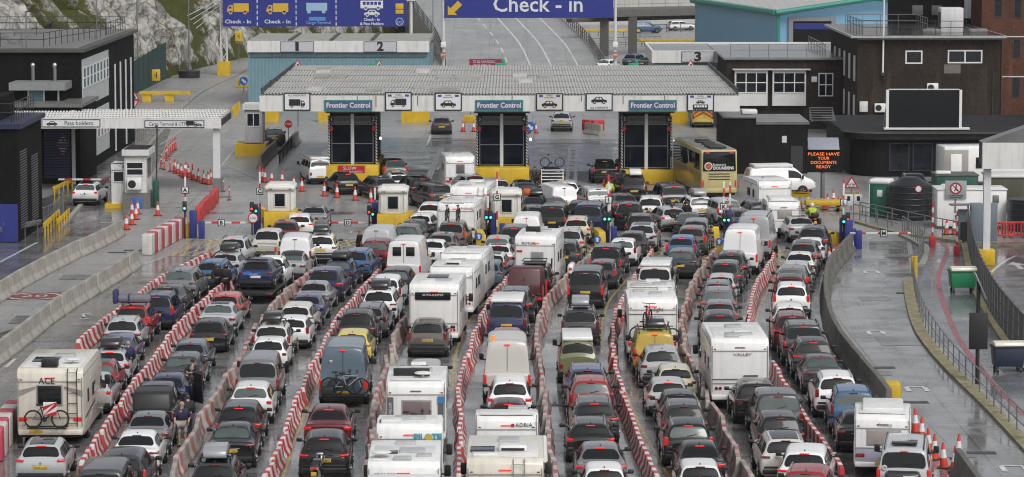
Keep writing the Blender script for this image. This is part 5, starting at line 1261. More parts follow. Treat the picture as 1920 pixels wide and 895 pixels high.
# ---- light blue warehouse
F = Vector((at(1457, 20, 360).x, 360, 0)); zE = at(1457, 22, 360).z; K = Vector((at(1376, 12, 380).x, 380, 0))
t = thing('warehouse', 'light blue warehouse with green trim and a dark roller door', 'building', F, 0)
ux = Vector((1, .04, 0)).normalized(); k = K - F; Wd = 22.0
def wp(s, d, z): p = ux * s + k * d; return (p.x, p.y, z)
mb = MB(); mb.add([wp(0, 0, 0), wp(Wd, 0, 0), wp(Wd, 0, zE), wp(Wd / 2, 0, zE + 1.4), wp(0, 0, zE), wp(0, 2, 0), wp(Wd, 2, 0), wp(Wd, 2, zE), wp(Wd / 2, 2, zE + 1.4), wp(0, 2, zE)], [(0, 1, 2, 3, 4), (5, 9, 8, 7, 6), (0, 4, 9, 5), (1, 6, 7, 2), (0, 5, 6, 1)]); mb.build('wall', SKYCLAD, t, fix=True)
mb = MB()
for s in (0, 1):
    A = [wp(-.3, -.02, zE - .25), wp(Wd / 2, -.02, zE + 1.55), wp(Wd / 2, 2, zE + 1.55), wp(-.3, 2, zE - .25)] if s == 0 else [wp(Wd + .3, -.02, zE - .25), wp(Wd / 2, -.02, zE + 1.55), wp(Wd / 2, 2, zE + 1.55), wp(Wd + .3, 2, zE - .25)]
    A = [(x, y, z + .12) for x, y, z in A]; mb.add(A + [(x, y, z + .12) for x, y, z in A], [(0, 1, 2, 3), (4, 5, 6, 7), (0, 1, 5, 4), (2, 3, 7, 6), (1, 2, 6, 5), (0, 3, 7, 4)])
mb.build('roof', corrugated('pale metal roof', (.46, .46, .45), .9, 0, .25), t, fix=True)
tr = MB()
tr.tube([wp(-.35, -.05, zE - .1), wp(Wd / 2, -.05, zE + 1.55), wp(Wd + .35, -.05, zE - .1)], .30, 8); tr.tube([wp(-.35, -.04, zE - .1), wp(-.35, 2, zE - .1)], .36, 8); tr.tube([wp(0, -.03, 0), wp(0, -.03, zE)], .2, 6)
tr.build('green_trim', mat('bright green trim', (.04, .26, .20), .45, var=.1), t)
dx0, dx1 = 1.8, 6.1; d = MB().prism([(dx0, 0), (dx1, 0), (dx1, 6.7), (dx0, 6.7)], -.22, -.02, 'Y').build('roller_door', DARKIN, t); MB().span(dx0 + .1, dx1 - .1, -.26, -.225, 5.8, 6.5).build('blue_header', BLUE, d)
for x in (dx0 - .25, dx1 + .25): MB().span(x - .25, x + .25, -.3, -.02, 0, 7.2).build('door_frame', mat('grey surround', (.25, .25, .25), .5), t)
MB().span(dx0, dx1, -.3, -.02, 6.72, 7.2).build('door_frame', mat('grey surround', (.25, .25, .25)), t)

# ---- brown brick buildings on the right
Y = 287; a = at(1362, 240, Y); zt = at(1362, 108, Y).z; w = at(1580, 108, Y).x - a.x
t = thing('single_storey_office', 'brown brick office with two wide white bay windows', 'building', (a.x, Y, 0)); MB().span(0, w, 0, 25, 0, zt - .2).build('wall', BRK_B, t); MB().span(-.25, w + .2, -.3, 25.2, zt - .2, zt).build('roof', mat('wet grey roof', (.20, .205, .21)), t)
MB().span(-.2, w, 24.9, 25.2, zt, zt + .15).build('parapet', WPAINT, t)
roof_rail(t, [(.4, 1.2, zt), (w - 1.4, 1.2, zt), (w - 1.4, 18, zt)], 1.1, 1.5, STEEL)
X = lambda px: at(px, 0, Y).x - a.x
Z = lambda py: at(1400, py, Y).z
for x0, x1 in ((1378, 1440), (1449, 1512)):
    bx = MB().span(X(x0), X(x1), -.5, -.002, Z(198), Z(131)).build('bay', WFRAME, t); win_part(bx, ((X(x0) + X(x1)) / 2, -.5, (Z(135) + Z(174)) / 2), X(x1) - X(x0) - .1, Z(135) - Z(174), (3, 2), .09)
MB().span(X(1374), X(1520), -.8, -.002, Z(131), Z(129)).build('hood', WCOL, t)
win_part(t, (X(1550), 0, (Z(137) + Z(181)) / 2), X(1564) - X(1536), Z(137) - Z(181), (2, 2), .1)
MB().box((X(1528), -.1, Z(149)), (.5, .2, .5), 0, .02).build('vent_box', WCOL, t)
Y = 275; a = at(1606, 240, Y); zt = at(1606, 67, Y).z; w = at(1880, 68, Y).x - a.x
t = thing('office_building', 'two-storey brown brick office with roof railings and a flagpole bracket', 'building', (a.x, Y, 0)); MB().span(0, w, 0, 23, 0, zt - .2).build('wall', BRK_B, t); MB().span(-.6, w + .3, -.5, 23.2, zt - .2, zt).build('roof', mat('pale roof edge', (.40, .40, .38), .5, dirt=.4), t); MB().span(-.4, w + .1, -.3, 23, zt, zt + .03).build('roof_deck', mat('wet dark roof', (.06, .06, .063), .15, var=.4, scale=.4), t)
X = lambda px: at(px, 0, Y).x - a.x
Z = lambda py: at(1700, py, Y).z
win_part(t, (X(1715), 0, (Z(95) + Z(120)) / 2), X(1731) - X(1699), Z(95) - Z(120), (1, 1), .12); win_part(t, (X(1811), 0, (Z(94) + Z(119)) / 2), X(1844) - X(1779), Z(94) - Z(119), (2, 1), .12)
for k in range(5):
    for zz in (2.6, 6.0): win_part(t, (-.002, 2 + k * 4.0, zz), 1.0, 2.4, (1, 2), .1, side=0) if False else MB().span(-.06, -.002, 1.5 + k * 4.2, 2.6 + k * 4.2, zz - 1.1, zz + 1.1).build('side_window', WFRAME, t)
MB().span(X(1772), X(1803), -.02, -.002, Z(138), Z(121)).build('rendered_patch', mat('grey render', (.16, .14, .12), .8, var=.2), t)
aircon(t, (X(1750), -.25, Z(164))); aircon(t, (X(1652), -.25, Z(202)))
MB().box((X(1621), -.2, Z(200)), (.7, .35, .9), 0, .03).build('meter_box', WCOL, t)
MB().cyl((X(1864), -.06, .5), (X(1864), -.06, Z(135)), .05).cyl((X(1880), -.06, .5), (X(1880), -.06, zt - .3), .05).build('downpipe', DKSTEEL, t)
MB().box((0, 0, 0), (w, .12, .12)).build('gutter', DKSTEEL, t, (w / 2, -.57, zt - .28))
roof_rail(t, [(.6, 14, zt), (.6, 1.5, zt), (4.2, 1.0, zt), (w - 3, 1.0, zt)], 1.2, 1.2, DKSTEEL); roof_rail(t, [(.6, 16, zt), (7, 16, zt), (7, 8, zt)], 1.2, 1.4, STEEL)
u = MB().box((X(1801), 6, zt + 1.1), (2.0, 2.0, 2.2), 0, .12).build('rooftop_cooler', WCOL, t); MB().box((X(1801) - 1.0, 5.9, zt + 1.0), (.02, 1.6, 1.6), 0, 0).build('grille', DKSTEEL, u)
for x, y in ((X(1760), 4.5), (X(1775), 7), (X(1850), 5)): MB().box((x, y, zt + .2), (1.6, .8, .35), 0, .05).build('roof_duct', mat('roof unit', (.2, .2, .2)), t)
a2 = at(1690, 50, 298); t = thing('rooftop_block', 'dark brick plant storey above the brown office', 'building', (a2.x, 299, 0)); MB().span(0, 9.5, 0, 10, 0, 16).build('wall', BRK_D, t)
for x in (1.6, 3.4): MB().box((x, -.1, 10.2), (1.0, .2, .9), 0, .03).build('vent_box', mat('dull vent', (.11, .11, .11), .5), t)
MB().box((6.4, -.12, 10.4), (.9, .25, 1.9), 0, .03).build('cable_box', WCOL, t)
Y = 292; a = at(1838, 200, Y); t = thing('red_brick_block', 'red brick block with narrow dark windows at the right frame edge', 'building', (a.x, Y, 0)); MB().span(0, 22, 0, 14, 0, 18).build('wall', BRK_R, t)
X = lambda px: at(px, 0, Y).x - a.x
Z = lambda py: at(1860, py, Y).z
for px, py, hh in ((1872, 14, 36), (1909, 14, 40), (1908, 91, 36), (1908, 164, 38), (1872, -40, 30)): win_part(t, (X(px), 0, Z(py)), .72, hh / 20.5, (1, 1), .06, frm=DKSTEEL)
for py in (70, 145): MB().span(X(1880), 22, -.08, -.002, Z(py), Z(py - 2)).build('string_course', WCOL, t)
# ---- dark ground floor with a curved roof, lower right
Y = 238; zt = 3.28
pts = []; xa = at(1588, 240, Y).x; xb = at(2010, 240, Y).x
for k in range(9): q = math.pi / 2 * k / 8; pts.append((xa + 2.6 - 2.6 * math.sin(q), Y + 2.6 - 2.6 * math.cos(q)))
pts = pts[::1]; poly = [(xb, Y)] + pts + [(xa, Y + 20), (xb, Y + 20)]
t = thing('curved_hall', 'dark glazed hall with a rounded corner roof below the black screen', 'building', (0, 0, 0))
MB().prism(poly, zt - .45, zt, 'Z').build('roof', mat('dark wet roof', (.022, .022, .024), .62, var=.5, scale=.5, spec=.15), t)
ins = [(x + .5 if x < xb else x, y + .6) for x, y in poly]
MB().prism(ins, 0, zt - .46, 'Z').build('wall', DARKIN, t)
for k in range(8):
    x = xa + 4.0 + k * 1.75
    win_part(t, (x, Y + .59, 1.5), 1.5, 2.1, (1, 1), .07, DGLASS, DKSTEEL, name='glazing_bay')
cv = MB()
for off, zz in ((.15, zt + .04), (-.05, zt - .12)): cv.tube([(x + (-off if x < xb else 0), y - off, zz) for x, y in poly[:10]], .05)
cv.build('edge_trim', mat('dull trim', (.10, .085, .07), .5, var=.3), t)
a = at(1357, 330, 241); w = at(1515, 330, 241).x - a.x; z1 = at(1400, 222, 241).z
t = thing('dark_hoarding', 'black timber hoarding cabins right of the gold coach', 'cabin', (a.x, 241, 0)); MB().span(0, w * .38, 0, 9, 0, z1).build('wall', DARKIN, t); MB().span(w * .385, w, .4, 9, 0, z1 - .5).build('wall', DARKIN, t); MB().span(w * .375, w + .1, .3, 9, z1 - .5, z1 - .3).build('roof', ROOFG, t); MB().span(-.1, w * .38, -.1, 9, z1, z1 + .12).build('roof', ROOFG, t)
MB().box((w * .72, .38, 2.6), (.35, .05, .5)).build('vent', WCOL, t); MB().span(w * .8, w * .8 + .9, .36, .399, .1, 2.1).build('door', mat('dark door', (.03, .03, .032), .5), t)
q = at(1420, 225, 244); MB().box((w * .33, 3, z1 + .3), (1.2, 1.2, .35), 0, .1).build('roof_vent', WPAINT, t)
a = at(1520, 222, 246); t = thing('steel_rack', 'stack of galvanised racks on the hall roof beside the brown office', 'rack', (at(1545, 222, 250).x, 250, zt)); 
mb = MB()
for k in range(6): mb.box((0, k * .5, .15 + k * .16), (1.9, .08, .06)); mb.cyl((-.9, k * .5, 0), (-.9, k * .5, .15 + k * .16), .03); mb.cyl((.9, k * .5, 0), (.9, k * .5, .15 + k * .16), .03)
mb.build('frame', STEEL, t)
# black screen on the roof
Y = 241; a, c = at(1661, 243, Y), at(1804, 169, Y); w, h = c.x - a.x, c.z - a.z
t = thing('display_screen', 'large blank black screen in a white frame on the hall roof', 'screen', (a.x, Y, a.z)); MB().span(.2, w - .2, 0, .3, .16, h).build('panel', mat('dead screen', (.010, .011, .012), .5, var=.12, spec=.2), t)
for x in (0, w - .2): MB().span(x, x + .2, -.05, .32, .14, h).build('upright', WPAINT, t); MB().tube([(x + .1, .3, h * .7), (x + .1, 2.2, .1)], .06).build('brace', WPAINT, t)
MB().span(-.15, w + .6, -.15, .45, 0, .14).build('foot_beam', WPAINT, t); MB().span(.2, w - .2, -.03, .3, h, h + .07).build('top_rail', WCOL, t)
a = at(1655, 136, 274.7); zt_ = at(1657, -30, 274.7).z; t = thing('flagpole', 'bare white flagpole on the brown office wall', 'flagpole', (a.x, 274.6, a.z)); MB().cyl((0, 0, 0), (.05, 0, zt_ - a.z), .085, .06, n=10).build('pole', WPAINT, t); MB().box((0, .15, -.15), (.3, .25, .3), 0, .03).build('bracket', DKSTEEL, t)
# ---- right edge canopy
Y = 181.3; a, c = at(1842, 317, Y), at(1990, 268, Y)
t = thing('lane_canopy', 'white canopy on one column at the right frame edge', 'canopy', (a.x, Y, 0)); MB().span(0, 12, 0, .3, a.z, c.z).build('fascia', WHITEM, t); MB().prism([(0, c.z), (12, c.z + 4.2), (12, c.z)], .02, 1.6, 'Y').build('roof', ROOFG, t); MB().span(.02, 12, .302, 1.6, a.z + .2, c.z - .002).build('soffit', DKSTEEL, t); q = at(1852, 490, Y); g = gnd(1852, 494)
MB().span(q.x - a.x - .2, q.x - a.x + .2, .5, .9, .8, a.z + .3).build('column', WCOL, t); MB().box((q.x - a.x, .7, .45), (.92, .92, .9), 0, .04).build('column_base', YEL, t)
# ================================================================== STREET FURNITURE
STR_A = stripe_mat('striped barrier paint', (.50, .018, .03), (.66, .645, .62), 1.1, .8, .18)
STR_B = stripe_mat('faded barrier paint', (.38, .045, .05), (.48, .455, .42), 1.6, .5, .72)
def jersey_mesh(name, L, H, wb, wt, m):
    pf = [(-wb, 0), (-wb, .10), (-wt - .04, H * .42), (-wt, H), (wt, H), (wt + .04, H * .42), (wb, .10), (wb, 0)]
    return MB().prism(pf, -L / 2, L / 2, 'Y', 0, .018).mesh(name, m)
def place_row(name, me_list, px, L, label, group, z=.0, zig=.05, cat='barrier', start=0.0):
    pts = smooth([gnd(x, y, z) for x, y in px], 20); pts = [Vector((p.x, p.y, 0)) for p in pts]
    d = 0; cum = [0]
    for a, b in zip(pts, pts[1:]): d += (b - a).length; cum.append(d)
    def at_(s):
        for i in range(len(cum) - 1):
            if cum[i + 1] >= s: return pts[i].lerp(pts[i + 1], (s - cum[i]) / max(1e-9, cum[i + 1] - cum[i]))
        return pts[-1]
    n = int(d / L); out = []
    for i in range(n):
        a, b = at_(i * L), at_((i + 1) * L); c = (a + b) / 2; v = b - a; o = link(name, me_list[i % len(me_list)], None, (c.x, c.y, 0), math.atan2(-v.x, v.y) + random.uniform(-zig, zig) * 1.0)
        q = Vector((v.y, -v.x, 0)).normalized() * random.uniform(-zig, zig); o.location.x += q.x; o.location.y += q.y
        tag(o, label, cat, group); out.append(o)
    return out
JA = [jersey_mesh('lane_barrier', 3.19, .76, .21, .08, STR_A)]
JB = [jersey_mesh('lane_barrier', 3.19, .76, .22, .085, STR_B)]
ZM = .42
ROWS = [
 (JA, [(145, 652), (192, 612), (240, 576), (300, 530), (385, 487), (402, 478)], 'striped barrier block in the row left of the roof-tent car', 'barrier row far left of the queues'),
 (JA, [(150, 884), (185, 830), (215, 782), (258, 718), (296, 672), (332, 622), (400, 556), (440, 524)], 'bright striped barrier block in the row right of the cream motorhome', 'barrier row right of the cream motorhome'),
 (JB, [(316, 905), (352, 838), (405, 752), (452, 678), (483, 620), (524, 568), (583, 520), (600, 508)], 'faded barrier block in the row right of the standing people', 'barrier row right of the standing people'),
 (JA, [(500, 910), (535, 822), (563, 745), (598, 675), (636, 602), (691, 536), (716, 508)], 'bright striped barrier block in the row left of the blue van', 'barrier row left of the blue van'),
 (JB, [(683, 910), (699, 812), (707, 760), (729, 675), (745, 632), (768, 590)], 'faded barrier block in the row right of the blue van', 'barrier row right of the blue van'),
 (JA, [(857, 910), (863, 825), (859, 745), (869, 690), (880, 670), (906, 592), (935, 550), (962, 514)], 'striped barrier block in the row right of the white caravans', 'barrier row right of the white caravans'),
 (JB, [(1040, 910), (1024, 785), (1011, 700), (1008, 640), (1012, 605), (1028, 562), (1062, 528), (1108, 483), (1118, 472)], 'faded barrier block in the winding row left of the old green campervan', 'barrier row left of the green campervan'),
 (JA, [(1232, 910), (1190, 815), (1160, 722), (1152, 672), (1148, 632), (1156, 592), (1172, 560), (1203, 507), (1228, 473)], 'striped barrier block in the row left of the mustard van', 'barrier row left of the mustard van'),
 (JB, [(1410, 910), (1356, 814), (1310, 720), (1286, 672), (1279, 606), (1290, 556), (1314, 512), (1346, 473)], 'faded barrier block in the row right of the mustard van', 'barrier row right of the mustard van'),
 (JA, [(1410, 632), (1406, 588), (1421, 538), (1441, 505), (1457, 479)], 'striped barrier block in the short row above the large white motorhome', 'barrier row above the white motorhome'),
 (JA, [(1450, 690), (1475, 738), (1503, 782), (1540, 838), (1588, 905)], 'striped barrier block in the row left of the Eriba style caravan', 'barrier row left of the silver-roofed caravan'),
]
for me, px, lb, gp in ROWS:
    if 'Eriba' in lb: lb = 'striped barrier block in the row left of the two-tone caravan'
    place_row('lane_barrier', me, px, 3.3, lb, gp, ZM, .075 if me is JB else .045)
JC = [jersey_mesh('concrete_barrier', 2.96, .98, .32, .10, CONCB)]
place_row('concrete_barrier', JC, [(-45, 580), (0, 546), (60, 512), (130, 475), (195, 446), (232, 424)], 3.0, 'bare concrete barrier block in the upper left row', 'upper left concrete barriers', .45, .02)
place_row('concrete_barrier', JC, [(-40, 690), (0, 660), (50, 622), (100, 582), (160, 545), (215, 512), (268, 478)], 3.0, 'bare concrete barrier block in the row beside the leftmost lane', 'concrete barriers beside the leftmost lane', .45, .02)
JD = [jersey_mesh('concrete_wall', 2.98, 1.05, .30, .11, mat('dark damp concrete', (.135, .13, .115), .75, var=.3, scale=1.2, dirt=.5))]
place_row('concrete_barrier', JD, [(1596, 455), (1572, 482), (1553, 508), (1548, 545), (1553, 588), (1572, 635), (1608, 682), (1640, 720), (1668, 755)], 3.0, 'dark concrete barrier block curving between queue and empty lane', 'dark concrete barriers by the empty lane', .5, .01)
place_row('concrete_barrier', JD, [(1796, 868), (1822, 905), (1850, 945)], 3.0, 'dark concrete barrier block at the bottom behind the last cones', 'dark concrete barriers at the bottom right', .5, .01)
e = gnd(1672, 760); tag(MB().box((0, 0, .5), (.7, .8, 1.0), 0, .12).build('barrier_end_cap', YEL, None, (e.x, e.y, 0)), 'yellow rounded end cap on the dark concrete barrier', 'barrier end')
place_row('concrete_barrier', JC, [(488, 306), (500, 292), (518, 275)], 3.0, 'concrete barrier block beside the leftmost cones under the stop sign', 'concrete barriers under the stop sign', .4, .02)
place_row('concrete_barrier', JC, [(548, 268), (560, 256)], 3.0, 'concrete barrier block behind the metal guard rail', 'concrete barrier behind the guard rail', .4, .02)
place_row('concrete_barrier', JC, [(1098, 242), (1155, 250)], 3.0, 'mossy concrete barrier block under the red plastic barrier', 'concrete barriers under the red plastic barrier', .4, .01)
# big water-filled barriers
wb = MB().box((0, 0, .62), (.62, 1.0, 1.24), 0, .08, seg=3); 
WBW = wb.mesh('water_barrier', mat('dull white plastic', (.56, .55, .53), .5, var=.15, scale=2, dirt=.3)); WBR = wb.mesh('water_barrier', mat('faded red plastic', (.46, .055, .085), .5, var=.25, scale=2, dirt=.2))
place_row('water_barrier', [WBW, WBR], [(275, 462), (300, 448), (322, 437), (342, 426)], 1.02, 'tall white or faded red water barrier ending the concrete row', 'tall water barriers left of gate A', .55, .0)
place_row('water_barrier', [WBR, WBW], [(-12, 840), (8, 808), (32, 775)], 1.02, 'red or white water barrier at the lower left frame edge', 'water barriers at the lower left', .55, .03)
RB = MB().box((0, 0, .5), (.36, 1.15, 1.0), 0, .10).mesh('red_barrier', REDP)
place_row('red_barrier', [RB], [(370, 408), (382, 393), (398, 378), (405, 368)], 1.1, 'red plastic barrier in the slanting row right of gate A', 'red plastic barriers right of gate A', .4, .05)
place_row('red_barrier', [RB], [(1096, 236), (1116, 238), (1140, 236)], 1.3, 'red plastic barrier between the middle and right booths at the back', 'red plastic barriers at the back', .4, .2)
def slat_barrier(name, px, label, group):
    mb = MB(); mb.box((0, 0, .95), (2.0, .06, .12), 0, .02); mb.box((0, 0, .18), (2.0, .06, .12), 0, .02)
    for k in range(11): mb.box((-.95 + k * .19, 0, .55), (.06, .05, .75))
    for x in (-.8, .8): mb.box((x, 0, .05), (.1, .5, .08), 0, .02)
    me = mb.mesh(name, REDP)
    for x, y in px: g = gnd(x, y); tag(link(name, me, None, (g.x, g.y, 0), .05), label, 'barrier', group)
slat_barrier('pedestrian_barrier', [(1872, 447), (1908, 446), (1944, 447)], 'red slatted pedestrian barrier right of the white canopy column', 'red pedestrian barriers')

# ---- cones
cn = MB(); cn.box((0, 0, .025), (.44, .44, .05), 0, .02)
base_me = MB().box((0, 0, .025), (.46, .46, .05), 0, .02).mesh('base', BLACK)
def cone_meshes():
    a = MB().cyl((0, 0, .05), (0, 0, .98), .172, .036, 16).mesh('cone_body', CON_R)
    b = MB().cyl((0, 0, .40), (0, 0, .72), .127, .079, 16).mesh('sleeve', CON_W); return a, b
CB, CS = cone_meshes()
def cones(px, label, group, s=1.0):
    for i, (x, y) in enumerate(px):
        g = gnd(x, y); o = thing('traffic_cone', label if isinstance(label, str) else label[i], 'cone', g, random.uniform(0, 1.5), group); o.scale = (s, s, s)
        if random.random() < .5: o.rotation_euler = (random.uniform(-.05, .05), random.uniform(-.05, .05), o.rotation_euler.z)
        link('cone_body', CB, o); link('sleeve', CS, o); link('base', base_me, o)
cones([(237, 431), (247, 422), (255, 412), (248, 404), (258, 402)], 'red and white cone in the cluster below the pass holders kiosk', 'cones below the kiosk')
cones([(328, 322), (334, 326), (340, 330), (345, 333), (354, 333), (362, 337), (372, 340), (382, 344), (391, 346), (395, 342), (350, 327), (360, 331)], 'red and white cone in the dense line right of the kiosk', 'dense cone line right of the kiosk')
cones([(404, 372), (296, 405)], ['cone standing at the top of the slanting red barriers', 'small cone beside the end of the upper concrete row'], 'stray cones on the left')
cones([(492, 341), (497, 342), (510, 344), (529, 346), (551, 354), (566, 359)], 'cone in the curve left of the white camper and booth C', 'cones left of the old white camper')
cones([(608, 368), (632, 371), (666, 376), (696, 381)], 'cone standing in front of the turning dark cars', 'cones in front of the turning cars')
cones([(683, 330), (629, 322), (640, 322), (915, 332), (533, 272)], ['cone at the right end of the SLOW board', 'left of two cones behind the black hatchback', 'right of two cones behind the black hatchback', 'cone against the yellow plinth of the middle booth', 'cone beside the parked car near the stop sign'], 'single cones near the booths')
cones([(788, 388), (826, 384), (1236, 462), (1500, 392)], ['cone beside kiosk D in front of the dark turning SUV', 'cone tip between the dark SUV and white motorhome', 'lone cone between the lanes left of the blue estate', 'worn white cone left of the road works'], 'single cones among the lanes')
cones([(1515, 384), (1551, 390), (1563, 382), (1572, 395), (1608, 384), (1545, 393)], 'cone around the yellow works trailer under the message board', 'cones around the message board')
cones([(1774, 440), (1789, 440), (1800, 432)], 'cone beside the grey utility cabinets near the white cabin', 'cones by the utility cabinets')
cones([(1555, 495), (1564, 490), (1571, 488), (1566, 505), (1553, 518), (1597, 472)], 'cone at the upper end of the curved concrete barrier', 'cones at the curved barrier')
cones([(1717, 812), (1728, 828), (1741, 850), (1752, 862), (1770, 878), (1789, 886), (1796, 862)], 'red and white cone in the line right of the silver van', 'cones right of the silver van')
cones([(868, 247), (888, 247), (990, 250), (1005, 250)], 'cone by the roadworks behind the booths', 'cones behind the booths')
# slim orange delineator posts
dl = MB().cyl((0, 0, 0), (0, 0, 1.05), .05, .04, 8).mesh('post', CON_R); dw = MB().cyl((0, 0, .70), (0, 0, .82), .055, .055, 8).mesh('reflector', CON_W); dbm = MB().cyl((0, 0, 0), (0, 0, .08), .16, .12, 10).mesh('base', BLACK)
for i, (x, y) in enumerate([(302, 317), (308, 319), (311, 302), (313, 299), (317, 294), (320, 290), (324, 286), (327, 283), (330, 281), (319, 322), (327, 326), (303, 308), (419, 360), (430, 376)]):
    g = gnd(x, y); o = thing('delineator_post', 'slim orange delineator post in the line behind the kiosk' if i < 12 else 'slim orange delineator post right of the left canopy column', 'delineator', g, 0, 'orange delineator posts' if i < 12 else 'delineators by the canopy column'); link('post', dl, o); link('reflector', dw, o); link('base', dbm, o)

# ---- white toll kiosks on yellow plinths
KIOW = mat('kiosk white', (.68, .67, .62), .42, var=.06, dirt=.2)
def kiosk(px, pyt, pyw, pyb, wpx, label):
    g = gnd(px, pyb); Y = g.y; top, wl_ = at(px, pyt, Y).z, at(px, pyw, Y).z; w = wpx * Y / FPX; t = thing('toll_kiosk', label, 'kiosk', g, 0, 'white toll kiosks')
    MB().box((0, 1.1, wl_ / 2), (w * 1.12, 2.6, wl_), 0, .05).build('plinth', YEL, t); MB().prism([(1.2, 0), (3.6, 0), (3.6, .7), (2.4, 1.3), (1.2, 1.3)], w * .5, w * .5 + .3, 'X').build('buffer', YEL, t)
    b = MB().box((0, 1.1, (wl_ + top) / 2 - .12), (w * .92, 2.0, top - wl_ - .24), 0, .06)
    for sx in (-1, 1):
        for k in range(4): b.box((sx * w * .47, .3 + k * .5, (wl_ + top) / 2 - .15), (.10, .16, top - wl_ - .5), 0, .03)
        b.box((sx * w * .40, .08, (wl_ + top) / 2 - .2), (.10, .10, top - wl_ - .5), 0, .03)
    b.build('cabin', KIOW, t)
    MB().box((0, 1.1, top - .20), (w * 1.08, 2.35, .34), 0, .14, seg=3).box((0, 1.1, top - .02), (w * .86, 1.9, .16), 0, .07, seg=3).build('roof', KIOW, t)
    win_part(t, (.0, .10, (wl_ + top) / 2 - .12), w * .40, (top - wl_) * .52, (1, 1), .05, DGLASS, mat('kiosk frame', (.50, .49, .46), .5), depth=.06)
    for sx in (-1, 1):
        for q in (0, 1): MB().box((sx * w * .34 + q * .1, -.09, top - .26), (.06, .02, .07)).build('vent_slot', BLACK, t)
    return t
kiosk(525, 347, 397, 442, 54, 'white toll kiosk on a yellow plinth, leftmost, behind the maroon hatchback')
kiosk(737, 352, 402, 440, 54, 'white toll kiosk on a yellow plinth behind barrier D')
kiosk(950, 358, 408, 446, 54, 'white toll kiosk on a yellow plinth beside the letter G post')
# yellow buffers on the lane islands
def buffer(px, label, pts_len=2.2, rz=0.0):
    g = gnd(*px); tag(MB().prism([(0, 0), (pts_len, 0), (pts_len, 1.0), (.15, .85)], -.22, .22, 'X', 0, .05).build('island_buffer', YEL, None, g, rz), label, 'barrier', 'yellow island buffers')
for px, lb, L_, rz in (((508, 420), 'yellow buffer at the foot of the leftmost toll kiosk', 2.4, 0.5), ((905, 468), 'yellow buffer with rounded nose left of the square-windowed motorhome', 2.2, .1), ((1345, 452), 'yellow buffer right of the brown grey SUV under gate K', 3.0, .5), ((1572, 462), 'long yellow buffer left of gate L', 3.6, .75), ((1130, 462), 'cream yellow buffer before gate I', 1.6, .2), ((355, 446), 'yellow block at the foot of gate A', 1.0, .2), ((762, 440), 'yellow buffer before kiosk D', 2.6, -.3)): buffer(px, lb, L_, rz)
# keep-left plates
for px, lb in (((898, 470), 'round blue arrow plate on a yellow bollard left of the square-windowed motorhome'), ((1120, 476), 'round blue arrow plate on a yellow bollard before gate I'), ((1348, 480), 'round blue arrow plate on a yellow bollard left of the white panel van')):
    g = gnd(*px); t = thing('arrow_bollard', lb, 'bollard', g); MB().box((0, 0, .5), (.34, .2, 1.0), 0, .03).build('post', YEL, t); MB().cyl((0, -.10, .85), (0, -.13, .85), .22, n=20).build('disc', mat('disc blue', (.03, .12, .42), .4), t); MB().prism([(-.06, .72), (.06, .72), (.06, .88), (.13, .88), (0, 1.0), (-.13, .88), (-.06, .88)], -.14, -.131, 'Y').build('arrow', SIGNW, t)

# ---- barrier gates
LG = mat('green signal lamp', (.1, .6, .4), .3, var=.1, emit=(.05, 1, .60), es=1.5); LRED = mat('red signal lamp', (.6, .05, .05), .3, var=.1, emit=(1, .05, .04), es=1.6)
ARM = None
def arm_mat():
    m, n, l, b = nodes('gate arm'); sp = N(n, l, 'SeparateXYZ', {0: n.new('ShaderNodeTexCoord').outputs['Object']})
    f = math_(n, l, 'GREATER_THAN', math_(n, l, 'MODULO', math_(n, l, 'ADD', sp.outputs[0], 50.3), 1.25), .72); l.new(mixc(n, l, f, (.66, .66, .65), (.5, .03, .04)), b.inputs['Base Color']); return m
ARM = arm_mat()
def gate(px, py, letter, mode, sign_px, label, lights=(), lh=None, arm_px=None, blue=True, extra=None):
    """mode 'up' or 'across'; sign_px = letter plate pixel; lights = [(px, py, 'g'/'r')]"""
    g = gnd(px, py); t = thing('barrier_gate', label, 'gate', g, 0, 'lettered lane gates'); Y = g.y
    if blue:
        MB().box((0, .2, .85), (.42, .5, 1.7), 0, .03).build('cabinet', BLUE, t); MB().box((.55, -.2, .55), (.36, .4, 1.1), 0, .03).build('cabinet', BLUE, t)
    s = at(sign_px[0], sign_px[1], Y - .3); rel = s - g
    a0 = Vector((rel.x, -.22, 1.0)); 
    if mode == 'up':
        top = at(sign_px[0], sign_px[1] - 48, Y).z if letter else rel.z + 1.2
        o = MB().box(((top - .9) / 2, 0, 0), (top - .9, .06, .11), 0, .015).build('arm', ARM, t, (a0.x, -.2, .9)); o.rotation_euler = (0, -math.pi / 2, 0)
    else:
        xa, xb = [at(q, 0, Y).x - g.x for q in arm_px]; z = rel.z
        MB().box(((xb - xa) / 2, 0, 0), (xb - xa, .06, .12), 0, .015).build('arm', ARM, t, (xa, -.2, z))
    if letter:
        MB().box((rel.x, -.30, rel.z), (.44, .03, .44), 0, .05, seg=3).build('letter_plate', INK, t); MB().box((rel.x, -.318, rel.z), (.35, .02, .35), 0, .03).build('plate_face', SIGNW, t)
        text(letter, .34, (rel.x, -.335, rel.z), INK, t, rz=0, bold=.012)
        if mode == 'up': t.children[-1].rotation_euler = (0, 0, 0)
    for (lx, ly, c) in lights:
        p = at(lx, ly, Y - .5) - g; h = MB().box((p.x, -.42, p.z + .12), (.26, .2, .62), 0, .04).build('signal_head', BLACK, t); MB().cyl((p.x, -.525, p.z), (p.x, -.545, p.z), .075, n=14).build('signal_lamp', LG if c == 'g' else LRED, h)
        MB().cyl((p.x, -.38, 0), (p.x, -.38, p.z), .045, n=8).build('signal_post', BLACK, t)
    return t
gate(362, 447, 'A', 'up', (347, 357), 'blue gate A with its arm raised beside the tall water barriers', [(346, 391, 'g')])
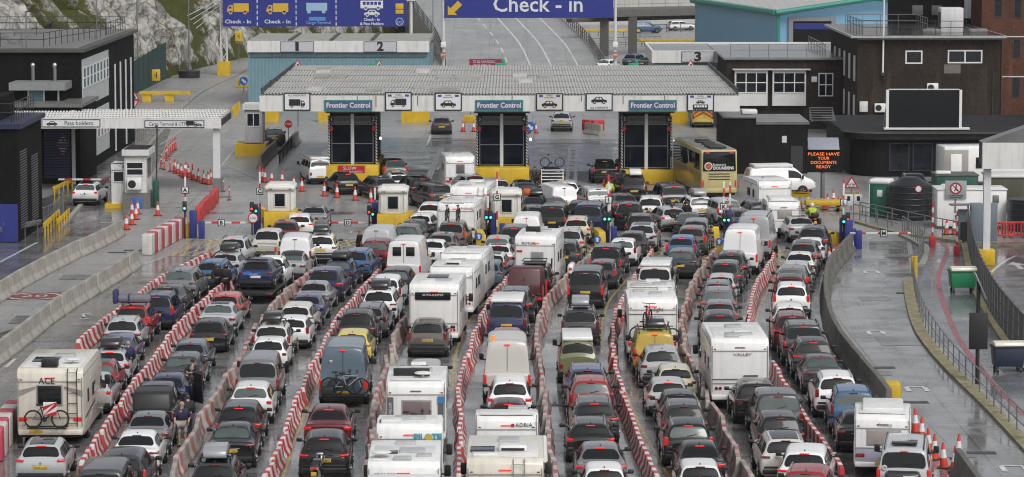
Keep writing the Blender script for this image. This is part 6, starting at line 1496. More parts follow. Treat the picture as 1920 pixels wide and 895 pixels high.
t = gate(482, 440, 'B', 'across', (415, 418), 'blue gate B with a lowered striped arm and round height sign', [(472, 392, 'r'), (480, 396, 'g')], arm_px=(380, 472))
MB().cyl((-.20, -.45, 1.08), (-.20, -.50, 1.08), .33, n=24).build('height_sign_rim', RUBY, t); MB().cyl((-.20, -.502, 1.08), (-.20, -.515, 1.08), .26, n=24).build('height_sign_face', SIGNW, t); text('2.3m', .2, (-.20, -.525, 1.08), INK, t)
gate(489, 436, 'C', 'up', (487, 359), 'raised striped gate arm with plate C left of the leftmost toll kiosk', [], blue=False)
gate(703, 430, 'D', 'across', (652, 418), 'blue gate D with a lowered striped arm', [(692, 398, 'r'), (699, 402, 'g')], arm_px=(604, 697))
gate(703, 428, '', 'up', (703, 385), 'tall raised gate arm right of gate D', [], blue=False)
gate(925, 452, 'G', 'up', (932, 370), 'blue gate G with two green lamps before the right white kiosk', [(912, 408, 'g'), (920, 408, 'g')])
gate(914, 445, '', 'up', (915, 400), 'thin raised arm left of plate G', [], blue=False)
gate(1134, 458, 'I', 'up', (1141, 375), 'blue gate I with twin green lamps among dark cars', [(1134, 411, 'g'), (1142, 411, 'g')])
gate(1143, 450, '', 'up', (1144, 385), 'second raised arm beside plate I', [], blue=False)
gate(1366, 446, 'K', 'up', (1357, 388), 'blue gate K with twin green lamps left of the grey van', [(1358, 413, 'g'), (1366, 413, 'g')])
gate(1370, 440, '', 'up', (1369, 378), 'taller raised arm right of plate K', [], blue=False)
gate(1581, 462, 'L', 'up', (1582, 380), 'blue gate L with green and red lamps at the edge of the empty lane', [(1582, 416, 'g'), (1590, 412, 'r')])
gate(1592, 466, 'M', 'across', (1657, 438), 'blue gate M with a lowered striped arm across the empty lane', [], arm_px=(1598, 1713))
# arms left of the pass-holder kiosk
gate(206, 386, '', 'across', (160, 337), 'thin striped arm lowered in front of the white hatchback by the kiosk', [], arm_px=(105, 204), blue=False)

# ---- pass holders kiosk
g = gnd(252, 392); Y = g.y; Z = lambda py: at(250, py, Y).z; X = lambda px: at(px, 0, Y).x - g.x
t = thing('pass_kiosk', 'tall white pass holders kiosk on a concrete base with an air conditioner', 'kiosk', g); MB().span(X(225), X(276), 0, 3.4, 0, Z(362)).build('plinth', mat('kiosk base', (.16, .16, .15), .7, dirt=.4), t)
MB().span(X(229), X(270), .1, 3.2, Z(362), Z(292)).build('cabin', WHITEM, t); MB().span(X(225), X(276), -.15, 3.5, Z(292), Z(281)).build('roof', WHITEM, t); MB().span(X(228), X(273), .1, 3.3, Z(281), Z(281) + .05).build('roof_deck', DARKIN, t)
win_part(t, ((X(231) + X(266)) / 2, .1, (Z(304) + Z(330)) / 2), X(265) - X(232), Z(304) - Z(330), (1, 2), .07, DGLASS); MB().span(X(270), X(270) + .05, .8, 2.6, Z(335), Z(300)).build('side_window', DGLASS, t)
aircon(t, ((X(236) + X(260)) / 2, -.1, Z(345))); MB().span(X(202), X(229) - .02, .6, 2.4, 0, Z(308)).build('annex', WHITEM, t); MB().span(X(203), X(228), .52, .598, Z(308), Z(308) + .02).build('annex_top', DKSTEEL, t); win_part(t, (X(216), .6, Z(333)), .75, .75, (1, 1), .06)
MB().span(X(202), X(228), .5, .599, Z(320), Z(309)).build('sign_panel', SIGNW, t); text('S', .3, (X(225), .46, Z(314)), INK, t)
MB().span(X(190), X(226), .3, 2.8, 0, .3).build('island', YEL, t); MB().cyl((X(282), 2, 0), (X(284), 2.5, Z(240)), .05).build('pole', DKSTEEL, t)
MB().box((X(252), -.03, Z(383)), (.75, .04, .85), 0, .03).build('blue_notice', mat('notice blue', (.03, .13, .36), .4), t)
MB().box((X(285), 1, .9), (.4, .5, 1.8), 0, .05).build('green_cabinet', GREENC, t)

# ---- booth left of the canopy (grey white cabin on yellow)
g = gnd(478, 293); Y = g.y; Z = lambda py: at(478, py, Y).z; X = lambda px: at(px, 0, Y).x - g.x
t = thing('guard_cabin', 'pale guard cabin on a yellow block left of the frontier canopy', 'cabin', g); MB().span(X(438), X(497), 0, 3, 0, Z(270)).build('plinth', YEL, t); MB().span(X(456), X(490), .1, 2.8, Z(268), Z(206)).build('cabin', mat('grey white cabin', (.46, .47, .47), .5, dirt=.3), t); MB().span(X(453), X(494), -.1, 3, Z(206), Z(196)).build('roof', WHITEM, t)
win_part(t, (X(473), .1, Z(225)), X(486) - X(460), Z(212) - Z(238), (2, 1), .07)

# ---- signs, lamps and posts
def post_sign(name, px, py_base, py_c, label, builder, cat='sign', r=.04):
    g = gnd(px, py_base); z = at(px, py_c, g.y).z; t = thing(name, label, cat, g); MB().cyl((0, .05, 0), (0, .05, z), r, n=8).build('post', STEEL, t); builder(t, z); return t
def tri(t, z, s=.5, inner=True, mark=None):
    MB().prism([(-s, z - s * .6), (s, z - s * .6), (0, z + s * 1.1)], -.03, -.005, 'Y').build('triangle', RUBY, t); MB().prism([(-s * .68, z - s * .42), (s * .68, z - s * .42), (0, z + s * .74)], -.04, -.031, 'Y').build('face', SIGNW, t)
    m = MB().ring((-.13, -.045, z - .10), .09, .015, axis='Y', n=14).ring((.13, -.045, z - .10), .09, .015, axis='Y', n=14).tube([(-.13, -.045, z - .1), (-.04, -.045, z + .06), (.1, -.045, z + .06), (.13, -.045, z - .1)], .014) if mark == 'cycle' else MB().prism([(-.16, z - .16), (.2, z - .2), (.05, z + .12)], -.045, -.041, 'Y')
    m.build('symbol', INK, t)
post_sign('warning_sign', 1596, 395, 345, 'red triangle sign with a bicycle beside the message board', lambda t, z: tri(t, z, .5, mark='cycle'))
def give(t, z):
    tri(t, z + .35, .5); MB().prism([(-.5, z + .02), (.5, z + .02), (0, z - .85)], -.03, -.005, 'Y').build('give_way_plate', RUBY, t); MB().prism([(-.34, z - .08), (.34, z - .08), (0, z - .68)], -.04, -.031, 'Y').build('give_way_face', SIGNW, t); text('GIVE WAY', .13, (0, -.05, z - .2), INK, t)
post_sign('give_way_sign', 119, 345, 272, 'red framed give way sign on a pole before navy slatted doors', give)
post_sign('give_way_sign', 252, 235, 188, 'red framed give way sign on the far side of the left canopy', give)
for px, lb in ((558, 'small red triangle sign at the left end of the canopy roof'), (711, 'small red triangle sign beside the green cowl below the blue shed'), (1295, 'small faded triangle sign behind the canopy roof below number 3')):
    g = at(px, 121, 290); t = thing('warning_sign', lb, 'sign', (g.x, 290, 0)); MB().cyl((0, .05, 0), (0, .05, g.z), .05, n=8).build('post', STEEL, t); tri(t, g.z, .42)
def disc_stop(t, z): MB().cyl((0, -.01, z), (0, -.04, z), .36, n=8).build('plate', RUBY, t); text('STOP', .24, (0, -.05, z), SIGNW, t)
post_sign('stop_sign', 541, 265, 233, 'faded red octagonal STOP sign right of the parked dark car', disc_stop)
def green_sign(t, z): MB().box((0, 0, z), (.75, .04, .75), 0, .03).build('plate', SIGNG, t); text('6A', .3, (.1, -.03, z - .2), SIGNW, t); MB().box((-.15, -.025, z + .15), (.36, .01, .05), 0, 0, ry=.7).box((-.15, -.025, z + .15), (.36, .01, .05), 0, 0, ry=-.7).build('cross', SIGNW, t)
post_sign('green_sign', 25, 330, 180, 'small green sign 6A before the dark office wall', green_sign)
def ysign(t, z): MB().box((0, 0, z), (.9, .05, 1.25), 0, .03).build('plate', YEL, t); MB().box((.05, -.03, z), (.08, .01, .7)).box((-.08, -.03, z), (.25, .01, .08), 0, 0, ry=.6).build('symbol', INK, t)
for px, pb, pc, lb in ((293, 165, 141, 'yellow direction sign by the green fence under the cliff'), (448, 118, 68, 'yellow direction sign at the right foot of the cliff')): post_sign('direction_sign', px, pb, pc, lb, ysign)
def arrow_blue(t, z): MB().cyl((0, -.01, z), (0, -.04, z), .45, n=22).build('disc', mat('disc blue', (.03, .12, .42)), t); i = MB(); icon(i, 'arrow', (0, -.05, z), .5, 0, -1); i.build('arrow', SIGNW, t)
t = post_sign('arrow_sign', 457, 172, 152, 'round blue arrow sign on yellow works barrow near the cliff road', arrow_blue); MB().box((0, .3, .5), (1.6, .8, .25), 0, .05).box((-.6, .3, .9), (.3, .3, .8), 0, .05).build('barrow', YEL, t)
t = post_sign('arrow_sign', 994, 251, 238, 'round blue arrow sign with works boards right of the middle booth', arrow_blue)
g = gnd(880, 246); t = thing('works_board', 'yellow works board on a stand behind the middle booth', 'sign', g); MB().box((0, 0, 1.1), (1.0, .06, .7), 0, .03).build('board', YEL, t); MB().tube([(-.4, 0, 0), (-.4, 0, .8)], .04).tube([(.4, 0, 0), (.4, 0, .8)], .04).build('stand', REDP, t)
def lamp_post(px, pb, pt, label, arm=None, r=.085):
    g = gnd(px, pb); z = max(at(px, pt, g.y).z, 6); t = thing('lamp_post', label, 'lamp post', g); MB().cyl((0, 0, 0), (0, 0, 1.4), r * 1.5, n=10).cyl((0, 0, 1.4), (0, 0, z), r, r * .7, n=10).build('column', STEEL, t)
    MB().tube([(0, 0, z), (arm or .8, -.2, z + .1)], .05).box(((arm or .8) + .2, -.25, z + .10), (.6, .22, .12), 0, .04).build('lantern', DKSTEEL, t)
lamp_post(54, 330, 22, 'grey lamp post in front of the dark office block'); lamp_post(259, 172, -60, 'grey lamp post by the yellow bench under the cliff'); lamp_post(355, 145, -80, 'grey lamp post in a dark tub beside the cliff road'); lamp_post(185, 300, -40, 'thin lamp post behind the office roof', r=.06)
g = gnd(355, 146); tag(MB().cyl((0, 0, 0), (0, 0, .8), 1.2, 1.25, 18).build('planter_tub', BLACK, None, g), 'round dark tub at the foot of the cliff road lamp', 'tub')
lamp_post(812, 118, -40, 'slim pole left of the ramp railing', r=.06)
# yellow bench-like barriers and guard rails
g = gnd(262, 190); t = thing('height_barrier', 'yellow portal barrier like a bench under the cliff', 'barrier', g); MB().span(0, 5.2, -.4, .4, .7, 1.0).build('beam', YEL, t)
for x in (.3, 2.6): MB().span(x, x + .9, -.3, .3, 0, .7).build('leg', YEL, t)
def guard(name, px, label, m, h=.75):
    pts = [gnd(*q) for q in px]; o0 = pts[0].copy(); t = thing(name, label, 'guard rail', o0); mb = MB()
    for a, b in zip(pts, pts[1:]):
        a, b = a - o0, b - o0; d = b - a; L = d.length; mb.box((a + b) / 2 + Vector((0, 0, h)), (.08, L, .34), 0, .03, rz=math.atan2(-d.x, d.y))
        for k in range(int(L / 1.6) + 1): p = a + d * (k * 1.6 / L); MB().cyl((p.x + .08, p.y, 0), (p.x + .08, p.y, h + .1), .05, n=6).build('post', m, t)
    mb.build('beam', m, t)
guard('guard_rail', [(82, 446), (112, 418)], 'lower yellow guard rail by the blue gatehouse door', YEL); guard('guard_rail', [(108, 434), (130, 412)], 'upper short yellow guard rail by the gatehouse', YEL, .6); guard('guard_rail', [(100, 368), (138, 350)], 'thin yellow guard rail behind the gatehouse', YEL, .5)
guard('guard_rail', [(-30, 462), (78, 440)], 'grey steel guard rail at the left frame edge', STEEL, .8); guard('guard_rail', [(522, 306), (550, 272)], 'dark steel guard rail right of the guard cabin', DKSTEEL, .8); guard('guard_rail', [(436, 222), (448, 208)], 'yellow black guard rail left of the guard cabin', YEL, .8)
g0, g1 = gnd(222, 192), gnd(312, 148); d = g1 - g0; t = thing('debris_fence', 'dark green netted fence climbing the foot of the cliff', 'fence', g0); n_ = 10; mb = MB(); pst = MB()
for k in range(n_):
    a, b = d * (k / n_), d * ((k + 1) / n_); za, zb_ = 3.2 + .10 * k, 3.2 + .10 * (k + 1)
    mb.add([(a.x, a.y, 0), (b.x, b.y, 0), (b.x, b.y, zb_), (a.x, a.y, za), (a.x, a.y + .06, 0), (b.x, b.y + .06, 0), (b.x, b.y + .06, zb_), (a.x, a.y + .06, za)], [(0, 1, 2, 3), (5, 4, 7, 6), (3, 2, 6, 7)]); MB().cyl((a.x, a.y - .06, 0), (a.x, a.y - .06, za + .1), .06, n=6).build('post', DKSTEEL, t)
mb.build('net_panel', mat('green netting', (.010, .050, .040), .8, var=.3, scale=2), t)
# ---- right side: railings, mesh fence, bins, message board, welfare units
railing('railing', 'long grey handrail curving along the wide yellow kerb', [(1712, 528), (1716, 556), (1730, 605), (1756, 650), (1792, 697), (1850, 755), (1935, 842)], 1.1, 1.9, .03, mids=(.52,))
railing('railing', 'grey handrail down the wheelchair ramp behind gate M', [(1612, 412), (1668, 424), (1740, 440), (1800, 452)], 1.15, 2.3, .035, mids=(.5,))
railing('railing', 'short inner handrail in front of the green toilet', [(1600, 415), (1640, 424), (1682, 436)], 1.1, 1.8, .03)
railing('railing', 'tight handrail loop above the yellow bollard', [(1692, 440), (1722, 460), (1732, 476), (1722, 500)], 1.15, .8, .03)
pts = smooth([gnd(*q) for q in ((1814, 448), (1818, 478), (1832, 535), (1852, 580), (1882, 626), (1935, 690))], 6); o0 = pts[0].copy(); t = thing('mesh_fence', 'tall dark mesh fence between footpath and side yard', 'fence', o0)
fm = MB(); acc = 0; post = MB().cyl((0, 0, 0), (0, 0, 2.1), .045, n=6).mesh('post', STEEL)
for a, b in zip(pts, pts[1:]):
    d = b - a; L = d.length; n_ = max(1, int(L / .16))
    for k in range(n_):
        p = a + d * (k / n_) - o0; fm.box((p.x, p.y, 1.02), (.035, .035, 1.9))
    for z in (.15, .7, 1.3, 1.95): fm.cyl(a - o0 + Vector((0, 0, z)), b - o0 + Vector((0, 0, z)), .025, n=5)
    link('post', post, t, a - o0)
fm.build('mesh_panel', mat('dark mesh', (.05, .052, .055), .5, metal=.3), t)
def wheelie(px, m, label):
    g = gnd(*px); t = thing('wheeled_bin', label, 'bin', g, .08); MB().prism([(-.62, .28), (.62, .28), (.70, 1.15), (-.70, 1.15)], -.42, .42, 'Y', 0, .04).box((0, 0, 1.15), (1.46, .95, .10), 0, .03).build('body', m, t)
    MB().prism([(-.5, 1.2), (.5, 1.2), (.42, 1.32), (-.1, 1.42), (-.42, 1.36)], -.70, .70, 'X', 0, .04).build('lid', VCREAM, t)
    for x in (-.52, .52):
        for y in (-.3, .3): MB().cyl((x - .04, y, .11), (x + .04, y, .11), .11, n=12).tube([(x, y, .11), (x, y, .30)], .03).build('castor', BLACK, t)
wheelie((1804, 548), mat('bin green', (.015, .20, .085), .4, var=.08), 'green wheeled bin with a cream lid on the footpath'); wheelie((1889, 697), mat('bin navy', (.010, .022, .045), .4, var=.1), 'dark navy wheeled bin with a cream lid by the mesh fence')
g = gnd(1832, 720); Y = g.y; t = thing('message_sign', 'blank black sign board on a dark pole with a tilted solar panel', 'sign', g); Z = lambda py: at(1832, py, Y).z
MB().cyl((0, 0, 0), (0, 0, Z(528)), .09, n=10).build('pole', BLACK, t); MB().box((0, -.15, (Z(586) + Z(654)) / 2), (.80, .14, Z(586) - Z(654)), 0, .02).build('board', INK, t); o = MB().box((0, 0, 0), (.06, .5, 1.25), 0, .01).build('solar_panel', RIM, t, (.05, -.1, Z(535))); o.rotation_euler = (0, R(-24), 0)
g = gnd(1544, 398); Y = g.y + .4; Z = lambda py: at(1544, py, Y).z; t = thing('message_board', 'trailer message board with orange text asking for documents', 'sign', g); w = (1579 - 1508) * Y / FPX
MB().span(-w / 2, w / 2, .3, .55, Z(323), Z(280)).build('board', DARKIN, t); MB().box((0, .5, Z(335)), (.22, .22, Z(320) - .3), 0, .02).build('mast', STEEL, t); MB().tube([(-.1, .5, .9), (-.1, .5, Z(300))], .07).build('mast', DKSTEEL, t)
LED = mat('orange LED text', (.5, .13, .02), .4, var=.05, emit=(1, .16, .02), es=1.0)
for k, s in enumerate(('PLEASE HAVE', 'YOUR', 'DOCUMENTS', 'READY')): text(s, .29, (0, .28, Z(289 + k * 8.0)), LED, t, w=len(s) * .19, bold=.0, name='lit_lettering')
o = MB().box((0, 0, 0), (w * .82, 1.1, .05), 0, .01).build('solar_panel', mat('pale solar', (.25, .27, .31), .2, var=.1), t, (0, .5, Z(270))); o.rotation_euler = (R(42), 0, 0)
MB().box((0, .3, .62), (2.4, 1.2, .34), 0, .06).build('trailer_body', YEL, t); MB().tube([(-1.4, 0, .3), (1.4, 0, .3)], .06).build('stabiliser', YEL, t)
for x in (-1.0, 1.0): link('wheel', WHEELS, t, (x, .4, .285))
for px, lb in (((1502, 393), 'yellow folding works barrier left of the message board'), ((1594, 392), 'yellow folding works barrier by the bicycle warning sign')):
    g = gnd(*px); t = thing('works_barrier', lb, 'barrier', g, -.4); MB().tube([(-.6, 0, 0), (-.6, 0, 1.15), (.6, 0, 1.15), (.6, 0, 0)], .035).build('frame', YEL, t); MB().box((0, 0, .95), (1.2, .04, .2)).box((0, 0, .5), (1.2, .04, .12)).build('rail', YEL, t)
g = gnd(1600, 402); t = thing('route_sign', 'pair of small white pictogram boards on a low stand', 'sign', g); MB().box((-.32, 0, .95), (.55, .04, .75), 0, .02).box((.32, 0, .95), (.55, .04, .75), 0, .02).build('board', SIGNW, t); MB().tube([(-.6, .05, 0), (-.6, .05, .6), (.6, .05, .6), (.6, .05, 0)], .03).build('stand', STEEL, t); MB().box((-.32, -.025, 1.05), (.2, .01, .3)).box((.32, -.025, 1.05), (.2, .01, .3)).build('symbol', INK, t)
# portable toilet
g = gnd(1648, 408); t = thing('portable_toilet', 'green portable toilet with a white domed roof', 'toilet', g, -.35); MB().box((0, .6, 1.12), (1.34, 1.3, 2.24), 0, .04).build('cabin', GREENC, t); MB().box((0, .6, 2.34), (1.42, 1.38, .36), 0, .16, seg=3).build('roof', WPAINT, t); d = MB().box((0.04, -.06, 1.06), (.9, .05, 1.9), 0, .05).build('door', mat('door green', (.012, .11, .07), .4), t); MB().box((.05, -.09, 1.6), (.36, .02, .44), 0, .01).build('notice', SIGNW, d)
for x in (-.65, .65): MB().box((x, -.06, 1.1), (.05, .05, 2.2)).build('corner_trim', WPAINT, t)
g = gnd(1711, 415); t = thing('water_tank', 'black ribbed round water tank with a red prohibition disc', 'tank', g); b = MB().cyl((0, 1.45, 0), (0, 1.45, 2.25), 1.42, n=36).cyl((0, 1.45, 2.25), (0, 1.45, 2.75), 1.42, .5, n=36)
for k in range(6): b.ring((0, 1.45, .25 + k * .38), 1.42, .045, axis='Z', n=36, k=5)
b.build('tank', mat('tank black', (.014, .016, .02), .35, var=.2), t); MB().cyl((.35, -.02, 2.1), (.35, .0, 2.1), .24, n=20).build('disc_rim', RUBY, t); MB().cyl((.35, -.04, 2.1), (.35, -.021, 2.1), .18, n=20).build('disc_face', SIGNW, t); MB().box((1.55, .5, .8), (.34, .3, 1.3), 0, .04).build('red_cabinet', RUBY, t)
g = gnd(1758, 398); t = thing('green_container', 'dark green storage container behind the black tank', 'container', g); MB().box((1.3, 1.4, 1.2), (2.8, 2.6, 2.4), 0, .05).build('body', GREENC, t); MB().box((1.3, 1.4, 2.44), (2.9, 2.7, .08)).build('roof', mat('mossy lid', (.10, .12, .09), .7, var=.3), t); MB().box((.4, .6, 2.6), (1.0, .6, .22), 0, .08).build('roof_hatch', WPAINT, t); MB().cyl((.4, .05, 1.6), (.4, .09, 1.6), .3, n=18).build('hose_reel', WPAINT, t)
g = gnd(1822, 430); t = thing('welfare_cabin', 'white welfare cabin behind the no pedestrians sign', 'cabin', g); MB().box((0, 1.3, 1.3), (4.4, 2.4, 2.3), 0, .08).build('body', VWHITE, t); MB().box((0, 1.3, 2.5), (4.5, 2.5, .12), 0, .05).build('roof', VROOF, t); MB().box((1.5, .08, 1.9), (.4, .05, .5), 0, .02).build('vent', STEEL, t)
g = gnd(1866, 352); t = thing('mobile_office', 'white mobile office unit with grey band against the dark hall', 'cabin', g, .12); MB().box((0, 1.3, 1.7), (7.6, 2.5, 2.6), 0, .15).build('body', VWHITE, t); MB().box((-2.9, .04, 1.6), (1.8, .05, 2.3), 0, .02).build('grey_panel', VGREY, t); MB().box((-2.9, .01, 1.5), (.8, .04, 1.9), 0, .02).build('door', WPAINT, t)
for x, w_ in ((-.6, 1.7), (1.7, 1.1), (3.2, 1.0)): MB().box((x, .03, 1.8), (w_, .06, .8), 0, .04).build('window', DGLASS, t)
g = gnd(1905, 400); t = thing('skip_unit', 'olive boxed container with pale lid at the right edge', 'container', g); MB().box((0, 1.5, 1.2), (3.6, 3, 2.4), 0, .05).build('body', mat('olive drab', (.06, .058, .035), .6, dirt=.3), t); MB().box((0, 1.5, 2.45), (3.8, 3.2, .15), 0, .04).build('lid', VROOF, t)
g = gnd(1912, 436); t = thing('water_tank', 'black ribbed tank cut by the right frame edge', 'tank', g); b = MB().cyl((.6, 1.2, 0), (.6, 1.2, 2.0), 1.2, n=30)
for k in range(5): b.ring((.6, 1.2, .25 + k * .38), 1.2, .04, axis='Z', n=30, k=5)
b.build('tank', mat('tank black', (.014, .016, .02)), t)
g = gnd(1848, 452); t = thing('utility_cage', 'grey steel utility cabinets with perforated panel beside the column', 'cabinet', g)
for x, z, m in ((-1.3, 1.9, 'blue grey cabinet'), (-.55, 2.3, 'blue grey cabinet'), (.35, 2.3, 'blue grey cabinet')): MB().box((x, .3, z / 2), (.72, .6, z), 0, .03).build('cabinet', mat(m, (.16, .20, .23), .5, var=.12, dirt=.2), t)
MB().box((-1.6, -.2, 2.25), (1.3, .8, .08)).build('hood', STEEL, t); MB().box((-1.25, -.04, .6), (.6, .05, 1.1)).build('perforated_panel', DKSTEEL, t)
def noped(t, z):
    MB().box((0, 0, z + .1), (1.35, .05, 1.15), 0, .03).build('board', mat('sign grey', (.30, .33, .33), .5), t); MB().ring((0, -.04, z + .2), .33, .045, axis='Y', n=26).build('ring', RUBY, t); MB().cyl((0, -.027, z + .2), (0, -.034, z + .2), .31, n=24).build('face', SIGNW, t); MB().box((0, -.05, z + .2), (.64, .012, .05), 0, 0, ry=R(45)).build('slash', RUBY, t)
    MB().tube([(-.1, -.045, z + .02), (.0, -.045, z + .2), (.1, -.045, z + .02)], .025).tube([(0, -.045, z + .2), (.03, -.045, z + .36)], .035).ball((.04, -.045, z + .41), .04).build('walking_figure', INK, t); text('NO UNAUTHORISED', .1, (0, -.04, z - .28), INK, t, w=.95); text('PEDESTRIANS', .1, (0, -.04, z - .40), INK, t, w=.75)
post_sign('no_pedestrians_sign', 1791, 430, 359, 'grey sign with a crossed-out pedestrian in a red ring', noped)
post_sign('blue_sign', 1779, 424, 378, 'small blue information sign left of the pedestrian ban sign', lambda t, z: (MB().box((0, 0, z), (.80, .04, .42), 0, .03).build('plate', mat('plate blue', (.03, .10, .34), .4), t), text('Information', .12, (0, -.03, z + .05), SIGNW, t)))
post_sign('white_sign', 1797, 440, 408, 'small white arrow sign in front of the welfare cabin', lambda t, z: (MB().box((0, 0, z), (.62, .04, .48), 0, .02).build('plate', SIGNW, t), MB().box((-.18, -.03, z), (.05, .01, .25)).prism([(-.26, z + .06), (-.10, z + .06), (-.18, z + .18)], -.035, -.025, 'Y').build('arrow', INK, t)))
for px, py, lb in ((1748, 462, 'tall red and white banded post behind the handrail loop'), (1794, 480, 'red and white banded post on a red foot by the green bin')):
    g = gnd(px, py); t = thing('banded_post', lb, 'post', g)
    for k in range(8): MB().cyl((0, 0, .25 + k * .3), (0, 0, .55 + k * .3), .06, n=10).build('band', REDP if k % 2 else SIGNW, t)
    MB().box((0, 0, .3), (.36, .3, .6), 0, .04).build('foot', REDP, t)
g = gnd(1716, 520); t = thing('yellow_bollard', 'yellow bollards at the head of the wide kerb', 'bollard', g); MB().cyl((0, 0, 0), (0, 0, 1.15), .13, n=14).box((0, .5, .55), (.34, .3, 1.1), 0, .04).build('post', YEL, t)
# crimson banner and green funnels behind the canopy
Y = 300; a, c = at(880, 127, Y), at(945, 111, Y); w, h = c.x - a.x, c.z - a.z; t = thing('banner', 'crimson printed banner at the foot of the ramp', 'banner', (a.x, Y, 0)); MB().span(0, w, 0, .05, a.z, c.z).build('panel', mat('banner crimson', (.25, .02, .055), .6, var=.1), t); text("IT'S ALL PLAIN SAILING", .36, (w * .42, -.02, a.z + h * .66), SIGNW, t, w=w * .62); text('FROM HERE ON', .3, (w * .38, -.02, a.z + h * .25), SIGNW, t, w=w * .5)
for x in (.1, w - .1): MB().cyl((x, .08, 0), (x, .08, a.z), .06).build('post', STEEL, t)
for px, lb in ((938, 'green road signal cowl beside the crimson banner'), (702, 'green road signal cowl behind the canopy below number 2'), (1188, 'green road signal cowl behind the canopy left of shed 3')):
    g = at(px, 122, 296); t = thing('signal_cowl', lb, 'signal', (g.x, 296, 0)); MB().box((0, 0, g.z), (1.0, .5, .34), 0, .08).box((.25, 0, g.z + .3), (.3, .3, .4), 0, .05).build('cowl', mat('signal green', (.01, .28, .17), .4), t); MB().cyl((0, 0, 0), (0, 0, g.z - .1), .07).build('post', STEEL, t)
# yellow plant seen under the canopy
for px0, px1, yb, lb in ((492, 522, 229, 'yellow block under the canopy near the guard cabin'), (597, 640, 229, 'yellow block under the canopy behind the left booth'), (752, 805, 230, 'yellow block under the canopy behind the left booth and lorry panel'), (1245, 1290, 232, 'yellow block under the canopy beside the chevron van')):
    a, c = gnd(px0, yb), gnd(px1, yb); t = tag(MB().span(0, c.x - a.x, 0, 2, 0, 1.2, 0).build('island_block', YEL, None, (a.x, a.y, 0)), lb, 'barrier', 'yellow blocks under the canopy')
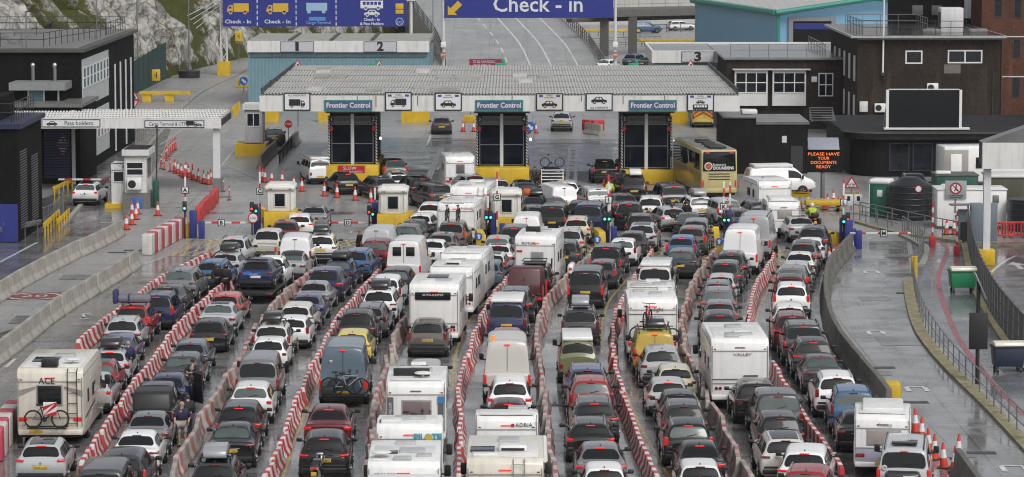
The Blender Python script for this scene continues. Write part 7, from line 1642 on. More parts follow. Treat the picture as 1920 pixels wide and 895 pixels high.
# ================================================================== VEHICLES
# lane -> rows "kind colour x y [options]" ; x, y = photograph pixel of the rear edge of the roof (top of the rear window)
LANES = {
1: """hatch S 78 835 | ; MH ; hatch S 168 717 | ; hatch R 186 683 off ; estate S 205 661 sr box=K ; hatch U 221 632 off pale ; suv S 230 600 sr off ; suv R 248 579 sr awning ; carrier N 293 556 sr ; saloon D 314 538 ; suv G 337 511 sr off ;
   estate B 405 489 sr off ; saloon S 421 478 off box=K ; pickup S 451 441 kr bike ; pickup I 486 441 |""",
2: """minibus D 189 887 off ; suv D 226 859 ; saloon W 259 812 off ; saloon G 282 774 off ; pickup K 288 733 canopy off ; saloon N 314 709 off door ; hatch D 342 670 pale off ; hatch T 356 643 off ; hatch K 392 604 off ; saloon S 412 573 off ; hatch P 422 556 off ;
   TRAILER ; pickup W 505 484 sr off ; saloon S 547 478 soft off ; minibus W 556 447 panel off ; suv W 600 446 off box=K ; hatch M 535 419 off ; estate W 561 404 ; saloon L 589 390 off""",
3: """suv D 402 871 kr off box=S ; saloon K 437 801 off ; suv K 448 763 wp ; hatch W 470 729 ; minibus G 483 683 off ; hatch W 505 638 off ; suv I 510 611 kr off box=K ; hatch W 545 599 off ; estate I 555 577 off ; saloon U 576 554 off ; saloon L 591 532 off ;
   suv N 609 510 ; hatch N 638 490 off box=K ; suv B 662 474 sr off ; suv M 703 455 ; minibus S 711 430 panel off ; suv D 754 429 off ; saloon D 775 415 ; hatch W 788 403 off ; hatch W 806 384 |""",
4: """suv K 608 820 ; saloon M 617 767 ; highvan T 643 654 panel bikes ; hatch Y 660 625 off ; suv K 669 592 sr off ; estate G 692 579 kr off ; suv W 711 549 off box=K ; suv W 722 526 off ; suv K 741 507 off ; highvan W 757 454 panel tw ;
   saloon W 813 452 off ; hatch G 826 442 ; carrier E 851 418 roofbikes ; CV1 ; MH1""",
5: """MH2 ; MH3 ; MH4 ; CV2 ; hatch S 797 686 off ; suv E 804 602 off ; MH5 ; CV3 ; CV4 ; estate T 917 491 off ; hatch W 922 479 ; saloon W 935 461 ; hatch S 935 446 ; carrier D 960 434 |""",
6: """MH6 ; CV5 ; hatch M 953 750 ; suv W 956 726 ; highvan I 951 650 panel beacon ; hatch R 950 623 off ; minibus N 950 572 wroof off ; suv D 964 546 sr ; COVERED ; offroad K 1003 498 rack off ; MH7 ; suv D 1058 456 ; suv S 1066 434 sr ; estate C 1081 414 sr ; minibus W 987 407 panel ; minibus K 1035 388 ; minibus N 1103 387 off ; suv D 1085 381 off""",
7: """hatch W 1133 881 off ; saloon G 1126 841 ; estate K 1106 789 sr wp ; suv D 1116 762 sr ; suv R 1108 718 sr off ; suv U 1102 694 sr off ; veteran A 1083 648 wroof off ; carrier D 1088 582 sr off box=S ; minibus K 1098 514 ; hatch D 1128 493 ; offroad K 1136 464 ;
   hatch W 1168 451 off ; hatch D 1186 439 off ; suv S 1202 424 off ; suv K 1200 408 kr off ; suv K 1180 384 rackbike ; suv W 1219 375 sr off""",
8: """hatch W 1310 867 off ; saloon K 1310 831 ; suv K 1289 793 sr ; suv D 1284 768 sr off ; hatch K 1272 733 off ; hatch S 1252 713 ; hatch C 1267 692 off ; suv S 1247 674 off ; minibus O 1226 622 panel kr vanbox ; MH8 ; CV6 ; minibus I 1228 503 wroof off ; estate S 1236 486 kr ; estate D 1273 478 off ; estate B 1279 446 ;
   suv E 1296 429 ; suv G 1304 416 off ; saloon D 1291 401 off""",
9: """suv I 1473 823 sr off ; suv K 1458 773 off ; offroad D 1458 741 off pale ; suv K 1418 717 off ; MH9 ; hatch D 1367 623 ; suv D 1350 591 ; hatch G 1350 571 ; suv G 1347 546 sr ; hatch G 1346 530 sr ; hatch S 1352 517 ; suv D 1360 494 ; suv D 1367 483 ; highvan W 1388 435 panel ; highvan S 1413 411 panel kr""",
10: """suv R 1512 888 sr off ; suv W 1508 853 ; SVAN ; CV7 ; saloon K 1612 772 off ; carrier B 1598 732 kr off pale ; suv W 1573 716 sr off ; saloon D 1538 670 off pale ; suv D 1527 645 sr ; offroad D 1507 613 kr ; suv M 1486 597 sr ; hatch W 1481 579 off ; suv W 1484 537 sr wp ; suv M 1481 522 sr off ; suv G 1486 501 pale ; hatch S 1494 489 off ; saloon W 1499 478 off ; suv G 1504 463 ; saloon W 1521 444 off ; suv D 1522 433""",
}
LNAME = {1: 'the leftmost queue', 2: 'the second queue from left', 3: 'the third queue from left', 4: 'the queue with the blue van', 5: 'the queue of motorhomes and caravans', 6: 'the queue left of the green campervan', 7: 'the queue with the green campervan', 8: 'the queue with the mustard van', 9: 'the queue with the large motorhome', 10: 'the rightmost queue'}
# special vehicles: type, anchor pixel, length, width, short name
SP = {
 'MH': (99, 690, 7.3, 2.55, 'motorhome with rear bicycle', 3.0), 'MH1': (875, 357, 6.8, 2.3, 'motorhome with roof ladder', 3.05), 'MH2': (752, 946, 6.6, 2.3, 'white-nosed motorhome', 2.9), 'MH3': (757, 872, 6.2, 2.36, 'motorhome with many roof hatches', 2.85), 'MH4': (768, 801, 3.6, 2.3, 'motorhome with turquoise lettering', 2.95),
 'MH5': (812, 540, 6.6, 2.34, 'motorhome with black rear band', 2.95), 'MH6': (947, 866, 6.6, 2.5, 'motorhome with taupe rear panel', 2.95), 'MH7': (1001, 450, 6.2, 2.2, 'motorhome with square rear window', 3.0), 'MH8': (1225, 569, 5.6, 2.28, 'motorhome with rear bicycles', 2.9), 'MH9': (1395, 652, 7.2, 2.38, 'large white motorhome', 2.95),
 'CV1': (855, 384, 5.5, 2.3, 'caravan with red lettering', 2.6), 'CV2': (780, 720, 5.6, 2.3, 'caravan with rear bicycles', 2.65), 'CV3': (847, 505, 5.4, 2.25, 'grey-lettered caravan', 2.65), 'CV4': (866, 480, 5.4, 2.25, 'caravan with red marker lamp', 2.65), 'CV5': (950, 784, 2.6, 2.25, 'caravan with wide dark window', 2.62), 'CV6': (1221, 544, 4.6, 2.3, 'cream caravan', 2.6), 'CV7': (1655, 788, 4.3, 2.05, 'two-tone caravan', 2.35),
 'SVAN': (1696, 834, 4.9, 1.95, 'silver minibus with rear box', 1.97), 'TRAILER': (482, 494, 4.9, 1.9, 'loaded car trailer', 2.05), 'COVERED': (984, 503, 3.0, 1.7, 'maroon covered trailer', 2.2)}
VEH = []
def parse():
    for ln, s in LANES.items():
        for row in s.replace('\n', ' ').split(';'):
            tk = [q for q in row.replace('|', ' ').split() if q]
            if tk[0] in SP:
                k = SP[tk[0]]; VEH.append(dict(lane=ln, sp=tk[0], x=k[0], y=k[1], L=k[2], za=k[5] - (.1 if tk[0][0] in 'MC' else 0), ya=.1, kind=None)); continue
            kind, col, x, y = tk[0], tk[1], float(tk[2]), float(tk[3]); VEH.append(dict(lane=ln, sp=None, kind=kind, col=col, x=x, y=y, op=tk[4:], L=SH[kind]['L'], ya=ANCH[kind][0], za=ANCH[kind][1]))
parse()
for v in VEH:      # first position: rear roof edge back-projected at its height
    p = gnd(v['x'], v['y'], v['za']); v['ax'], v['ay'] = p.x, p.y
def heading(ln, y):
    q = [(math.exp(-((v['ay'] - y) / 13) ** 2), v['ay'], v['ax']) for v in VEH if v['lane'] == ln]; sw = sum(w for w, _, _ in q); my = sum(w * a for w, a, _ in q) / sw; mx = sum(w * b for w, _, b in q) / sw
    return math.atan2(-sum(w * (a - my) * (b - mx) for w, a, b in q) / sum(w * (a - my) ** 2 for w, a, _ in q), 1.0)
PUSH = 0
for v in VEH:
    v['rz'] = heading(v['lane'], v['ay']); v['bx'] = v['ax'] + math.sin(v['rz']) * v['ya']; v['by'] = v['ay'] - math.cos(v['rz']) * v['ya']; v['sy'] = .95
# keep bumpers apart along a lane: shorten a little, then shift
for ln in LANES:
    vs = sorted([v for v in VEH if v['lane'] == ln], key=lambda v: v['by'])
    for _ in range(40):
        mv = 0
        for i in range(len(vs)):
            for j in range(i + 1, min(i + 4, len(vs))):
                a, b = vs[i], vs[j]
                dx, dy = b['bx'] - a['bx'], b['by'] - a['by']; lat = abs(dx * math.cos(a['rz']) + dy * math.sin(a['rz']))
                if lat > 1.75: continue
                gap = -dx * math.sin(a['rz']) + dy * math.cos(a['rz']) - a['L'] * a['sy']
                if gap < .12:
                    if a['sy'] > .83 and not a['sp']: a['sy'] = max(.83, a['sy'] - .04); mv = 1
                    else:
                        d = (.14 - gap) / 2; mv = 1
                        for q, s in ((a, -1), (b, 1)): q['bx'] += s * d * -math.sin(q['rz']); q['by'] += s * d * math.cos(q['rz'])
        if not mv: break
def short(v):
    return SP[v['sp']][4] if v['sp'] else CNAME[v['col']] + ' ' + NOUN[v['kind']][0]
EXTRA_ = {'box=K': 'with a black roof box', 'box=S': 'with a silver roof box', 'bikes': 'with bicycles on its rear doors', 'vanbox': 'with a black box on its roof', 'roofbikes': 'with bicycles on its roof', 'rackbike': 'with a bicycle on the back', 'awning': 'with a grey roof tent', 'soft': 'with a black soft top', 'canopy': 'with a hard canopy', 'beacon': 'with an amber beacon', 'tw': 'with two small rear windows', 'rack': 'with a roof basket', 'panel': 'without rear windows', 'wroof': 'with a white roof', 'wp': 'with a white number plate', 'door': 'with its door open', 'bike': 'with a bicycle behind'}
def words(s): return len(s.split())
used = set()
for ln in LANES:
    vs = sorted([v for v in VEH if v['lane'] == ln], key=lambda v: v['by'])
    for i, v in enumerate(vs):
        nm = short(v); ex = ''
        for q in (v.get('op') or []):
            if q in EXTRA_: ex = ' ' + EXTRA_[q]; break
        ah = 'behind the ' + short(vs[i + 1]) if i + 1 < len(vs) else 'at the head of the line'
        bh = 'ahead of the ' + short(vs[i - 1]) if i else 'last in line'
        nth = sum(1 for q in vs[:i] if short(q) == nm); tot = sum(1 for q in vs if short(q) == nm)
        ords = ['', 'second ', 'third ', 'fourth ', 'fifth ', 'sixth ', 'seventh '][nth]
        c = [nm + ex + ' ' + ah + ' in ' + LNAME[ln], nm + ' ' + ah + ' in ' + LNAME[ln], nm + ' ' + ah + ' and ' + bh, (ords or 'nearest ') + nm + ' from the front of ' + LNAME[ln], nm + ' in ' + LNAME[ln]]
        if tot > 1: c = [c[2], (ords + nm + ' from the bottom in ' + LNAME[ln]) if ords else ('nearest ' + nm + ' in ' + LNAME[ln])] + c
        for s in c:
            if words(s) <= 16 and s not in used: break
        used.add(s); v['label'] = s
def W2(v, lx, ly, lz):
    c, s = math.cos(v['rz']), math.sin(v['rz']); return Vector((v['bx'] + c * lx - s * ly, v['by'] + s * lx + c * ly, lz))
def side_text(root, s, size, c, m, **k): return text(s, size, c, m, root, **k)
TEALT = mat('turquoise lettering', (.05, .33, .40), .4, var=.05); REDT = mat('red lettering', (.40, .03, .04), .4, var=.05); GREYT = mat('grey lettering', (.12, .12, .13), .4, var=.05); TAUPE = mat('taupe panel', (.17, .14, .12), .4, var=.06)
GFRAME = mat('grey bicycle frame', (.30, .31, .32), .35, metal=.3); RFRAME = mat('red bicycle frame', (.35, .03, .03), .35); KFRAME = mat('black bicycle frame', (.02, .02, .022), .35)
def special(v):
    k = v['sp']; pos = (v['bx'], v['by'], 0); rz = v['rz']; L, Wd, H = SP[k][2], SP[k][3], SP[k][5]; lb = v['label']; h = Wd / 2
    base = dict(Wd=Wd, L=L, H=H)
    if k == 'MH':
        r = make_motorhome(pos, rz, lb, body=VCREAM, win=(-.02, 1.98, .92, .72), lad=.86, kit=[('black', (-.05, .5, .62, .5)), ('dish', (.75, 1.2, 0, 0)), ('light', (.2, 3.2, .8, .6)), ('solar', (-.4, 2.2, 1.0, 1.2))], stripe=GREYT, lampz=1.05, **base)
        text('ACE', .36, (-.12, -.03, 2.52), INK, r, w=.62); text('UK', .12, (-1.0, -.066, .82), INK, r)
        for sx, w_ in ((-1, 1), (1, .8)): MB().prism([(sx * (h - .02), 2.15), (sx * .55, 2.32), (sx * .55, 2.24), (sx * (h - .02), 1.92)], -.03, -.004, 'Y').build('swoosh', mat('taupe decal', (.27, .245, .22), .4), r)
        rk = MB().tube([(-.9, -.12, .78), (.7, -.12, .78)], .03).tube([(-.5, 0, .7), (-.5, -.45, .75)], .03).tube([(.3, 0, .7), (.3, -.45, .75)], .03).box((-.1, -.35, .74), (1.5, .10, .05)); rk.build('bike_rack', BLACK, r)
        b = bicycle(W2(v, -.10, -.34, .76), rz, 'black bicycle with straw bags on the back of the cream motorhome', KFRAME); b['label'] = 'black bicycle behind a striped board on the cream motorhome'; b.rotation_euler = (0, 0, rz)
        t = thing('marker_board', 'red and white striped overhang board on the cream motorhome bicycle', 'board', W2(v, .05, -.48, 1.52), rz); stripe_board(t, .52)
    elif k == 'MH1': r = make_motorhome(pos, rz, lb, lad=.78, kit=[('light', (-.3, .9, .8, .5)), ('light', (.5, 2.2, .6, .6)), ('white', (0, 4, .9, .7))], style='round', lampz=.95, **base); MB().box((0, -.02, 2.15), (.9, .04, .05)).build('handle_rail', GREYT, r)
    elif k == 'MH2': r = make_motorhome(pos, rz, lb, kit=[('light', (0, 1.5, .8, .6))], **base)
    elif k == 'MH3': r = make_motorhome(pos, rz, lb, kit=[('solar', (-.6, 1.7, .75, .55)), ('light', (.25, 1.9, .85, .65)), ('light', (.65, 1.0, .5, .35)), ('light', (-.05, .5, .6, .4)), ('light', (0, 3.4, .7, .4)), ('dish', (-.75, .8, 0, 0))], **base); text('CHAUSSON', .16, (-.55, -.03, 2.45), GREYT, r); MB().prism([(-1.0, 2.4), (-.85, 2.4), (-.8, 2.5)], -.03, -.004, 'Y').build('emblem', REDT, r)
    elif k == 'MH4': r = make_motorhome(pos, rz, lb, kit=[('light', (0, 1.1, 1.1, .5)), ('white', (-.65, .6, .7, .7)), ('solar', (-.85, .6, .4, .4))], **base); text('PILOTE', .34, (.62, -.03, 2.50), TEALT, r, w=.95, bold=.012); MB().cyl((.66, -.028, 2.5), (.66, -.04, 2.5), .12, n=16).build('emblem', PL_Y, r)
    elif k == 'MH5':
        r = make_motorhome(pos, rz, lb, kit=[('white', (-.35, .8, .7, .55)), ('light', (.35, 1.3, .8, .7)), ('solar', (0, 2.8, 1.0, 1.2))], style='round', lampz=.8, **base); MB().box((-.05, -.03, H - .55), (1.68, .06, .36), 0, .02).build('rear_window', GLASS, r); text('AUTO-SLEEPER', .13, (-.05, -.07, H - .5), SIGNW, r, w=1.0)
    elif k == 'MH6':
        r = make_motorhome(pos, rz, lb, body=VCREAM, rear=TAUPE, lad=.45, win=(-.1, 1.9, 1.3, .6), kit=[('ac', (.25, 1.5, .95, .7)), ('solar', (-.75, 1.7, .8, .9)), ('white', (-.65, .6, .8, .4)), ('light', (.1, 3.4, .7, .7))], **base)
        MB().tube([(h + .05, .3, H - .08), (h + .05, 4.6, H - .08)], .09).build('awning_case', WPAINT, r); t = thing('marker_board', 'red and white striped board at the foot of the taupe motorhome rear', 'board', W2(v, .9, -.35, .95), rz); stripe_board(t, .5)
    elif k == 'MH7':
        r = make_motorhome(pos, rz, lb, win=(.1, 1.85, .58, .55), winm=mat('misted window', (.22, .23, .22), .35, var=.3), kit=[('white', (-.4, 1.0, .7, .5)), ('black', (-.3, 1.9, .8, .1)), ('light', (.3, 2.4, .7, .7)), ('light', (0, 4.0, .6, .6))], **base); text('RIMOR', .22, (-.35, -.03, 2.62), GREYT, r, w=.75); MB().box((-.85, -.02, 2.2), (.3, .03, .1)).build('emblem', REDT, r)
        t = thing('scooter_cover', 'white fairing of a scooter carried beside the square-windowed motorhome', 'scooter', W2(v, 1.65, 3.4, 0), rz); MB().box((0, 0, .75), (.34, 1.5, .9), 0, .14, seg=3).build('fairing', VWHITE, t); link('wheel', wheel_mesh(.26, .12), t, (0, -.55, .26)); link('wheel', wheel_mesh(.26, .12), t, (0, .6, .26)); MB().box((0, -.76, .95), (.18, .05, .12), 0, .02).build('tail_light', TL_ON, t)
    elif k == 'MH8':
        r = make_motorhome(pos, rz, lb, kit=[('light', (.2, 1.6, .6, .5)), ('light', (-.5, 2.6, .6, .5)), ('white', (.6, 3.2, .5, .5))], **base); text('Sunlight', .26, (.1, -.03, 2.42), GREYT, r, w=.78); MB().box((0, -.02, 2.2), (Wd - .05, .03, .03)).build('seam', GREYT, r)
        bicycle(W2(v, -.2, -.35, 1.0), rz, 'red saddled bicycle on the white motorhome behind the mustard van', RFRAME); bicycle(W2(v, .35, -.55, .95), rz, 'black bicycle on the white motorhome behind the mustard van', KFRAME); MB().box((0, -.4, .9), (1.5, .5, .05)).tube([(-.5, 0, 1.0), (-.5, -.6, .92)], .03).tube([(.5, 0, 1.0), (.5, -.6, .92)], .03).build('bike_rack', RAILM, r)
    elif k == 'MH9': r = make_motorhome(pos, rz, lb, kit=[('light', (-.2, 1.0, .7, .6)), ('light', (.35, 1.1, .5, .5)), ('light', (-.3, .5, .6, .25)), ('white', (.2, 1.8, .7, .5)), ('light', (0, 3.5, .7, .7))], style='round', lampz=.9, lit=False, **base); text('VALLEY', .15, (.1, -.03, 2.3), GREYT, r, w=.75); MB().box((0, -.03, 1.28), (Wd - .1, .04, .03)).box((.45, -.05, 1.42), (.6, .05, .06)).build('seam', GREYT, r); text('HJ', .12, (h - .45, -.04, .9), GREYT, r)
    elif k == 'CV1': r = make_motorhome(pos, rz, lb, caravan=True, name='caravan', cat='caravan', kit=[('light', (-.3, 1.5, .8, .6)), ('light', (.4, 3.2, .5, .5))], style='round', **base); text('Archibalds', .17, (.65, -.03, 2.28), REDT, r, w=.75)
    elif k == 'CV2':
        r = make_motorhome(pos, rz, lb, caravan=True, name='caravan', cat='caravan', win=(.02, 1.55, 1.05, .7), winm=mat('mauve window', (.20, .15, .15), .2), kit=[('light', (.15, 2.6, .85, .9)), ('white', (0, 4.4, .6, .3)), ('dish', (.25, .9, 0, 0)), ('black', (-.2, 1.3, 1.4, .08))], style='round', lit=False, **base); MB().box((-.98, -.03, 1.5), (.24, .04, 1.1)).box((.95, -.03, 1.4), (.22, .04, 1.2)).build('grey_band', GREYT, r)
        text('TRAVELLER', .14, (-.98, -.06, 1.5), SIGNW, r, vert=True); MB().box((.95, -.06, 1.95), (.24, .03, .28)).build('emblem', mat('emblem blue', (.05, .2, .42), .4), r); bicycle(W2(v, -.1, -.30, .62), rz, 'black bicycle on the rear of the mauve-windowed caravan', KFRAME); bicycle(W2(v, .2, -.52, .6), rz, 'orange bicycle on the rear of the mauve-windowed caravan', mat('orange frame', (.5, .14, .03), .4)); MB().box((0, -.4, .55), (1.6, .5, .06)).build('bike_rack', RAILM, r)
    elif k == 'CV3': r = make_motorhome(pos, rz, lb, caravan=True, name='caravan', cat='caravan', body=VWHITE, kit=[('ac', (.0, .9, .8, .6)), ('light', (0, 2.8, .8, .8)), ('white', (-.5, 1.6, .4, .4))], style='round', **base); text('SWIFTER', .17, (-.72, -.03, 2.1), GREYT, r, w=.6); MB().box((0, -.03, 1.2), (Wd - .1, .03, .05)).build('seam', GREYT, r)
    elif k == 'CV4': r = make_motorhome(pos, rz, lb, caravan=True, name='caravan', cat='caravan', kit=[('white', (-.2, 1.0, 1.0, .7)), ('light', (.3, 3, .7, .7))], style='tall', **base); text('SWIFT', .20, (-.1, -.03, 2.15), GREYT, r, w=.6)
    elif k == 'CV5': r = make_motorhome(pos, rz, lb, caravan=True, name='caravan', cat='caravan', win=(.35, 1.55, 1.25, .62), kit=[('light', (.4, 1.5, .7, .5))], style='round', **base); text('ADRIA', .20, (.62, -.03, 2.28), INK, r, w=.62); MB().box((.22, -.03, 2.28), (.12, .03, .10)).build('emblem', REDT, r)
    elif k == 'CV6': r = make_motorhome(pos, rz, lb, caravan=True, name='caravan', cat='caravan', body=VCREAM, kit=[('light', (-.5, .9, .9, .7)), ('light', (.4, 1.3, .7, .8)), ('white', (.1, 2.5, .7, .7))], **base)
    elif k == 'CV7':
        r = make_motorhome(pos, rz, lb, caravan=True, name='caravan', cat='caravan', win=(.05, 1.52, 1.15, .52), winm=mat('curtained window', (.34, .30, .27), .3, var=.2), kit=[], style='bar', lit=False, **base); MB().box((0, 1.9, H + .06), (1.5, 2.4, .16), 0, .06, seg=3).build('pop_top', VROOF, r); MB().box((0, -.012, .85), (Wd - .1, .05, .62), 0, .02).build('lower_panel', mat('lilac panel', (.36, .36, .44), .4, var=.06), r); text('Touring', .16, (.1, -.04, 2.0), mat('pale blue lettering', (.2, .42, .55), .4), r)
        for sx in (-1, 1): MB().box((sx * (h + .008), 1.9, .85), (.03, 3.5, .6), 0, .01).build('lower_panel', mat('lilac panel', (.36, .36, .44)), r)
    elif k == 'SVAN':
        r = make_vehicle('minibus', pos, rz, 'S', dict(rails='k', lit=True), lb, 'van'); MB().box((0, .9, 2.04), (.9, .8, .05), 0, .02).build('sunroof', GLASS, r)
        MB().box((-.02, -.42, .92), (1.25, .62, .62), 0, .14, seg=3).build('rear_box', BOXK, r); MB().tube([(-.4, 0, .55), (-.4, -.7, .58)], .03).tube([(.4, 0, .55), (.4, -.7, .58)], .03).build('box_carrier', BLACK, r); MB().cyl((-.66, -.02, 1.28), (-.66, .02, 1.28), .09, n=16).build('country_badge', SIGNW, r); text('UK', .09, (-.66, -.03, 1.28), INK, r)
        t = thing('marker_board', 'red and white striped board on the silver minibus rear box', 'board', W2(v, .25, -.78, .88), rz); stripe_board(t, .5)
    elif k == 'TRAILER':
        t = thing('car_trailer', lb, 'trailer', pos, rz); MB().box((0, 2.4, .62), (2.0, 5.0, .12), 0, .03).tube([(-.6, 4.8, .55), (0, 6.2, .5), (.6, 4.8, .55)], .05).build('deck', DKSTEEL, t); MB().box((0, -.08, .58), (2.0, .08, .22), 0, .02).build('tail_board', BLACK, t)
        for sx in (-1, 1): MB().box((sx * .80, -.13, .58), (.34, .05, .13), 0, .02).build('tail_light', AMBER if sx < 0 else TL_OFF, t); [link('wheel', WHEELS, t, (sx * .86, y, .286)) for y in (1.9, 2.6)]
        p = W2(v, 0, .35, .70); c = make_vehicle('hatch', p, rz, 'N', dict(lit=False, wplate=1), 'dark blue rally style hatchback with pale sponsor stickers strapped on a trailer', 'car')
        for px_, w_, z_, s_ in ((-.1, .5, .84, 'Wagen'), (.4, .3, .62, ''), (-.4, .4, 1.3, '')): 
            if s_: text(s_, .17, (px_, -.02, z_), mat('sticker pale', (.35, .42, .6), .4), c, w=w_)
        MB().prism([(-.75, .92), (-.35, 1.0), (-.2, .90), (.3, .95), (.1, .82), (-.6, .80)], -.02, .03, 'Y').build('splash_decal', mat('decal blue', (.04, .15, .5), .4), c); MB().box((0, .4, 1.56), (1.2, .06, .10), 0, .02).build('spoiler', BLACK, c)
    elif k == 'COVERED':
        t = thing('covered_trailer', lb, 'trailer', pos, rz); MB().prism([(0, .75), (0, 1.25), (.25, 2.05), (.45, 2.15), (2.4, 2.0), (2.9, 1.6), (3.0, .75)], -.82, .82, 'X', 0, .10).build('cover', mat('maroon cover', (.085, .022, .028), .5, var=.2, coat=.3), t); MB().box((0, 1.5, .6), (1.7, 3.1, .25), 0, .04).tube([(-.5, 3, .5), (0, 4.0, .5), (.5, 3, .5)], .05).build('chassis', BLACK, t); MB().cyl((0, .02, 1.55), (0, -.02, 1.55), .06).build('latch', CHROME, t)
        for sx in (-1, 1):
            link('wheel', WHEELS, t, (sx * .84, 1.4, .286)); MB().box((sx * .78, -.06, .55), (.22, .06, .14), 0, .02).build('tail_light', TL_ON, t)
        MB().tube([(.95, -.05, .3), (.95, -.05, 1.25)], .05).tube([(1.1, .1, .4), (1.1, .1, 1.5)], .05).build('red_upright', REDP, t)
def stripe_board(t, s):
    MB().box((0, 0, 0), (s, .03, s), 0, .02).build('board', SIGNW, t); h = s / 2; mb = MB()
    for a in (-.5, .17, .84):
        q = [(-h, -h + (a - .5) * s), (h, -h + (a + .5) * s), (h, -h + (a + .83) * s), (-h, -h + (a - .17) * s)]; q = [(x, max(-h, min(h, z))) for x, z in q]
        mb.prism(q, -.025, -.016, 'Y')
    mb.build('red_stripe', RUBY, t)
PLATES = {(78, 835): 'PX09 5XZ', (608, 820): 'AK06 SHA', (617, 767): 'YX65 SZW', (804, 602): 'KT06 VRO', (448, 763): 'GD-152-SK', (1106, 789): 'M VM 1120', (1538, 670): 'RX61 GKD', (437, 801): 'EY61 LZG', (1088, 582): 'SV16 FAL', (1484, 537): 'CS-258-NX', (405, 489): 'BV12 OAM', (648, 326): 'LV13 EHG'}
PLM = MB
for v in VEH:
    if v['sp']: special(v); continue
    op = v['op']; o = dict(lit='off' not in op, sy=v['sy'] * random.uniform(.985, 1.0), sx=random.uniform(.955, 1.02), sz=random.uniform(.955, 1.04))
    for a, b in (('sr', 's'), ('kr', 'k')):
        if a in op: o['rails'] = b
    for a, b in (('pale', 'pale'), ('panel', 'panel'), ('wp', 'wplate'), ('soft', 'softtop'), ('tw', 'twowin'), ('wroof', 'toproof'), ('beacon', 'beacon')):
        if a in op: o[b] = True
    r = make_vehicle(v['kind'], (v['bx'], v['by'], 0), v['rz'], v['col'], o, v['label'])
    S = SH[v['kind']]; zr = S['st'][5][5] + S['crown']; yr = v['ya']; nm = short(v); lane = LNAME[v['lane']]
    key = (int(v['x']), int(v['y']))
    if key in PLATES: 
        pl = [c for c in r.children if c.name.startswith('number_plate')][0]; pz = {'hatch': .70, 'suv': .86, 'estate': .74, 'saloon': .74, 'carrier': .80}[v['kind']]
        text(PLATES[key], .088, (0, -.02, pz), INK, pl, w=.45, ext=.002)
    for q in op:
        if q.startswith('box='):
            roof_box(W2(v, 0, yr + .12, zr + .07), v['rz'], BOXK if q[4] == 'K' else BOXG, ('black' if q[4] == 'K' else 'silver') + ' roof box on the ' + nm + ' in ' + lane)
    if 'awning' in op:
        t = thing('roof_tent', 'rolled grey roof tent with blue straps on the red SUV', 'roof tent', W2(v, 0, yr + .35, zr + .06), v['rz']); MB().box((0, .25, .24), (1.6, .62, .42), 0, .18, seg=3).build('roll', mat('tent grey', (.16, .165, .19), .7, var=.3), t); MB().box((-.86, .25, .34), (.22, .75, .66), 0, .08).box((-.2, .25, .24), (.08, .68, .46), 0, .03).build('strap', mat('strap blue', (.03, .035, .13), .7, var=.2), t)
    if 'vanbox' in op:
        roof_box(W2(v, .05, .5, zr + .09), v['rz'], BOXK, 'squat black roof box on the mustard van', L=1.3, Wd=.8, H=.36); b = bicycle(W2(v, -.3, .9, zr + .12), v['rz'] + 1.3, 'bicycle lying on the mustard van roof rack', RFRAME); MB().tube([(-.85, .5, zr + .06), (.85, .5, zr + .06)], .025).build('roof_bar', BLACK, r); MB().tube([(-.85, 1.6, zr + .06), (.85, 1.6, zr + .06)], .025).build('roof_bar', BLACK, r)
    if 'bikes' in op:
        for q, (dx, dy, m, lb) in enumerate(((-.05, -.22, KFRAME, 'black bicycle hung lower on the blue van rear doors'), (.25, -.44, GFRAME, 'grey bicycle hung outermost on the blue van rear doors'))): bicycle(W2(v, dx, dy, .62), v['rz'], lb, m)
        MB().box((.1, -.25, .60), (1.5, .55, .05)).tube([(-.4, 0, .62), (-.4, -.5, .6)], .03).tube([(.6, 0, .62), (.6, -.5, .6)], .03).build('bike_rack', BLACK, r); MB().box((-.62, -.3, .80), (.5, .4, .34), 0, .06).build('rack_bag', BLACK, r); MB().cyl((-.5, .08, 2.0), (-.5, .05, 1.98), .08, n=14).build('country_badge', SIGNW, r)
    if 'rackbike' in op: bicycle(W2(v, .1, -.22, .65), v['rz'], 'dark bicycle on the tail of the black SUV by gate I', KFRAME); MB().box((0, -.2, .62), (1.3, .3, .05)).build('bike_rack', BLACK, r)
    if 'roofbikes' in op: 
        for dx, lb in ((-.35, 'left bicycle upright on the brown grey people carrier'), (.3, 'right bicycle upright on the brown grey people carrier')): bicycle(W2(v, dx, yr + .75, zr + .06), v['rz'] + math.pi / 2, lb, KFRAME)
    if 'bike' in op: bicycle(W2(v, .1, -.25, .55), v['rz'], 'black bicycle strapped behind the silver pickup at gate B', KFRAME); MB().box((0, -.2, .52), (1.4, .4, .05)).build('bike_rack', BLACK, r)
    if 'rack' in op: MB().tube([(-.62, .5, zr + .2), (.62, .5, zr + .2), (.62, 2.0, zr + .2), (-.62, 2.0, zr + .2), (-.62, .5, zr + .2)], .025).box((0, 1.25, zr + .06), (1.2, 1.5, .03)).tube([(.78, 2.6, 1.1), (.80, 2.7, 2.05)], .05).build('roof_basket', BLACK, r)
    if 'canopy' in op:
        D = S['D']; MB().prism([(.08, 1.08), (.35, 1.70), (.6, 1.76), (1.9, 1.78), (1.96, 1.1)], -.74, .74, 'X', 0, .10).build('canopy', BLACK, r); MB().prism([(.13, 1.15), (.34, 1.62), (.325, 1.63), (.115, 1.16)], -.62, .62, 'X').build('rear_window', GLASS, r)
    if 'door' in op: o2 = MB().box((.0, -.5, .0), (.07, 1.05, .75), 0, .03).box((0, -.55, .6), (.03, .8, .45)).build('open_door', BLACK, r, (.95, 2.45, .68)); o2.rotation_euler = (0, 0, R(28))

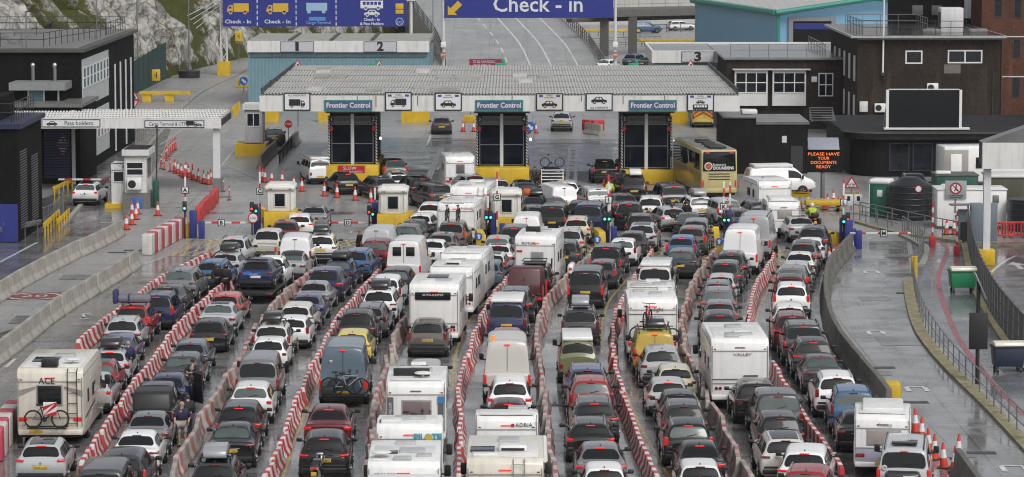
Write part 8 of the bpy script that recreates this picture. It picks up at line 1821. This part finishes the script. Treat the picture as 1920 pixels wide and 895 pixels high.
# ---- vehicles away from the queues: kind colour x y degrees(nose left +) options label
LOOSE = [
 ('hatch', 'W', 161, 346, -3, 'wp', 'white hatchback waiting at the lowered arm by the pass kiosk'), ('hatch', 'D', 515, 243, 8, 'off', 'dark grey hatchback parked behind the guard cabin'), ('hatch', 'D', 828, 222, 2, 'off', 'dark hatchback driving away under the canopy left of the middle booth'), ('suv', 'S', 1053, 213, -2, 'off', 'silver SUV driving away under the canopy right of the middle booth'),
 ('veteran', 'W', 600, 303, 14, 'off wroof', 'old white camper van with folded roof behind the cones'), ('hatch', 'K', 652, 327, 16, '', 'black hatchback turning in front of the SLOW board'), ('estate', 'D', 722, 336, 20, 'off sr', 'dark estate car turning left of the raised arm D'), ('suv', 'G', 741, 302, 8, '', 'grey SUV with one lit lamp right of the left booth'), ('hatch', 'W', 748, 329, 10, '', 'white hatchback mostly hidden between two dark turning cars'), ('suv', 'K', 792, 336, 21, 'kr', 'black SUV turning behind the charcoal SUV'), ('suv', 'D', 826, 348, 23, '', 'charcoal SUV turning across before kiosk D'), ('saloon', 'W', 848, 352, 20, 'off', 'white coupe roof behind the charcoal turning SUV'),
 ('hatch', 'L', 889, 330, 18, '', 'silver white hatchback before the middle booth plinth'), ('hatch', 'S', 935, 339, 16, '', 'silver hatchback behind the letter G plate'), ('suv', 'D', 985, 344, 6, 'off', 'dark grey SUV right of the letter G kiosk'), ('hatch', 'D', 1001, 371, 5, 'off box', 'dark car with a roof box and orange bundle'), ('hatch', 'D', 1008, 389, 8, '', 'dark hatchback with lit lamp left of the black minibus'), ('carrier', 'K', 1035, 320, 2, 'off rk', 'dark people carrier with a white rack and roof bicycle'), ('hatch', 'W', 1064, 344, 4, '', 'white hatchback behind the white side-windowed van'), ('minibus', 'W', 1058, 353, 16, 'panel off', 'white van turned to show its side left of the silver people carrier'), ('carrier', 'S', 1122, 355, 12, 'off pale', 'silver people carrier behind gate I'),
 ('suv', 'K', 1134, 303, 2, '', 'black car with red lamps at the right booth lane'), ('carrier', 'K', 1155, 326, -2, 'bk', 'black people carrier with bicycles on its tailgate'), ('carrier', 'K', 1189, 335, 0, 'off vb', 'black van with a pale roof box before the right booth'), ('offroad', 'D', 1264, 350, 10, '', 'dark grey off-roader left of the gold coach'), ('suv', 'W', 1314, 372, 9, 'off sbox', 'white coupe SUV with a silver roof box behind the coach'), ('suv', 'S', 1366, 377, 14, '', 'silver SUV with roof load right of the coach tail'), ('saloon', 'D', 1170, 366, 8, '', 'dark saloon behind the plate of gate I'), ('saloon', 'D', 1393, 396, 10, '', 'dark saloon left of the grey high-roof van'), ('hatch', 'S', 1262, 392, 12, '', 'silver hatchback with one lit lamp behind the motorcycle'), ('saloon', 'D', 1040, 372, 14, 'off', 'dark saloon roof in front of the white side-windowed van'), ('saloon', 'S', 1500, 409, 6, 'off', 'pale blue grey saloon beside two hi-vis motorcyclists'), ('suv', 'D', 1428, 381, 10, 'off', 'dark car between the large white motorhome and the small caravan'),
 ('hatch', 'W', 1258, 40, -70, 'off', 'white hatchback on the far road right of the bridge pier'), ('suv', 'B', 1190, 42, -75, 'off', 'blue car on the far road left of the bridge pier'), ('suv', 'T', 1182, 103, -25, 'off', 'teal green car below the road bridge'), ('saloon', 'D', 1213, 108, -30, 'off', 'dark car parked left of shed 3'), ('hatch', 'W', 1133, 113, -20, 'off', 'white car at the foot of the ramp railing'), ('saloon', 'D', 1325, 74, -70, '', 'dark car with red lamp behind shed 3'), ('suv', 'K', 1712, 327, 180, 'off', 'black SUV facing the camera before the dark hall'),
]
for kind, col, x, y, deg, op, lb in LOOSE:
    op = op.split(); rz = R(deg); ya, za = ANCH[kind]; p = gnd(x, y, za); bx, by = p.x + math.sin(rz) * ya, p.y - math.cos(rz) * ya
    if deg == 180: by = p.y + 1.9; bx = p.x
    o = dict(lit='off' not in op); v = dict(bx=bx, by=by, rz=rz)
    for a, b in (('pale', 'pale'), ('panel', 'panel'), ('wp', 'wplate'), ('wroof', 'toproof')):
        if a in op: o[b] = True
    if 'sr' in op: o['rails'] = 's'
    if 'kr' in op: o['rails'] = 'k'
    r = make_vehicle(kind, (bx, by, 0), rz, col, o, lb); S = SH[kind]; zr = S['st'][5][5] + S['crown']
    if 'sbox' in op: roof_box(W2(v, 0, ya + .15, zr + .07), rz, BOXG, 'silver roof box on the white coupe SUV behind the coach')
    if 'vb' in op: roof_box(W2(v, .1, ya + .1, zr + .07), rz, VROOF, 'pale grey roof box on the black van before the right booth', L=1.6)
    if 'box' in op: roof_box(W2(v, .2, ya + .1, zr + .07), rz, BOXK, 'dark roof box beside an orange bundle'); t = MB().box((0, 0, .22), (.55, .6, .45), 0, .16, seg=3).build('roof_bundle', mat('orange canvas', (.55, .10, .02), .7, var=.2), None, W2(v, -.42, ya + .5, zr + .03)); tag(t, 'orange bundle tied on the roof of a dark car', 'bundle')
    if 'rk' in op:
        mb = MB()
        for k in range(4): mb.tube([(-.78, -.12 - .02 * k, 1.72 - k * .22), (.78, -.12 - .02 * k, 1.72 - k * .22)], .035)
        for sx in (-1, 1): mb.tube([(sx * .76, -.1, 1.8), (sx * .78, -.2, .7), (sx * .7, -.1, .6)], .03)
        mb.build('bike_rack', WPAINT, r); bicycle(W2(v, .05, 1.0, zr + .05), rz, 'white framed bicycle upright on the dark people carrier roof', GFRAME)
    if 'bk' in op: bicycle(W2(v, .1, -.2, .8), rz, 'black bicycle with a red lamp on the people carrier tailgate', KFRAME); bicycle(W2(v, -.4, -.42, .75), rz + .1, 'red bicycle on the outer side of the tailgate rack', RFRAME); MB().box((0, -.3, .7), (1.5, .5, .05)).build('bike_rack', BLACK, r)
# white van crossing, seen side-on
g = gnd(1398, 368); r = make_vehicle('minibus', (g.x, g.y + 1.0, 0), R(-80), 'W', dict(lit=False, panel=True), 'white panel van standing side-on right of the gold coach', 'van'); MB().box((0, 1.9, 2.05), (1.5, 2.8, .22), 0, .05).build('roof_extension', VROOF, r)
# chevron van at the back
p = gnd(1318, 240); r = make_vehicle('minibus', (p.x, p.y, 0), 0, 'Y', dict(lit=False, panel=True), 'works van with yellow and red rear chevrons under the canopy', 'van'); mb = MB(); mr = MB()
for k in range(6):
    for sx in (-1, 1):
        z = .72 + k * .19; q = [(0, z + .42), (0, z + .55), (sx * .84, z + .04), (sx * .84, z - .09)]; q = [(x, max(.62, min(1.9, zz))) for x, zz in q]; (mr if k % 2 else mb).prism(q, -.05, -.02, 'Y')
mb.build('yellow_chevron', PL_Y, r); mr.build('red_chevron', REDT, r)
# two big caravans right of the coach
v = dict(lane=0, sp=None, bx=0, by=0)
p = gnd(1447, 341, 2.6); make_motorhome((p.x + .2, p.y, 0), R(9), 'white caravan with dark swooshes right of the coach', caravan=True, name='caravan', cat='caravan', L=5.6, Wd=2.25, H=2.65, stripe=GREYT, style='tall', kit=[('light', (0, 2, .7, .7))])
p = gnd(1470, 380, 2.25); r = make_motorhome((p.x, p.y, 0), R(2), 'small white pop-top caravan before the message board', caravan=True, name='caravan', cat='caravan', L=4.0, Wd=2.05, H=2.3, win=(.05, 1.5, .8, .42), winm=mat('curtained window', (.34, .30, .27)), lit=False); MB().box((0, 1.9, 2.36), (1.5, 2.4, .14), 0, .05, seg=3).build('pop_top', VROOF, r)
p = gnd(863, 295, 2.55); make_motorhome((p.x, p.y, 0), R(6), 'white caravan with one small grey window before the middle booth', caravan=True, name='caravan', cat='caravan', L=5.6, Wd=2.15, H=2.62, win=(.0, 1.72, .55, .6), winm=mat('grey window', (.12, .11, .11), .2), kit=[('light', (0, 2, .7, .7))])
# ---- gold coach
GOLD = mat('champagne coachwork', (.50, .43, .20), .32, var=.08, scale=1.5, coat=.6, dirt=.2); GOLDS = mat('ochre side', (.33, .22, .045), .35, var=.25, scale=.8, coat=.5)
p = gnd(1349, 284, 3.35); t = thing('coach', 'gold coach with dark rear glass and white lettering', 'coach', (p.x, p.y, 0), R(7)); L, h, H = 11.5, 1.26, 3.45
MB().prism([(0, .45), (-.03, 1.2), (.06, H - .25), (.25, H), (L - .5, H + .02), (L - .05, H - .5), (L, 1.0), (L - .05, .4)], -h, h, 'X', 0, .09).span(-h + .1, h - .1, .3, L - .4, .25, .5, 1).build('body', [GOLD, BLACK], t)
MB().prism([(.25, H - .02), (L - .5, H + .05), (L - .5, H + .07), (.25, H + .03)], -h + .12, h - .12, 'X').build('roof_panel', mat('wet coach roof', (.30, .30, .29), .25, var=.3), t)
for y, w_, l_ in ((1.6, 1.2, 2.2), (4.2, .9, .9), (6.2, 1.0, 1.6)): MB().box((0, y, H + .12), (w_, l_, .18), 0, .06).build('roof_hatch', BLACK, t)
MB().prism([(-h + .10, 1.98), (h - .10, 1.98), (h - .14, H - .12), (-h + .14, H - .12)], -.055, .03, 'Y', 0, .02).build('rear_window', GLASS, t)
for sx in (-1, 1):
    MB().box((sx * (h + .005), L / 2 + .1, 2.55), (.03, L - 1.2, 1.15), 0, .01).build('side_window', GLASS, t); MB().box((sx * (h + .006), L / 2, 1.2), (.03, L - .6, 1.3), 0, .01).build('side_panel', GOLDS, t)
    MB().box((sx * (h - .12), -.03, 1.12), (.12, .06, .5), 0, .02).build('tail_light', TL_ON, t); MB().box((sx * .85, -.06, H - .2), (.3, .03, .10), 0, .02).build('marker_light', TL_ON, t)
    MB().box((sx * (h + .25), L - .2, 2.3), (.22, .14, .55), 0, .05).build('mirror', BLACK, t)
    for y in (3.2, L - 2.6): link('wheel', wheel_mesh(.5, .3), t, (sx * (h - .15), y, .49))
MB().prism([(L - .1, 1.4), (L + .012, 1.3), (L - .15, H - .3), (L - .3, H - .3)], -h + .12, h - .12, 'X').build('windscreen', GLASS, t)
for k in range(3): MB().box((0, -.035, 1.78 - k * .19), (1.5, .03, .05)).build('grille_slot', BLACK, t)
MB().cyl((-.78, -.06, 2.32), (-.78, -.08, 2.32), .28, n=24).build('emblem_ring', SIGNW, t); MB().cyl((-.78, -.08, 2.32), (-.78, -.095, 2.32), .22, n=24).build('emblem', mat('emblem orange', (.42, .10, .04), .4), t)
text('Autocars', .30, (-.02, -.07, 2.42), SIGNW, t, w=.95); text('DOUAISIENS', .28, (.28, -.07, 2.18), SIGNW, t, w=1.45, bold=.01); MB().box((0, -.03, .6), (.52, .02, .11)).build('number_plate', PL_W, t); MB().box((0, -.06, .62), (2.3, .1, .3), 0, .05).build('rear_bumper', GOLD, t)

# ---- motorcycles and people
def on(px, py): return gnd(px, py)
m1 = gnd(452, 566); motorcycle((m1.x, m1.y, 0), R(-14), 'dark touring motorcycle standing between the left barrier row and trailer', BOXK)
person((gnd(408, 556).x, gnd(408, 556).y, 0), R(-14), 'left of two black-clad helmeted riders by the dark motorcycle', top=(.012, .012, .014), legs=(.012, .012, .014), helmet=mat('grey helmet', (.10, .10, .11), .3, coat=1), phase=.6)
person((gnd(424, 558).x, gnd(424, 558).y, 0), R(-10), 'right of two black-clad helmeted riders by the dark motorcycle', top=(.014, .014, .016), legs=(.012, .012, .014), helmet=mat('black helmet', (.015, .015, .016), .2, coat=1), phase=2.0)
m2 = gnd(588, 922); motorcycle((m2.x, m2.y, 0), R(-5), 'motorcycle with chrome bars at the bottom edge behind the black SUV', CHROME, box=False)
m3 = gnd(1262, 436); motorcycle((m3.x, m3.y, 0), R(6), 'dark motorcycle with a lit tail lamp filtering between cars', BOXK); s = Vector((m3.x, m3.y, 0)) + Vector((0, .75, 0)); person((s.x, s.y, 0), R(6), 'rider in dark brown leaning over the dark motorcycle', top=(.05, .035, .028), legs=(.03, .025, .022), helmet=mat('brown helmet', (.07, .05, .045), .4), pose='ride')
p = gnd(1287, 430); person((p.x, p.y, 0), R(-30), 'dark-haired figure standing beside the filtering motorcycle', top=(.015, .015, .016), legs=(.02, .02, .022), phase=1.0, h=1.8)
for px, py, lb, tt in ((1490, 446, 'red', 'hi-vis'), (1529, 436, 'black', 'hi-vis')):
    q = gnd(px, py); motorcycle((q.x, q.y, 0), R(10), '%s tailed motorcycle ridden by a hi-vis rider near gate L' % lb, RUBY if lb == 'red' else BOXK, box=lb == 'black')
    person((q.x - .10, q.y + .72, 0), R(10), 'rider in a yellow hi-vis jacket and white helmet on the %s motorcycle' % lb, top=(.42, .52, .04), legs=(.03, .03, .035), helmet=mat('white helmet', (.7, .7, .7), .25, coat=1), pose='ride')
for px, py, rz, lb, kw in (
    (241, 716, 10, 'person in a long navy jacket and beige hat beside the silver estate', dict(top=(.022, .025, .075), legs=(.02, .02, .03), hair=(.36, .30, .20), h=1.78, phase=.4)),
    (363, 752, 150, 'person in dark blue leaning at the open car door', dict(top=(.018, .026, .040), legs=(.022, .035, .055), hair=(.015, .013, .012), h=1.78, pose='arms')),
    (342, 838, 175, 'bald person in a navy t-shirt and pale shorts beside the grey saloon', dict(top=(.022, .025, .06), legs=(.34, .31, .27), hair=(.38, .25, .19), h=1.76, shorts=True, phase=.3)),
    (353, 822, 20, 'person in black with brown hair behind the man in shorts', dict(top=(.02, .02, .022), legs=(.035, .045, .07), hair=(.06, .03, .02), h=1.72, phase=1.2)),
    (1143, 386, 0, 'person in a hi-vis vest standing among cars behind gate I', dict(top=(.45, .55, .05), legs=(.03, .03, .05), h=1.75, hivis=True)),
    (676, 488, 120, 'person in a black jacket leaning beside the maroon SUV', dict(top=(.014, .014, .015), legs=(.02, .02, .025), hair=(.20, .12, .05), h=1.75, phase=1)),
    (1003, 358, 60, 'person in an olive coat left of the white bike rack', dict(top=(.06, .055, .035), legs=(.05, .045, .03), hair=(.10, .07, .05), h=1.78, phase=.8))):
    q = gnd(px, py); person((q.x, q.y, 0), R(rz), lb, **kw)
# ------------------------------------------------------------------ rain haze
hz = MB().span(-1600, 1600, -70, 3300, -1.0, 90).build('haze', None); tag(hz, kind='stuff'); hz.data.materials.clear()
hm_ = bpy.data.materials.new('haze'); hm_.use_nodes = True; hn = hm_.node_tree.nodes; hn.remove(hn['Principled BSDF'])
pv = hn.new('ShaderNodeVolumePrincipled'); pv.inputs['Color'].default_value = (.90, .92, .94, 1); pv.inputs['Density'].default_value = .00010; pv.inputs['Anisotropy'].default_value = .2
hm_.node_tree.links.new(pv.outputs[0], hn['Material Output'].inputs['Volume']); hz.data.materials.append(hm_)
